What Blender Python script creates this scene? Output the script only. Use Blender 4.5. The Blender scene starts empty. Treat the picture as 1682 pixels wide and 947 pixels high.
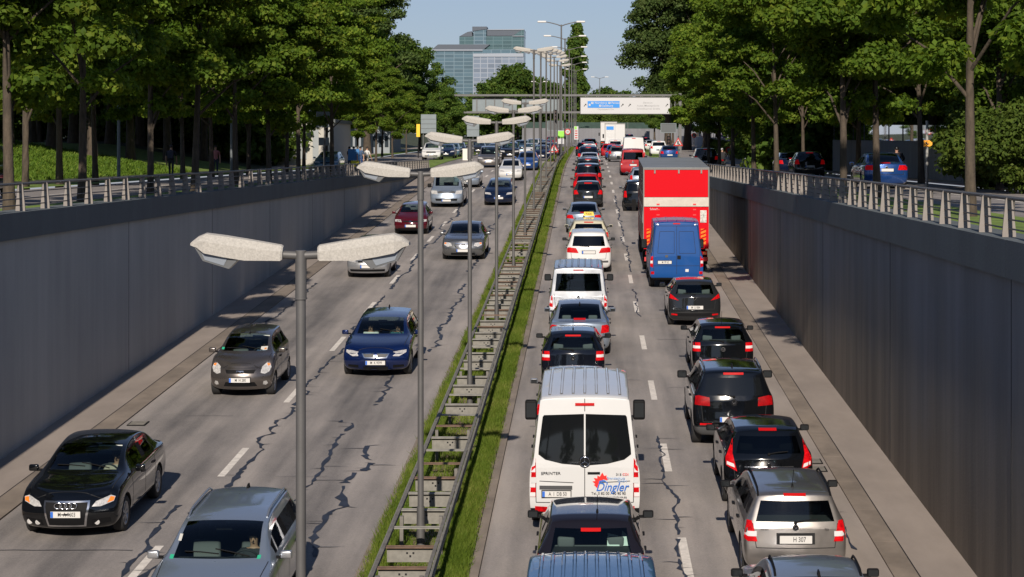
import bpy, bmesh, math, random
import numpy as np
from mathutils import Vector, Matrix
from mathutils.bvhtree import BVHTree
from mathutils.geometry import delaunay_2d_cdt

SC = bpy.context.scene
COL = SC.collection
R = math.radians
random.seed(7)

# ------------------------------------------------------------------ camera, sky, sun, exposure
F = 3300.0                     # focal length in pixels of a 1682 px wide frame
CAMZ = 8.4
cam_d = bpy.data.cameras.new('camera')
cam = bpy.data.objects.new('camera', cam_d)
COL.objects.link(cam)
cam.location = (0, 0, CAMZ)
cam.rotation_euler = (R(90), 0, 0)
cam_d.sensor_width = 36
cam_d.lens = 36 * F / 1682
cam_d.shift_x = (841 - 965) / 1682
cam_d.shift_y = -(473.5 - 247) / 1682
cam_d.clip_end = 6000
SC.camera = cam

SUN_EL, SUN_AZ = 29.0, 1.2     # the sun stands behind the camera, a touch to the left
world = bpy.data.worlds.new('World')
SC.world = world
world.use_nodes = True
nt = world.node_tree
nt.nodes.clear()
w_out = nt.nodes.new('ShaderNodeOutputWorld')
w_bg = nt.nodes.new('ShaderNodeBackground')
w_sky = nt.nodes.new('ShaderNodeTexSky')
w_sky.sky_type = 'NISHITA'
w_sky.sun_disc = False
w_sky.sun_elevation = R(SUN_EL)
w_sky.sun_rotation = R(180 + SUN_AZ)
w_sky.air_density = 1.0
w_sky.dust_density = 0.3
w_sky.ozone_density = 6.0
w_bg.inputs['Strength'].default_value = 0.056
# thin high cloud mixed into the sky by direction
w_tc = nt.nodes.new('ShaderNodeTexCoord')
w_map = nt.nodes.new('ShaderNodeMapping')
w_map.inputs['Scale'].default_value = (2.2, 2.2, 9.0)
w_map.inputs['Location'].default_value = (0.35, 0.2, 0.1)
w_n = nt.nodes.new('ShaderNodeTexNoise')
w_n.inputs['Scale'].default_value = 2.3
w_n.inputs['Detail'].default_value = 7
w_n.inputs['Roughness'].default_value = 0.58
w_r = nt.nodes.new('ShaderNodeValToRGB')
w_r.color_ramp.elements[0].position = 0.50
w_r.color_ramp.elements[0].color = (.5, .5, .5, 1)
w_r.color_ramp.elements[1].position = 0.85
w_r.color_ramp.elements[1].color = (1, 1, 1, 1)
w_mx = nt.nodes.new('ShaderNodeMixRGB')
w_mx.inputs['Color2'].default_value = (5.6, 5.75, 7.8, 1)
nt.links.new(w_tc.outputs['Generated'], w_map.inputs['Vector'])
nt.links.new(w_map.outputs['Vector'], w_n.inputs['Vector'])
nt.links.new(w_n.outputs['Fac'], w_r.inputs['Fac'])
w_sp = nt.nodes.new('ShaderNodeSeparateXYZ')          # the veil thickens toward the horizon
w_hz = nt.nodes.new('ShaderNodeMath'); w_hz.operation = 'SUBTRACT'; w_hz.inputs[0].default_value = 1.0; w_hz.use_clamp = True
w_pw = nt.nodes.new('ShaderNodeMath'); w_pw.operation = 'POWER'; w_pw.inputs[1].default_value = 1.6
w_ml = nt.nodes.new('ShaderNodeMath'); w_ml.operation = 'MULTIPLY'
nt.links.new(w_tc.outputs['Generated'], w_sp.inputs[0]); nt.links.new(w_sp.outputs['Z'], w_hz.inputs[1]); nt.links.new(w_hz.outputs[0], w_pw.inputs[0])
nt.links.new(w_pw.outputs[0], w_ml.inputs[0]); nt.links.new(w_r.outputs['Color'], w_ml.inputs[1])
nt.links.new(w_ml.outputs[0], w_mx.inputs['Fac'])
nt.links.new(w_sky.outputs['Color'], w_mx.inputs['Color1'])
nt.links.new(w_mx.outputs['Color'], w_bg.inputs['Color'])
nt.links.new(w_bg.outputs['Background'], w_out.inputs['Surface'])

sun_d = bpy.data.lights.new('sun', 'SUN')
sun_d.energy = 4.2
sun_d.angle = R(0.53)
sun_d.color = (1.0, 0.90, 0.78)
sun = bpy.data.objects.new('sun', sun_d)
COL.objects.link(sun)
# direction of travel of the light: away from the camera (+Y), down, a touch to the right
_d = Vector((math.sin(R(SUN_AZ)) * math.cos(R(SUN_EL)), math.cos(R(SUN_AZ)) * math.cos(R(SUN_EL)), -math.sin(R(SUN_EL))))
sun.rotation_euler = _d.to_track_quat('-Z', 'Y').to_euler()

SC.view_settings.view_transform = 'Standard'
SC.view_settings.look = 'None'
SC.view_settings.gamma = 1.0
SC.view_settings.use_curve_mapping = False
SC.view_settings.exposure = 0.42
SC.cycles.use_denoising = True
SC.cycles.max_bounces = 6
SC.cycles.transparent_max_bounces = 10
SC.cycles.caustics_reflective = False
SC.cycles.caustics_refractive = False

# ------------------------------------------------------------------ helpers
def tag(o, label=None, cat=None, group=None, kind=None):
    if label: o['label'] = label
    if cat: o['category'] = cat
    if group: o['group'] = group
    if kind: o['kind'] = kind
    return o

def empty(name, loc, label=None, cat=None, group=None, rz=0.0):
    o = bpy.data.objects.new(name, None)
    o.empty_display_size = 0.3
    COL.objects.link(o)
    o.location = loc
    o.rotation_euler = (0, 0, rz)
    return tag(o, label, cat, group)

def put(name, mesh, parent=None, loc=(0, 0, 0), rot=(0, 0, 0), scale=(1, 1, 1)):
    o = bpy.data.objects.new(name, mesh)
    COL.objects.link(o)
    o.parent = parent
    o.location = loc
    o.rotation_euler = rot
    o.scale = scale
    return o

def copy_tree(o, parent=None):
    c = o.copy()
    COL.objects.link(c)
    c.parent = parent
    for ch in list(o.children):
        copy_tree(ch, c)
    return c

class MB:
    """collects faces of one mesh"""
    def __init__(s):
        s.v, s.f, s.m, s.sm = [], [], [], []
    def add(s, verts, faces, mat=0, smooth=False):
        n = len(s.v)
        s.v += [tuple(p) for p in verts]
        for f in faces:
            s.f.append([i + n for i in f]); s.m.append(mat); s.sm.append(smooth)
    def box(s, c, d, mat=0, rz=0.0, rx=0.0, top=1.0, topy=None):
        hx, hy, hz = d[0] / 2, d[1] / 2, d[2] / 2
        ty = top if topy is None else topy
        P = [(-hx, -hy, -hz), (hx, -hy, -hz), (hx, hy, -hz), (-hx, hy, -hz),
             (-hx * top, -hy * ty, hz), (hx * top, -hy * ty, hz), (hx * top, hy * ty, hz), (-hx * top, hy * ty, hz)]
        M = Matrix.Translation(c) @ Matrix.Rotation(rz, 4, 'Z') @ Matrix.Rotation(rx, 4, 'X')
        s.add([M @ Vector(p) for p in P], [(3, 2, 1, 0), (4, 5, 6, 7), (0, 1, 5, 4), (1, 2, 6, 5), (2, 3, 7, 6), (3, 0, 4, 7)], mat)
    def cyl(s, p0, p1, r0, r1=None, n=12, mat=0, caps=True, smooth=True):
        r1 = r0 if r1 is None else r1
        p0, p1 = Vector(p0), Vector(p1)
        q = (p1 - p0).to_track_quat('Z', 'Y')
        V = []
        for p, r in ((p0, r0), (p1, r1)):
            for k in range(n):
                a = 2 * math.pi * k / n
                V.append(p + q @ Vector((r * math.cos(a), r * math.sin(a), 0)))
        s.add(V, [(k, (k + 1) % n, n + (k + 1) % n, n + k) for k in range(n)], mat, smooth)
        if caps:
            s.add(V[:n], [tuple(range(n))[::-1]], mat)
            s.add(V[n:], [tuple(range(n))], mat)
    def tube(s, path, rad, n=8, mat=0):
        """path of points, rad number or list"""
        path = [Vector(p) for p in path]
        rr = rad if isinstance(rad, (list, tuple)) else [rad] * len(path)
        V = []
        for i, p in enumerate(path):
            d = (path[min(i + 1, len(path) - 1)] - path[max(i - 1, 0)])
            q = d.to_track_quat('Z', 'Y')
            for k in range(n):
                a = 2 * math.pi * k / n
                V.append(p + q @ Vector((rr[i] * math.cos(a), rr[i] * math.sin(a), 0)))
        Fc = []
        for i in range(len(path) - 1):
            for k in range(n):
                Fc.append((i * n + k, i * n + (k + 1) % n, (i + 1) * n + (k + 1) % n, (i + 1) * n + k))
        s.add(V, Fc, mat, True)
        s.add(V[:n], [tuple(range(n))[::-1]], mat)
        s.add(V[-n:], [tuple(range(n))], mat)
    def sweep(s, prof, path, mat=0, closed=True, caps=True, smooth=False):
        """profile of (x, z) swept along path of points that run mainly along y"""
        n = len(prof)
        V = []
        for p in path:
            for (x, z) in prof:
                V.append((p[0] + x, p[1], p[2] + z))
        Fc = []
        m = n if closed else n - 1
        for i in range(len(path) - 1):
            for k in range(m):
                Fc.append((i * n + k, (i + 1) * n + k, (i + 1) * n + (k + 1) % n, i * n + (k + 1) % n))
        s.add(V, Fc, mat, smooth)
        if caps and closed:
            s.add(V[:n], [tuple(range(n))], mat)
            s.add(V[-n:], [tuple(range(n))[::-1]], mat)
    def prism(s, poly, y0, y1, mat=0):
        """polygon of (x, z) given a depth from y0 (near) to y1"""
        n = len(poly)
        V = [(x, y0, z) for x, z in poly] + [(x, y1, z) for x, z in poly]
        s.add(V, [tuple(range(n)), tuple(range(n, 2 * n))[::-1]] + [(k, n + k, n + (k + 1) % n, (k + 1) % n) for k in range(n)], mat)
    def sphere(s, c, r, mat=0, nu=14, nv=9):
        rx, ry, rz = (r, r, r) if not isinstance(r, (tuple, list)) else r
        V, Fc = [], []
        for i in range(nv + 1):
            t = math.pi * i / nv
            for k in range(nu):
                a = 2 * math.pi * k / nu
                V.append((c[0] + rx * math.sin(t) * math.cos(a), c[1] + ry * math.sin(t) * math.sin(a), c[2] + rz * math.cos(t)))
        for i in range(nv):
            for k in range(nu):
                Fc.append((i * nu + k, (i + 1) * nu + k, (i + 1) * nu + (k + 1) % nu, i * nu + (k + 1) % nu))
        s.add(V, Fc, mat, True)
    def mesh(s, name, mats):
        me = bpy.data.meshes.new(name)
        me.from_pydata(s.v, [], s.f)
        for m in (mats if isinstance(mats, (list, tuple)) else [mats]):
            me.materials.append(m)
        me.polygons.foreach_set('material_index', s.m)
        me.polygons.foreach_set('use_smooth', s.sm)
        me.update()
        return me
    def build(s, name, mats, parent=None, loc=(0, 0, 0), rot=(0, 0, 0)):
        return put(name, s.mesh(name, mats), parent, loc, rot)

def fix_normals(me):
    bm = bmesh.new(); bm.from_mesh(me)
    bmesh.ops.recalc_face_normals(bm, faces=bm.faces)
    bm.to_mesh(me); bm.free()

def rounded(c, d, mats, name, bev=0.25, levels=2, taper=None):
    """soft box: a cube with bevelled edges, subdivided"""
    bm = bmesh.new()
    bmesh.ops.create_cube(bm, size=1)
    for v in bm.verts:
        v.co = Vector((v.co.x * d[0], v.co.y * d[1], v.co.z * d[2]))
        if taper and v.co.z > 0:
            v.co.x *= taper[0]; v.co.y *= taper[1]
    bmesh.ops.bevel(bm, geom=list(bm.edges), offset=min(d) * bev, segments=3, affect='EDGES', profile=0.5)
    for v in bm.verts: v.co += Vector(c)
    for f in bm.faces: f.smooth = True
    me = bpy.data.meshes.new(name); bm.to_mesh(me); bm.free()
    for m in (mats if isinstance(mats, (list, tuple)) else [mats]): me.materials.append(m)
    return me

def join_mesh(mb, me, mat=0, M=None):
    n = [v.co.copy() for v in me.vertices]
    if M is not None: n = [M @ v for v in n]
    mb.add(n, [tuple(p.vertices) for p in me.polygons], mat, True)

def bake(obj):
    dg = bpy.context.evaluated_depsgraph_get()
    dg.update()
    return bpy.data.meshes.new_from_object(obj.evaluated_get(dg))

# ------------------------------------------------------------------ materials
MATS = {}
def mat(name, col, rough=0.6, metal=0.0, spec=0.5, coat=0.0, emit=None, estr=0.0, var=0.0, vscale=4.0, vstretch=(1, 1, 1), bump=0.0, bscale=40.0, rvar=0.0):
    if name in MATS: return MATS[name]
    m = bpy.data.materials.new(name)
    m.use_nodes = True
    t = m.node_tree
    b = t.nodes['Principled BSDF']
    b.inputs['Base Color'].default_value = (*col, 1)
    b.inputs['Roughness'].default_value = rough
    b.inputs['Metallic'].default_value = metal
    b.inputs['Specular IOR Level'].default_value = spec
    b.inputs['Coat Weight'].default_value = coat
    b.inputs['Coat Roughness'].default_value = 0.04
    if emit:
        b.inputs['Emission Color'].default_value = (*emit, 1)
        b.inputs['Emission Strength'].default_value = estr
    if var or rvar:
        tc = t.nodes.new('ShaderNodeTexCoord')
        mp = t.nodes.new('ShaderNodeMapping'); mp.inputs['Scale'].default_value = vstretch
        n = t.nodes.new('ShaderNodeTexNoise'); n.inputs['Scale'].default_value = vscale; n.inputs['Detail'].default_value = 6
        n.inputs['Roughness'].default_value = 0.62
        t.links.new(tc.outputs['Object'], mp.inputs['Vector']); t.links.new(mp.outputs['Vector'], n.inputs['Vector'])
        if var:
            r = t.nodes.new('ShaderNodeValToRGB')
            r.color_ramp.elements[0].position = 0.3; r.color_ramp.elements[1].position = 0.7
            r.color_ramp.elements[0].color = (*[c * (1 - var) for c in col], 1)
            r.color_ramp.elements[1].color = (*[min(1, c * (1 + var)) for c in col], 1)
            t.links.new(n.outputs['Fac'], r.inputs['Fac']); t.links.new(r.outputs['Color'], b.inputs['Base Color'])
        if rvar:
            mr = t.nodes.new('ShaderNodeMapRange')
            mr.inputs['From Min'].default_value = .3; mr.inputs['From Max'].default_value = .7
            mr.inputs['To Min'].default_value = max(0, rough - rvar); mr.inputs['To Max'].default_value = rough + rvar
            t.links.new(n.outputs['Fac'], mr.inputs['Value']); t.links.new(mr.outputs['Result'], b.inputs['Roughness'])
    if bump:
        tc2 = t.nodes.new('ShaderNodeTexCoord')
        n2 = t.nodes.new('ShaderNodeTexNoise'); n2.inputs['Scale'].default_value = bscale; n2.inputs['Detail'].default_value = 4
        bp = t.nodes.new('ShaderNodeBump'); bp.inputs['Strength'].default_value = bump; bp.inputs['Distance'].default_value = 0.02
        t.links.new(tc2.outputs['Object'], n2.inputs['Vector']); t.links.new(n2.outputs['Fac'], bp.inputs['Height'])
        t.links.new(bp.outputs['Normal'], b.inputs['Normal'])
    MATS[name] = m
    return m

def paint(name, col, metal=0.35, rough=0.32, coat=1.0, spec=0.4):
    return mat('paint_' + name, col, rough, metal, spec, coat=coat, rvar=0.06, vscale=3.0)

def glass(name, tint, rough=0.02, alpha_dark=0.5):
    """tinted window pane: part of the view passes through, the rest reflects"""
    if name in MATS: return MATS[name]
    m = bpy.data.materials.new(name); m.use_nodes = True
    t = m.node_tree; t.nodes.clear()
    o = t.nodes.new('ShaderNodeOutputMaterial')
    tr = t.nodes.new('ShaderNodeBsdfTransparent'); tr.inputs['Color'].default_value = (*tint, 1)
    gl = t.nodes.new('ShaderNodeBsdfGlossy'); gl.inputs['Roughness'].default_value = rough; gl.inputs['Color'].default_value = (.95, .97, 1, 1)
    fr = t.nodes.new('ShaderNodeFresnel'); fr.inputs['IOR'].default_value = 1.52
    mx = t.nodes.new('ShaderNodeMixShader')
    t.links.new(fr.outputs['Fac'], mx.inputs['Fac']); t.links.new(tr.outputs['BSDF'], mx.inputs[1]); t.links.new(gl.outputs['BSDF'], mx.inputs[2])
    t.links.new(mx.outputs['Shader'], o.inputs['Surface'])
    MATS[name] = m
    return m

def nodes_of(m):
    return m.node_tree, m.node_tree.nodes['Principled BSDF']

def N(t, kind, **kw):
    n = t.nodes.new(kind)
    for k, v in kw.items():
        if k in n.inputs: n.inputs[k].default_value = v
        else: setattr(n, k, v)
    return n

def asphalt_mat():
    """worn asphalt with paler wheel tracks, oil-dark lane centres, patches and grain, all in world metres"""
    m = bpy.data.materials.new('asphalt'); m.use_nodes = True
    t, b = nodes_of(m)
    geo = N(t, 'ShaderNodeNewGeometry')
    sep = N(t, 'ShaderNodeSeparateXYZ'); t.links.new(geo.outputs['Position'], sep.inputs[0])
    mp = N(t, 'ShaderNodeMapping', Scale=(1.3, 0.05, 1.0)); t.links.new(geo.outputs['Position'], mp.inputs['Vector'])
    n1 = N(t, 'ShaderNodeTexNoise', Scale=1.6, Detail=5.0); t.links.new(mp.outputs['Vector'], n1.inputs['Vector'])
    mp2 = N(t, 'ShaderNodeMapping', Scale=(0.5, 0.18, 1.0)); t.links.new(geo.outputs['Position'], mp2.inputs['Vector'])
    n2 = N(t, 'ShaderNodeTexNoise', Scale=1.0, Detail=8.0, Roughness=0.65); t.links.new(mp2.outputs['Vector'], n2.inputs['Vector'])
    n3 = N(t, 'ShaderNodeTexNoise', Scale=26.0, Detail=5.0, Roughness=.75); t.links.new(geo.outputs['Position'], n3.inputs['Vector'])
    n4 = N(t, 'ShaderNodeTexNoise', Scale=90.0, Detail=2.0); t.links.new(geo.outputs['Position'], n4.inputs['Vector'])
    # lane-wise bands: cos of x with a period of half a lane
    wv = N(t, 'ShaderNodeMath', operation='MULTIPLY'); wv.inputs[1].default_value = 2 * math.pi / 3.45
    gt_ = N(t, 'ShaderNodeMath', operation='GREATER_THAN'); gt_.inputs[1].default_value = -3.0; t.links.new(sep.outputs['X'], gt_.inputs[0])
    sh_ = N(t, 'ShaderNodeMath', operation='MULTIPLY_ADD'); sh_.inputs[1].default_value = 1.35; t.links.new(gt_.outputs[0], sh_.inputs[0]); t.links.new(sep.outputs['X'], sh_.inputs[2])
    of_ = N(t, 'ShaderNodeMath', operation='ADD'); of_.inputs[1].default_value = 5.6; t.links.new(sh_.outputs[0], of_.inputs[0])
    t.links.new(of_.outputs[0], wv.inputs[0])
    cs = N(t, 'ShaderNodeMath', operation='COSINE'); t.links.new(wv.outputs[0], cs.inputs[0])
    def acc(prev, node, k, off=0.5):
        a = N(t, 'ShaderNodeMath', operation='SUBTRACT'); a.inputs[1].default_value = off; t.links.new(node, a.inputs[0])
        mu = N(t, 'ShaderNodeMath', operation='MULTIPLY'); mu.inputs[1].default_value = k; t.links.new(a.outputs[0], mu.inputs[0])
        ad = N(t, 'ShaderNodeMath', operation='ADD'); t.links.new(mu.outputs[0], ad.inputs[0])
        if prev is None: ad.inputs[1].default_value = 0.5
        else: t.links.new(prev, ad.inputs[1])
        return ad.outputs[0]
    v = acc(None, n1.outputs['Fac'], 1.0)
    v = acc(v, n2.outputs['Fac'], 0.95)
    v = acc(v, n3.outputs['Fac'], 0.65)
    v = acc(v, n4.outputs['Fac'], 0.45)
    v = acc(v, cs.outputs[0], -0.13, 0.0)
    r = N(t, 'ShaderNodeValToRGB')
    e = r.color_ramp.elements
    e[0].position = 0.12; e[0].color = (0.105, 0.098, 0.096, 1)
    e[1].position = 0.9; e[1].color = (0.37, 0.328, 0.298, 1)
    k = e.new(0.5); k.color = (0.232, 0.210, 0.196, 1)
    t.links.new(v, r.inputs['Fac']); t.links.new(r.outputs['Color'], b.inputs['Base Color'])
    b.inputs['Roughness'].default_value = 0.82
    bp = N(t, 'ShaderNodeBump', Strength=0.35, Distance=0.01); t.links.new(n4.outputs['Fac'], bp.inputs['Height']); t.links.new(bp.outputs['Normal'], b.inputs['Normal'])
    MATS['asphalt'] = m
    return m

def concrete_wall_mat(name, base, dark, seam=5.0, streak=1.0, sunlit_grime=None):
    """board-marked concrete: vertical run-off streaks, blotches, grazing sunlight painted in with dirt toward the foot, panel joints"""
    m = bpy.data.materials.new(name); m.use_nodes = True
    t, b = nodes_of(m)
    geo = N(t, 'ShaderNodeNewGeometry')
    mp = N(t, 'ShaderNodeMapping', Scale=(1.0, .75, 0.06)); t.links.new(geo.outputs['Position'], mp.inputs['Vector'])
    n1 = N(t, 'ShaderNodeTexNoise', Scale=1.7, Detail=9.0, Roughness=0.6); t.links.new(mp.outputs['Vector'], n1.inputs['Vector'])
    n2 = N(t, 'ShaderNodeTexNoise', Scale=0.28, Detail=5.0); t.links.new(geo.outputs['Position'], n2.inputs['Vector'])
    n3 = N(t, 'ShaderNodeTexNoise', Scale=22.0, Detail=4.0); t.links.new(geo.outputs['Position'], n3.inputs['Vector'])
    a = N(t, 'ShaderNodeMath', operation='MULTIPLY'); a.inputs[1].default_value = 0.62 * streak; t.links.new(n1.outputs['Fac'], a.inputs[0])
    c = N(t, 'ShaderNodeMath', operation='MULTIPLY_ADD'); c.inputs[1].default_value = 0.5; t.links.new(n2.outputs['Fac'], c.inputs[0]); t.links.new(a.outputs[0], c.inputs[2])
    d = N(t, 'ShaderNodeMath', operation='MULTIPLY_ADD'); d.inputs[1].default_value = 0.10; t.links.new(n3.outputs['Fac'], d.inputs[0]); t.links.new(c.outputs[0], d.inputs[2])
    r = N(t, 'ShaderNodeValToRGB'); e = r.color_ramp.elements
    e[0].position = 0.38; e[0].color = (*dark, 1); e[1].position = 0.78; e[1].color = (*base, 1)
    t.links.new(d.outputs[0], r.inputs['Fac'])
    if sunlit_grime:      # grazing sunlight painted in with brown spray dirt, ragged upper edge, dark run-off tongues
        sp_ = N(t, 'ShaderNodeSeparateXYZ'); t.links.new(geo.outputs['Position'], sp_.inputs[0])
        hz = N(t, 'ShaderNodeMath', operation='MULTIPLY_ADD'); hz.inputs[1].default_value = -0.04455; t.links.new(sp_.outputs['Y'], hz.inputs[0]); t.links.new(sp_.outputs['Z'], hz.inputs[2])
        mg = N(t, 'ShaderNodeMapping', Scale=(1.0, .30, .22)); t.links.new(geo.outputs['Position'], mg.inputs['Vector'])
        ng = N(t, 'ShaderNodeTexNoise', Scale=.55, Detail=7.0, Roughness=.6); t.links.new(mg.outputs['Vector'], ng.inputs['Vector'])
        mh = N(t, 'ShaderNodeMath', operation='MULTIPLY_ADD'); mh.inputs[1].default_value = -.26; mh.inputs[2].default_value = .25; t.links.new(hz.outputs[0], mh.inputs[0])
        mm_ = N(t, 'ShaderNodeMath', operation='MULTIPLY_ADD'); mm_.inputs[1].default_value = 1.6; t.links.new(ng.outputs['Fac'], mm_.inputs[0]); t.links.new(mh.outputs[0], mm_.inputs[2])
        rg = N(t, 'ShaderNodeValToRGB'); rg.color_ramp.elements[0].position = .0; rg.color_ramp.elements[1].position = .75
        t.links.new(mm_.outputs[0], rg.inputs['Fac'])
        gc = N(t, 'ShaderNodeMixRGB', blend_type='MIX'); gc.inputs['Color2'].default_value = (*sunlit_grime, 1)
        g2 = N(t, 'ShaderNodeMixRGB', blend_type='MULTIPLY'); g2.inputs['Fac'].default_value = 1.0
        r2 = N(t, 'ShaderNodeValToRGB'); r2.color_ramp.elements[0].position = .36; r2.color_ramp.elements[0].color = (.62, .62, .62, 1); r2.color_ramp.elements[1].position = .62; r2.color_ramp.elements[1].color = (1.0, 1.0, 1.0, 1)
        t.links.new(n1.outputs['Fac'], r2.inputs['Fac'])
        g2.inputs['Color1'].default_value = (*sunlit_grime, 1); t.links.new(r2.outputs['Color'], g2.inputs['Color2'])
        t.links.new(rg.outputs['Color'], gc.inputs['Fac']); t.links.new(r.outputs['Color'], gc.inputs['Color1']); t.links.new(g2.outputs['Color'], gc.inputs['Color2'])
        t.links.new(gc.outputs['Color'], b.inputs['Base Color'])
    else: t.links.new(r.outputs['Color'], b.inputs['Base Color'])
    b.inputs['Roughness'].default_value = 0.85
    bp = N(t, 'ShaderNodeBump', Strength=0.3, Distance=0.02); t.links.new(n3.outputs['Fac'], bp.inputs['Height']); t.links.new(bp.outputs['Normal'], b.inputs['Normal'])
    MATS[name] = m
    return m

def leaf_mat(name, c0, c1, c2, trans=0.28):
    m = bpy.data.materials.new(name); m.use_nodes = True
    t = m.node_tree; t.nodes.clear()
    o = N(t, 'ShaderNodeOutputMaterial')
    geo = N(t, 'ShaderNodeNewGeometry')
    obi = N(t, 'ShaderNodeObjectInfo')
    tc = N(t, 'ShaderNodeTexCoord')
    n = N(t, 'ShaderNodeTexNoise', Scale=0.55, Detail=3.0); t.links.new(tc.outputs['Object'], n.inputs['Vector'])
    ad = N(t, 'ShaderNodeMath', operation='MULTIPLY_ADD'); ad.inputs[1].default_value = 0.55; t.links.new(geo.outputs['Random Per Island'], ad.inputs[0])
    sb = N(t, 'ShaderNodeMath', operation='MULTIPLY_ADD'); sb.inputs[1].default_value = 0.9; sb.inputs[2].default_value = -0.26
    t.links.new(n.outputs['Fac'], sb.inputs[0]); t.links.new(sb.outputs[0], ad.inputs[2])
    r = N(t, 'ShaderNodeValToRGB'); e = r.color_ramp.elements
    e[0].position = 0.05; e[0].color = (*c0, 1); e[1].position = 0.95; e[1].color = (*c2, 1)
    k = e.new(0.55); k.color = (*c1, 1)
    t.links.new(ad.outputs[0], r.inputs['Fac'])
    hs = N(t, 'ShaderNodeHueSaturation'); mr = N(t, 'ShaderNodeMapRange'); mr.inputs['To Min'].default_value = 0.78; mr.inputs['To Max'].default_value = 1.2
    t.links.new(obi.outputs['Random'], mr.inputs['Value']); t.links.new(mr.outputs['Result'], hs.inputs['Value']); t.links.new(r.outputs['Color'], hs.inputs['Color'])
    df = N(t, 'ShaderNodeBsdfPrincipled'); df.inputs['Roughness'].default_value = 0.6; df.inputs['Specular IOR Level'].default_value = 0.12
    tl = N(t, 'ShaderNodeBsdfTranslucent')
    t.links.new(hs.outputs['Color'], df.inputs['Base Color'])
    tm = N(t, 'ShaderNodeMixRGB', blend_type='MULTIPLY'); tm.inputs['Fac'].default_value = 1.0; tm.inputs['Color2'].default_value = (1.5, 1.35, 0.5, 1)
    t.links.new(hs.outputs['Color'], tm.inputs['Color1']); t.links.new(tm.outputs['Color'], tl.inputs['Color'])
    mx = N(t, 'ShaderNodeMixShader'); mx.inputs['Fac'].default_value = trans
    t.links.new(df.outputs[0], mx.inputs[1]); t.links.new(tl.outputs[0], mx.inputs[2]); t.links.new(mx.outputs[0], o.inputs['Surface'])
    MATS[name] = m
    return m

ASPHALT = asphalt_mat()
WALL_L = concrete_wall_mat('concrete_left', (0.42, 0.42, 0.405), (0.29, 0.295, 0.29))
WALL_R = concrete_wall_mat('concrete_right', (0.20, 0.205, 0.215), (0.10, 0.105, 0.112), streak=1.1, sunlit_grime=(.29, .24, .175))
COPING = concrete_wall_mat('concrete_coping', (0.115, 0.135, 0.145), (0.075, 0.088, 0.096), streak=0.8)
BARRIER_CONC = concrete_wall_mat('barrier_concrete', (0.27, 0.27, 0.28), (0.17, 0.17, 0.18), streak=1.0)
WALK = mat('pavement_concrete', (0.27, 0.228, 0.197), 0.85, var=0.16, vscale=0.8, vstretch=(1, .4, 1), bump=0.2, bscale=60)
KERB = mat('kerb_stone', (0.205, 0.168, 0.135), 0.85, var=0.28, vscale=1.2, vstretch=(1, .6, 1), bump=0.2, bscale=40)
GUTTER = mat('gutter_concrete', (0.28, 0.24, 0.21), 0.85, var=0.2, vscale=1.0, vstretch=(1, .25, 1), bump=0.2, bscale=60)
STREET = mat('street_asphalt', (0.22, 0.198, 0.185), 0.85, var=0.2, vscale=0.5, bump=0.2, bscale=40)
LINE = mat('road_paint', (0.66, 0.61, 0.55), 0.7, var=0.2, vscale=7.0)
BITUMEN = mat('crack_bitumen', (0.030, 0.037, 0.056), 0.6, spec=.25, var=0.3, vscale=3.0)
SOIL = mat('soil', (0.17, 0.125, 0.085), 0.95, var=0.35, vscale=5.0, bump=0.5, bscale=20)
TURF = mat('turf', (0.125, 0.19, 0.022), 0.95, var=0.45, vscale=1.6, bump=0.9, bscale=9)
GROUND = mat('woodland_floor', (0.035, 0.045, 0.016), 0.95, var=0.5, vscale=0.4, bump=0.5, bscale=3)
BLADE = leaf_mat('grass_blade', (0.065, 0.115, 0.014), (0.135, 0.20, 0.022), (0.30, 0.29, 0.085), 0.25)
POLE = mat('pole_grey', (0.105, 0.102, 0.10), 0.55, 0.25, var=0.15, vscale=2.0)
SHELL = mat('lamp_shell', (0.39, 0.37, 0.335), 0.85, spec=.2, var=0.17, vscale=40.0, bump=0.25, bscale=60)
SHELL_W = mat('lamp_shell_white', (0.58, 0.57, 0.55), 0.6, var=0.05, vscale=10.0)
LAMPGLASS = mat('lamp_glass', (0.15, 0.155, 0.16), 0.18, 0.0, 0.6, var=0.1)
LAMPGLASS_F = mat('lamp_frame', (0.22, 0.22, 0.22), 0.5)
LAMPGLASS_S = mat('lamp_glass_pane', (0.26, 0.29, 0.33), 0.12, 0.0, 0.8)
GALV = mat('galvanised', (0.235, 0.225, 0.20), 0.75, 0.1, var=0.22, vscale=6.0)
GALV_D = mat('galvanised_dull', (0.15, 0.14, 0.125), 0.75, 0.1, var=0.3, vscale=5.0)
RUST = mat('rusted_steel', (0.15, 0.095, 0.065), 0.8, 0.1, var=0.4, vscale=8.0)
RAILPOST = mat('rail_post_grey', (0.225, 0.20, 0.18), 0.7, 0.0, var=0.12, vscale=3.0)
RAILBAR = mat('rail_bar', (0.115, 0.11, 0.108), 0.5, 0.2)
BARK = mat('bark', (0.062, 0.047, 0.033), 0.9, var=0.45, vscale=3.0, vstretch=(3, 3, .8), bump=0.8, bscale=14)
LEAF_A = leaf_mat('leaf_maple', (0.048, 0.100, 0.012), (0.125, 0.20, 0.023), (0.24, 0.275, 0.036), .45)
LEAF_B = leaf_mat('leaf_park', (0.036, 0.080, 0.014), (0.086, 0.148, 0.025), (0.17, 0.215, 0.037), .42)
LEAF_C = leaf_mat('leaf_poplar', (0.034, 0.062, 0.016), (0.072, 0.112, 0.030), (0.13, 0.155, 0.05), .34)
LAWN = leaf_mat('lawn_blade', (0.04, 0.080, 0.010), (0.085, 0.145, 0.016), (0.15, 0.19, 0.03), .25)
LEAF_D = leaf_mat('leaf_hedge', (0.04, 0.07, 0.012), (0.075, 0.115, 0.018), (0.13, 0.15, 0.03))
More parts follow.
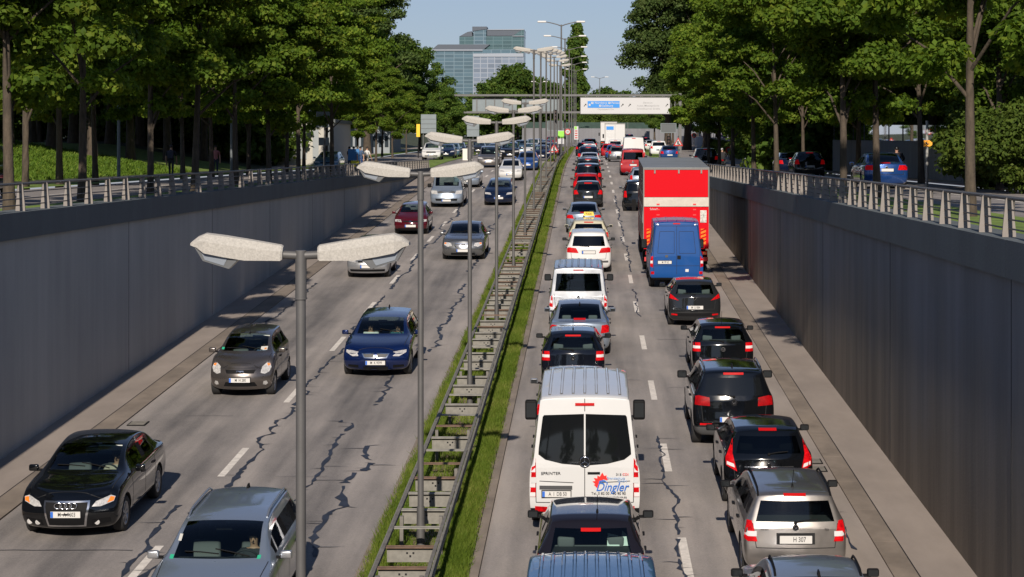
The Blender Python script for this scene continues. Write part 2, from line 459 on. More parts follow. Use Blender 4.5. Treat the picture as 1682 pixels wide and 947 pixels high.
# cars
TYRE = mat('tyre_rubber', (0.018, 0.018, 0.019), 0.8)
RIM = mat('alloy_rim', (0.42, 0.42, 0.43), 0.35, 0.8)
RIM_D = mat('rim_dark', (0.06, 0.06, 0.065), 0.5, 0.3)
BLACKP = mat('black_plastic', (0.010, 0.010, 0.011), 0.6, spec=.08)
GREYP = mat('grey_plastic', (0.05, 0.05, 0.052), 0.6)
DARK = mat('wheel_well', (0.008, 0.008, 0.008), 0.9)
GAP = mat('panel_gap', (0.006, 0.006, 0.007), 0.8)
CHROME = mat('chrome', (0.75, 0.75, 0.76), 0.15, 1.0)
RED_L = mat('tail_lens', (0.40, 0.003, 0.006), 0.35, spec=.12, var=.5, vscale=16, emit=(1, 0.01, 0.01), estr=0.07)
RED_D = mat('tail_lens_dark', (0.27, 0.003, 0.005), 0.35, spec=.12, var=.3, vscale=16)
RED_B = mat('brake_lens', (0.40, 0.005, 0.006), 0.4, spec=.12, emit=(1, 0.02, 0.015), estr=0.06)
AMBER = mat('amber_lens', (0.75, 0.20, 0.02), 0.25, coat=1.0)
WHITE_L = mat('clear_lens', (0.72, 0.70, 0.70), 0.2, 0.15, coat=1.0)
LAMP_R = mat('headlamp_reflector', (0.50, 0.49, 0.48), 0.3, 0.25, coat=1.0, var=0.35, vscale=22.0)
PLATE = mat('plate_white', (0.58, 0.57, 0.55), 0.5)
PLATE_B = mat('plate_blue', (0.02, 0.13, 0.55), 0.5)
INK = mat('plate_ink', (0.02, 0.02, 0.022), 0.6)
GLASS_C = glass('window_clear', (0.70, 0.82, 0.79))
GLASS_T = glass('window_tinted', (0.10, 0.12, 0.125))
GLASS_S = glass('window_side', (0.45, 0.54, 0.52))
GLASS_N = glass('panel_glass', (0.62, 0.74, 0.72))
BLKGLASS = mat('privacy_glass', (0.006, 0.007, 0.008), 0.03, 0.0, 0.6)
SEAT = mat('seat_cloth', (0.11, 0.115, 0.12), 0.85)
SEAT_L = mat('seat_light', (0.26, 0.25, 0.21), 0.85)
TRIM = mat('cabin_trim', (0.022, 0.023, 0.025), 0.75)

# ------------------------------------------------------------------ heights of the place
S = 0.04455
def road(Y):
    if Y <= 0: return 0.0
    if Y <= 135: return S * Y
    z = S * 135
    t = min(Y, 185) - 135
    z += S * t - (S - 0.012) / 100 * t * t
    if Y > 185: z += 0.012 * (min(Y, 400) - 185)
    if Y > 400: z += 0.004 * (min(Y, 650) - 400)
    return z
COPZ = 7.07
def upper(Y):
    return max(6.9, road(Y))

def frange(a, b, st):
    o = [a]
    while o[-1] + st < b - 1e-6: o.append(o[-1] + st)
    o.append(b)
    return o

def strip(x0, x1, ys, zf, off=0.0, off1=None):
    mb = MB()
    o1 = off if off1 is None else off1
    V, Fc = [], []
    for y in ys:
        a = x0(y) if callable(x0) else x0
        b = x1(y) if callable(x1) else x1
        V += [(a, y, zf(y) + off), (b, y, zf(y) + o1)]
    for i in range(len(ys) - 1):
        Fc.append((2 * i, 2 * i + 1, 2 * i + 3, 2 * i + 2))
    mb.add(V, Fc, 0, False)
    return mb

# ------------------------------------------------------------------ the setting: road, kerbs, ground
YS = frange(-70, 135, 5) + frange(137.5, 185, 2.5) + frange(190, 400, 10) + frange(420, 650, 30)
YS = sorted(set(YS))
def st(name, mb, m, kind='structure'):
    o = mb.build(name, m); o['kind'] = kind
    return o
XK = dict(lw=-12.33, lo=-11.27, lk=-10.74, ml=-3.78, mr=-1.77, rk=4.98, ro=5.40, rw=6.33)
st('road', strip(-14.0, 9.0, YS, road), ASPHALT)
YT = [y for y in YS if y <= 170]
# gutters (pale concrete strips along the kerbs)
st('gutter', strip(4.30, XK['rk'], YT, road, .004), GUTTER)
def kerb(name, xa, xb, ys, h=0.12, side=1):
    """raised kerb from xa (road side) to xb"""
    mb = MB()
    lo, hi = min(xa, xb), max(xa, xb)
    for i in range(len(ys) - 1):
        y0, y1 = ys[i], ys[i + 1]
        n = max(1, int((y1 - y0) / 2.5))
        for k in range(n):
            a = y0 + (y1 - y0) * k / n + .006; b = y0 + (y1 - y0) * (k + 1) / n - .006
            za, zb = road(a), road(b)
            V = [(lo, a, za - .05), (hi, a, za - .05), (hi, a, za + h), (lo, a, za + h), (lo, b, zb - .05), (hi, b, zb - .05), (hi, b, zb + h), (lo, b, zb + h)]
            mb.add(V, [(0, 1, 2, 3), (7, 6, 5, 4), (3, 2, 6, 7), (0, 3, 7, 4), (1, 5, 6, 2)])
    return st(name, mb, KERB)
kerb('kerb', XK['rk'], XK['ro'], YT, .035)
kerb('kerb', XK['lk'], XK['lo'], YT, .035)
YM = [y for y in YS if y <= 320]
kerb('kerb', XK['mr'], XK['mr'] - .15, YM, .07)
kerb('kerb', XK['ml'], XK['ml'] + .12, YM, .05)
st('pavement', strip(XK['ro'] + .002, XK['rw'] + .05, YT, road, .030), WALK)
st('pavement', strip(XK['lw'] - .05, XK['lo'] - .002, YT, road, .030), WALK)
st('median_soil', strip(XK['ml'] + .12, XK['mr'] - .17, YM, road, .05), SOIL)

for xa_ in (XK['ro'] - .012, XK['lo'] - .012):
    st('pavement_joint', strip(xa_, xa_ + .02, YT, road, .0395), GAP)
# painted dashes
dash = MB()
def dashes(x, y0, y1, ln, gap, w, xf=None):
    y = y0
    while y < y1:
        pts = [y + ln * k / 2 for k in range(3)]
        V = []
        for p in pts:
            xx = x + (xf(p) if xf else 0)
            V += [(xx - w / 2, p, road(p) + .006), (xx + w / 2, p, road(p) + .006)]
        dash.add(V, [(0, 1, 3, 2), (2, 3, 5, 4)])
        y += ln + gap
dashes(1.66, 32.4, 300, 3.0, 5.7, 0.15)
dashes(-7.41, 31.8, 260, 3.0, 5.8, 0.15)
st('lane_marking', dash, LINE)
# sealed cracks and the cross joints
crack = MB()
def crack_line(x, y0, y1, amp, w, step=0.35, seed=1, drift=0.0):
    """poured seal over a wandering crack: steps sideways more than a smooth curve would, swells and thins, sends out spurs"""
    rnd = random.Random(seed)
    y, xx, tgt = y0, x, x
    step *= .5
    L = []
    while y < y1:
        if rnd.random() < .20: tgt = x + rnd.uniform(-amp, amp)
        xx += (tgt - xx) * rnd.choice((.05, .15, .6)) + rnd.uniform(-.035, .035)
        L.append((xx, y, w * rnd.choice((.28, .4, .55, .7, .8, 1.0, 1.35))))
        y += step * rnd.uniform(.4, 1.8)
    V = []
    for (a, b, ww) in L:
        V += [(a - ww * rnd.uniform(.3, .7), b, road(b) + .010), (a + ww * rnd.uniform(.3, .7), b + rnd.uniform(-.03, .03), road(b) + .010)]
    keep = [i for i in range(len(L) - 1) if rnd.random() > .04]
    crack.add(V, [(2 * i, 2 * i + 1, 2 * i + 3, 2 * i + 2) for i in keep])
    for (a, b, ww) in L:
        if rnd.random() < .12:
            d = rnd.choice((-1, 1)); ln = rnd.uniform(.12, .65); q = b + rnd.uniform(-.12, .12); m = a + d * ln * .5; mb_ = (b + q) / 2 + rnd.uniform(-.05, .05)
            t_ = rnd.uniform(.025, .06)
            crack.add([(a, b, road(b) + .012), (a, b + t_, road(b) + .012), (m, mb_ + t_ * .7, road(b) + .012), (m, mb_, road(b) + .012), (a + d * ln, q, road(b) + .012)], [(0, 1, 2, 3), (3, 2, 4)])
crack_line(-7.22, 26, 72, .22, .10, seed=3)
crack_line(-7.55, 30, 38, .15, .09, seed=13)
crack_line(-7.25, 74, 128, .2, .13, seed=4, step=.6)
crack_line(-5.55, 30, 47, .45, .11, seed=5)
crack_line(-5.2, 49, 54.5, .3, .13, seed=6)
crack_line(-4.62, 34, 44, .25, .14, seed=7)
crack_line(-5.9, 55, 66, .35, .10, seed=8)
crack_line(-4.55, 58, 76, .25, .13, seed=9)
crack_line(-4.8, 80, 112, .3, .14, seed=10, step=.6)
crack_line(1.62, 26, 45, .10, .06, seed=11)
crack_line(1.75, 66, 74, .08, .06, seed=12)
crack_line(1.72, 80, 126, .10, .085, seed=14, step=.6)
crack_line(4.62, 34.5, 37.5, .12, .07, seed=15)
crack_line(-1.25, 27.2, 29.4, .08, .09, seed=16)
crack_line(-9.9, 42, 43.8, .9, .09, seed=17)
crack_line(-10.25, 64, 76, .2, .08, seed=18)
for k in range(14):
    y = 33 + k * 6.6
    rnd = random.Random(50 + k)
    for (xa, xb) in ((-7.1, -3.9), (-10.6, -7.6), (-1.7, 1.5), (1.8, 4.3)):
        if rnd.random() < .5:
            a = rnd.uniform(xa, (xa + xb) / 2); b = rnd.uniform((xa + xb) / 2, xb); q = y + rnd.uniform(-1.5, 1.5)
            w = rnd.choice((.014, .02, .03))
            n = 8
            V = []
            for i in range(n + 1):
                t = i / n; yy = q + rnd.uniform(-.02, .02)
                V += [(a + (b - a) * t, yy, road(q) + .0115), (a + (b - a) * t, yy + w, road(q) + .0115)]
            crack.add(V, [(2 * i, 2 * i + 2, 2 * i + 3, 2 * i + 1) for i in range(n)])
crack_o = st('crack_sealant', crack, BITUMEN)
# drain gratings in the gutter
def drain(x, y, label):
    mb = MB(); mb.box((0, 0, 0), (.42, .5, .02), 0)
    for k in range(6): mb.box((0, -.2 + .08 * k, .012), (.36, .03, .012), 1)
    o = mb.build('drain_grate', [BLACKP, GALV_D], None, (x, y, road(y) + .012), (math.atan(S), 0, 0))
    tag(o, label, 'drain', 'drain grates in the gutters')
drain(-10.4, 46.5, 'rusty drain grate in the left gutter just ahead of the black saloon')
drain(4.70, 41.3, 'drain grate in the right gutter beside the black hatchback, nearer of two')
drain(4.70, 42.1, 'drain grate in the right gutter beside the black hatchback, farther of two')

# upper level: ground sheets left and right of the trough, reaching the horizon
def bankL(x):      # height of the lawn bank above the street
    return 0 if x > -26.3 else min(2.1, (-26.3 - x) * .17)
def ground_sheet(xs, hf, ys=None):
    ys = ys or YS
    mb = MB(); V = []; Fc = []
    for y in ys:
        for x in xs: V.append((x, y, upper(y) + hf(x, y)))
    n = len(xs)
    for i in range(len(ys) - 1):
        for k in range(n - 1):
            Fc.append((i * n + k, i * n + k + 1, (i + 1) * n + k + 1, (i + 1) * n + k))
    mb.add(V, Fc, 0, True)
    return mb
YFAR = [-2500, -600, -200] + [y for y in YS] + [900, 1500, 3000, 5000]
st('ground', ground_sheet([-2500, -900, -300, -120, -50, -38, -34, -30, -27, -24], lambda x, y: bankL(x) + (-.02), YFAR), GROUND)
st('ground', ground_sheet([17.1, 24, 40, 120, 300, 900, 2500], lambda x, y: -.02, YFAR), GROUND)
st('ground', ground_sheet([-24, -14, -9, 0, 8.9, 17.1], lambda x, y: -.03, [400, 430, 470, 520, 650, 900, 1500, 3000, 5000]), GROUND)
YU = [y for y in YS if y <= 400]
st('street', strip(-21.5, -14.9, YU, upper, 0), STREET)
st('street', strip(9.6, 15.6, YU, upper, 0), STREET)
st('verge', strip(-14.9, -12.6, YU, upper, .03), TURF)
st('verge', strip(6.6, 9.6, YU, upper, .03), TURF)
st('verge', strip(-24.0, -21.5, YU, upper, .06), TURF)
st('path', strip(-26.3, -24.0, YU, upper, .05), WALK)
st('pavement', strip(15.6, 17.1, YU, upper, .08), WALK)
lawn = ground_sheet([-60, -50, -46, -42, -38, -34, -30, -27, -26.3], lambda x, y: bankL(x) + .03, [y for y in YU if 30 <= y <= 160])
st('lawn', lawn, TURF)
mk = MB()
for y in frange(40, 200, 9):
    for x in (-18.2, 12.6):
        mk.add([(x - .07, y, upper(y) + .006), (x + .07, y, upper(y) + .006), (x + .07, y + 4, upper(y + 4) + .006), (x - .07, y + 4, upper(y + 4) + .006)], [(0, 1, 2, 3)])
st('lane_marking', mk, LINE)

# ------------------------------------------------------------------ retaining walls with copings
def wall(name, xf, sgn, y0, y1, m, label):
    """xf: face toward the road, sgn: direction away from the road"""
    root = empty(name, (xf, y0, 0), label, 'wall')
    ys = frange(y0, y1, 6)
    mb = MB()
    prof = lambda y: [(xf, road(y) - .2), (xf, COPZ - .56), (xf + sgn * .5, COPZ - .56), (xf + sgn * .5, road(y) - .2)]
    V, Fc = [], []
    for y in ys:
        for (x, z) in prof(y): V.append((x - xf, y - y0, z))
    for i in range(len(ys) - 1):
        for k in range(4): Fc.append((i * 4 + k, i * 4 + (k + 1) % 4, i * 4 + 4 + (k + 1) % 4, i * 4 + 4 + k))
    mb.add(V, Fc); mb.add(V[:4], [(0, 1, 2, 3)]); mb.add(V[-4:], [(3, 2, 1, 0)])
    me = mb.mesh('wall_face', m); fix_normals(me); put('wall_face', me, root)
    cp = MB()
    for i in range(len(ys) - 1):
        a, b = ys[i] - y0 + .008, ys[i + 1] - y0 - .008
        x0, x1 = -sgn * .09, sgn * .62
        lo, hi = min(x0, x1), max(x0, x1)
        cp.add([(lo, a, COPZ - .57), (hi, a, COPZ - .57), (hi, b, COPZ - .57), (lo, b, COPZ - .57), (lo, a, COPZ), (hi, a, COPZ), (hi, b, COPZ), (lo, b, COPZ)],
               [(3, 2, 1, 0), (4, 5, 6, 7), (0, 1, 5, 4), (1, 2, 6, 5), (2, 3, 7, 6), (3, 0, 4, 7)])
    cp.build('coping', COPING, root)
    jt = MB()
    for y in ys[2:-1:2]:
        z0, z1 = road(y) + .08, COPZ - .575
        jt.box((-sgn * .0, y - y0, (z0 + z1) / 2), (.012, .016, z1 - z0))
    jt.build('joint', GAP, root)
    return root
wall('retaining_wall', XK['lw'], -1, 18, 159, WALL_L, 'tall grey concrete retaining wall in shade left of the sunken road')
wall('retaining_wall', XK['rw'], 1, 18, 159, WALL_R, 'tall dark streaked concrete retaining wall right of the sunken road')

# ------------------------------------------------------------------ railings on the copings
def railing(xc, sgn, y0, y1, st_, label):
    root = empty('railing', (xc, y0, COPZ), label, 'railing')
    n = int((y1 - y0) / st_)
    mb = MB()      # blade post: broad foot, narrow head, with a slim flange behind
    pr = [(-.105, 0), (.105, 0), (.105, .06), (.055, .57), (.03, .61), (-.03, .61), (-.055, .57), (-.105, .06)]
    mb.prism(pr, -.022, .022)
    me = mb.mesh('post', RAILPOST); fix_normals(me)
    mf = MB()
    mf.tube([(0, .34, .02), (0, .25, .03), (0, .21, .10), (0, .20, .57), (0, .10, .60)], .017, 6)
    # the slender flange that stands beside each blade
    mflange = mf.mesh('flange', RAILPOST)
    for k in range(n + 1):
        p = put('post', me, root, (0, k * st_, 0))
        put('flange', mflange, p, (.12 * sgn, 0, 0))
    tr = MB(); tr.cyl((0, -.3, .60), (0, y1 - y0 + .3, .60), .033, n=10); tr.build('handrail', RAILBAR, root)
    for z, r in ((.42, .014), (.27, .014), (.13, .014)):
        t = MB(); t.cyl((0, -.3, z), (0, y1 - y0 + .3, z), r, n=6); t.build('rail', RAILBAR, root)
railing(XK['rw'] + .16, 1, 29.1, 158.5, 1.84, 'grey railing with tapered posts along the top of the right wall')
railing(XK['lw'] - .16, -1, 38.2, 158.5, 2.02, 'grey railing with tapered posts along the top of the left wall')

# ------------------------------------------------------------------ double guard rail on the median
BX, BW = -2.81, .90
g = empty('guard_rail', (BX, 24, 0), 'long double steel guard rail with rusty cross bars down the grassy median', 'guard rail')
ys = frange(24, 205, 4)
wb = [(0, .52), (.025, .54), (.025, .58), (-.005, .605), (-.005, .625), (.025, .65), (.025, .69), (0, .71), (-.006, .71), (.018, .69), (.018, .65), (-.012, .625), (-.012, .605), (.018, .58), (.018, .54), (-.006, .52)]
for s_ in (-1, 1):
    mb = MB()
    mb.sweep([(s_ * x, z) for x, z in wb], [(s_ * BW / 2, y - 24, road(y)) for y in ys], 0)
    me = mb.mesh('rail', GALV); fix_normals(me); put('rail', me, g)
    mb = MB(); mb.sweep([(-.028, .715), (.028, .715), (.028, .735), (-.028, .735)], [(s_ * (BW / 2 - .04), y - 24, road(y)) for y in ys], 0)
    me = mb.mesh('rail_cap', GALV_D); fix_normals(me); put('rail_cap', me, g)
bar = MB(); bar.box((0, 0, .70), (BW - .10, .07, .018), 0); bar.box((0, .075, .70), (BW - .10, .02, .03), 0)
plate = MB(); plate.box((0, .05, .565), (BW - .16, .012, .23), 0, rx=.10)
for dx in (-.05, .05, 0): plate.box((dx, .04, .60 if dx else .55), (.03, .008, .03), 1)
me_g, me_r = bar.mesh('cross_bar', GALV), bar.mesh('cross_bar', RUST)
me_p = plate.mesh('spacer_plate', [GALV, GAP])
yy, k = 29.2, 0
rb = random.Random(4)
while yy < 158 and k < 98:
    b_ = put('cross_bar', me_r if rb.random() < .45 else me_g, g, (0, yy - 24, road(yy)), (math.atan(S), 0, 0))
    if rb.random() < .62 or yy > 90: put('spacer_plate', me_p, b_)
    yy += 1.32; k += 1
pm = MB(); pm.box((0, 0, .33), (.06, .10, .76), 0)
me_post = pm.mesh('post', GALV_D)
for k in range(33):
    for s_ in (-1, 1):
        y = 30.0 + 3.96 * k
        if k < 40: put('post', me_post, g, (s_ * (BW / 2 - .12), y - 24, road(y)))

# grass of the median: countless blades, one object
rng = np.random.default_rng(5)
def blades(n, xr, yr, h, w, zf, name, dens_pow=1.6):
    u = rng.random(n)
    y = yr[0] * (yr[1] / yr[0]) ** (u ** 1.0)
    x = np.empty(n); 
    tot = sum(b - a for a, b in xr)
    pick = rng.random(n) * tot
    c = 0
    for a, b in xr:
        m_ = (pick >= c) & (pick < c + b - a); x[m_] = a + (pick[m_] - c); c += b - a
    # ragged edges
    x += rng.normal(0, .045, n)
    z = np.array([zf(v) for v in y])
    far = np.clip(y / 40, 1, 4)
    patch = .55 + .45 * np.sin(x * 5 + y * .9) * np.sin(y * .37 + 1.3) + rng.random(n) * .5
    hh = h * np.clip(patch, .25, 1.5) * (.6 + .8 * rng.random(n))
    ww = w * far * (.7 + .6 * rng.random(n))
    a = rng.random(n) * 2 * np.pi
    lx, ly = rng.normal(0, .45, n) * hh, rng.normal(0, .45, n) * hh
    dx, dy = np.cos(a) * ww / 2, np.sin(a) * ww / 2
    V = np.empty((n, 3, 3))
    V[:, 0] = np.stack([x - dx, y - dy, z], 1); V[:, 1] = np.stack([x + dx, y + dy, z], 1); V[:, 2] = np.stack([x + lx, y + ly, z + hh], 1)
    me = bpy.data.meshes.new(name)
    me.vertices.add(3 * n); me.vertices.foreach_set('co', V.reshape(-1))
    me.loops.add(3 * n); me.loops.foreach_set('vertex_index', np.arange(3 * n, dtype=np.int32))
    me.polygons.add(n); me.polygons.foreach_set('loop_start', np.arange(0, 3 * n, 3, dtype=np.int32)); me.polygons.foreach_set('loop_total', np.full(n, 3, dtype=np.int32))
    me.materials.append(BLADE); me.update(calc_edges=True)
    return me
gm = blades(230000, [(-3.68, -3.20), (-2.42, -2.0), (-2.42, -1.98)], (29.5, 300), .115, .013, lambda v: road(v) + .05, 'median_grass')
go = put('median_grass', gm); go['kind'] = 'stuff'
gm = blades(34000, [(-3.2, -2.4)], (29.5, 158), .13, .014, lambda v: road(v) + .05, 'weeds')
go = put('weeds', gm); go['kind'] = 'stuff'
def lawn_blades(n):
    x = rng.uniform(-52, -26.4, n); y = rng.uniform(66, 135, n)
    z = np.array([upper(b_) + bankL(a_) + .03 for a_, b_ in zip(x, y)])
    hh = .16 * (.5 + rng.random(n)); ww = .07 * (.6 + rng.random(n)); a = rng.random(n) * 6.283
    dx, dy = np.cos(a) * ww, np.sin(a) * ww
    V = np.empty((n, 3, 3)); lx, ly = rng.normal(0, .6, n) * hh, rng.normal(0, .6, n) * hh
    V[:, 0] = np.stack([x - dx, y - dy, z], 1); V[:, 1] = np.stack([x + dx, y + dy, z], 1); V[:, 2] = np.stack([x + lx, y + ly, z + hh], 1)
    me = bpy.data.meshes.new('lawn_grass')
    me.vertices.add(3 * n); me.vertices.foreach_set('co', V.reshape(-1)); me.loops.add(3 * n); me.loops.foreach_set('vertex_index', np.arange(3 * n, dtype=np.int32))
    me.polygons.add(n); me.polygons.foreach_set('loop_start', np.arange(0, 3 * n, 3, dtype=np.int32)); me.polygons.foreach_set('loop_total', np.full(n, 3, dtype=np.int32))
    me.materials.append(LAWN); me.update(calc_edges=True); return me
go = put('lawn_grass', lawn_blades(70000)); go['kind'] = 'stuff'
tb = strip(-2.42, -2.02, [y for y in frange(29.2, 310, 3)], road, .056); st('median_turf', tb, TURF)
tb = strip(-3.62, -3.18, [y for y in frange(29.2, 310, 3)], road, .056); st('median_turf', tb, TURF)

# ------------------------------------------------------------------ street lamps
def ordinal(k):
    return ['first', 'second', 'third', 'fourth', 'fifth', 'sixth', 'seventh', 'eighth', 'ninth', 'tenth', 'eleventh', 'twelfth', 'thirteenth', 'fourteenth',
            'fifteenth', 'sixteenth', 'seventeenth', 'eighteenth', 'nineteenth', 'twentieth'][k]
def lamp_head_mesh():
    """long tapering luminaire cover pointing to +x, with a glass bowl under its outer part: returns (shell, bowl, pane)"""
    sh = MB()
    # sections along x: (x, half width y, z bottom, z top)
    secs = [(.20, .085, -.055, .085), (.22, .10, -.07, .10), (.62, .125, -.085, .145), (.86, .15, -.06, .17), (1.08, .155, -.028, .185), (1.17, .12, .025, .145), (1.245, .10, .045, .085)]
    ring = []
    for (x, w, zb, zt) in secs:
        zm = zt - (zt - zb) * .42
        ring.append([(x, -w, zb), (x, -w * 1.04, zm), (x, -w * .62, zt - .012), (x, 0, zt), (x, w * .62, zt - .012), (x, w * 1.04, zm), (x, w, zb)])
    V = [p for r_ in ring for p in r_]
    n = 7
    Fc = [(i * n + k, (i + 1) * n + k, (i + 1) * n + (k + 1) % n, i * n + (k + 1) % n) for i in range(len(secs) - 1) for k in range(n)]
    sh.add(V, Fc, 0, False); sh.add(ring[0], [tuple(range(n))]); sh.add(ring[-1], [tuple(range(n))[::-1]])
    shell = sh.mesh('luminaire_cover', SHELL); fix_normals(shell)
    bw = MB()
    top = [(.70, -.11, -.082), (1.2, -.10, .03), (1.2, .10, .03), (.70, .11, -.082)]
    bot = [(.80, -.075, -.185), (1.10, -.07, -.115), (1.10, .07, -.115), (.80, .075, -.185)]
    bw.add(top + bot, [(4, 5, 6, 7), (0, 1, 5, 4), (1, 2, 6, 5), (2, 3, 7, 6), (3, 0, 4, 7)], 0)
    bowl = bw.mesh('lamp_bowl', LAMPGLASS); fix_normals(bowl)
    pn = MB()
    def q(t, u, off=-.006):      # pane on the camera-side face of the bowl
        a = Vector(top[0]).lerp(Vector(top[1]), t); b = Vector(bot[0]).lerp(Vector(bot[1]), t)
        p = a.lerp(b, u); return (p.x, p.y + off, p.z)
    def qb(t, u, off=.006):
        a = Vector(top[3]).lerp(Vector(top[2]), t); b = Vector(bot[3]).lerp(Vector(bot[2]), t)
        p = a.lerp(b, u); return (p.x, p.y + off, p.z)
    pn.add([q(.22, .15), q(.88, .15), q(.88, .85), q(.22, .85)], [(0, 1, 2, 3)])
    pn.add([qb(.22, .15), qb(.88, .15), qb(.88, .85), qb(.22, .85)], [(3, 2, 1, 0)])
    pane = pn.mesh('bowl_pane', LAMPGLASS_S)
    return shell, bowl, pane
SHM, BWM, PNM = lamp_head_mesh()
def lamp(x, y, h, label, group):
    root = empty('street_lamp', (x, y, road(y)), label, 'street lamp', group)
    p = MB(); p.cyl((0, 0, 0), (0, 0, h - .42), .052, .048, 14); p.cyl((0, 0, h - .425), (0, 0, h + .045), .056, .056, 14); p.cyl((0, 0, h - .435), (0, 0, h - .42), .062, .062, 14)
    p.cyl((0, 0, 0), (0, 0, .9), .075, .065, 14)
    p.build('pole', POLE, root)
    for s_ in (1, -1):
        a = MB(); a.tube([(s_ * .04, 0, h - .005), (s_ * .24, 0, h + .005)], .042, 10)
        arm = a.build('arm', POLE, root)
        hd = put('luminaire', SHM, root, (0, 0, h), (0, R(-3) * 1, 0 if s_ > 0 else math.pi), (.86, .9, .92))
        put('lamp_bowl', BWM, hd); put('bowl_pane', PNM, hd)
for k in range(6):
    y = 19.7 + 14.14 * k
    lamp(BX, y, 6.5, f'{ordinal(k)} nearest of the short twin-headed grey lamps in the guard rail', 'short twin lamps on the median')
for k in range(7):
    y = 104.5 + 14.3 * k
    lamp(BX + .02 + .028 * k, y, 8.95, f'{ordinal(k)} nearest of the taller pale twin-headed lamps bunched behind the short ones', 'taller twin lamps on the median')
def tall_lamp(x, y, h, span, label, group, base=None):
    root = empty('street_lamp', (x, y, upper(y) if base is None else base), label, 'street lamp', group)
    p = MB(); p.cyl((0, 0, 0), (0, 0, h), .13, .075, 12); p.build('pole', POLE, root)
    for s_ in (1, -1):
        a = MB(); a.tube([(0, 0, h - .15), (s_ * span * .18, 0, h + .02), (s_ * span * .5, 0, h + .22), (s_ * (span - .75), 0, h + .3)], [.06, .055, .05, .045], 8, 0); a.build('arm', POLE, root)
        m = rounded((s_ * (span - .40), 0, h + .31), (.95, .34, .2), SHELL_W, 'luminaire', .3)
        put('luminaire', m, root)
for k, (y, px, py, hw) in enumerate(((216, 922, 37, 38), (251, 928, 60, 34), (293, 935, 78, 29), (330, 939, 93, 24), (367, 943, 103, 21), (410, 946, 114, 18))):
    x = (px - 965) * y / F
    h = CAMZ + (247 - py) * y / F - road(y)
    tall_lamp(x, y, h - .2, hw * y / F, f'{ordinal(k)} nearest of the very tall lamps with two slender arms down the median', 'very tall twin lamps on the median')
tall_lamp((985 - 965) * 520 / F, 520, CAMZ + (247 - 128) * 520 / F - road(520), 14 * 520 / F, 'distant twin lamp above the trees right of the poplars', 'distant twin lamps')
tall_lamp((886 - 965) * 420 / F, 420, CAMZ + (247 - 136) * 420 / F - road(420), 13 * 420 / F, 'distant twin lamp just right of the round tree clump', 'distant twin lamps')

# single slim poles by the upper streets
def slim_pole(px, y, h, label, z0=None):
    x = (px - 965) * y / F
    mb = MB(); mb.cyl((0, 0, 0), (0, 0, h), .09, .06, 10); mb.cyl((0, 0, h), (0, 0, h + .1), .075, .075, 10)
    root = empty('lamp_post', (x, y, upper(y) if z0 is None else z0), label, 'lamp post')
    mb.build('pole', mat('pole_blue_grey', (.16, .18, .19), .5, .3), root)
    hd = rounded((.5, 0, h + .1), (1.0, .3, .16), SHELL_W, 'luminaire', .3); put('luminaire', hd, root)
slim_pole(195, 97, 5.2, 'slim grey lamp post on the grass strip left of the lawn')
slim_pole(380, 130, 5.2, 'slim lamp post in the tree row before the white building')
slim_pole(1306, 150, 6.0, 'slim pale lamp post among the dark trees on the right')

# ------------------------------------------------------------------ text
def text_mesh(s, size, m, italic=0.0, ext=.002, align='CENTER', squeeze=1.0):
    cu = bpy.data.curves.new('lettering', 'FONT')
    cu.body = s; cu.size = size; cu.align_x = align; cu.align_y = 'CENTER'; cu.shear = italic; cu.extrude = ext; cu.offset = size * .006
    cu.resolution_u = 3
    o = bpy.data.objects.new('lettering', cu); COL.objects.link(o)
    me = bake(o)
    bpy.data.objects.remove(o); bpy.data.curves.remove(cu)
    me.materials.clear(); me.materials.append(m)
    if squeeze != 1.0:
        for v in me.vertices: v.co.x *= squeeze
    return me
def lettering(s, size, m, parent, loc, back=False, **kw):
    """text standing upright, read by someone looking along +y (or -y when back)"""
    return put('lettering', text_mesh(s, size, m, **kw), parent, loc, (R(90), 0, math.pi if back else 0))

# ------------------------------------------------------------------ sign gantry
STEEL = mat('gantry_steel', (.12, .12, .12), .6, .2, var=.1)
SIGNW = mat('sign_white', (.50, .50, .51), .6, spec=.2)
SIGNB = mat('sign_blue', (.02, .22, .62), .5)
SIGNG = mat('sign_back_grey', (.17, .20, .215), .55, .3, var=.08, vscale=1.5)
SIGND = mat('sign_back_dark', (.085, .095, .10), .6, .1)
GY = 245
def at(px, py, y): return ((px - 965) * y / F, y, CAMZ - (py - 247) * y / F)
gr = empty('sign_gantry', at(1117, 252, GY), 'grey steel sign gantry spanning the whole road in the distance', 'gantry')
org = Vector(gr.location)
def gp(px, py, dy=0): return Vector(at(px, py, GY)) + Vector((0, dy, 0)) - org
def post(px, top, w=.34):
    a, b = gp(px, 254), gp(px, top); mb = MB(); mb.box((a + b) / 2, (w, .4, (b - a).z)); mb.build('post', STEEL, gr)
post(1117, 153); post(724, 153)
for py, pa in ((156, 740), (184, 724)):
    a, b = gp(pa, py), gp(1117, py)
    mb = MB(); mb.box((a + b) / 2 + Vector((0, .35, 0)), ((b - a).x, .22, .24)); mb.build('beam', STEEL, gr)
for px in range(965, 1110, 18):
    a, b = gp(px, 156), gp(px, 184); mb = MB(); mb.box((a + b) / 2 + Vector((0, .3, 0)), (.08, .08, (a - b).z)); mb.build('strut', STEEL, gr)
for px in (1103, 1108, 1112):
    a, b = gp(px, 170), gp(px, 182); mb = MB(); mb.box((a + b) / 2, (.05, .05, (a - b).z)); mb.build('catwalk_rail', STEEL, gr)
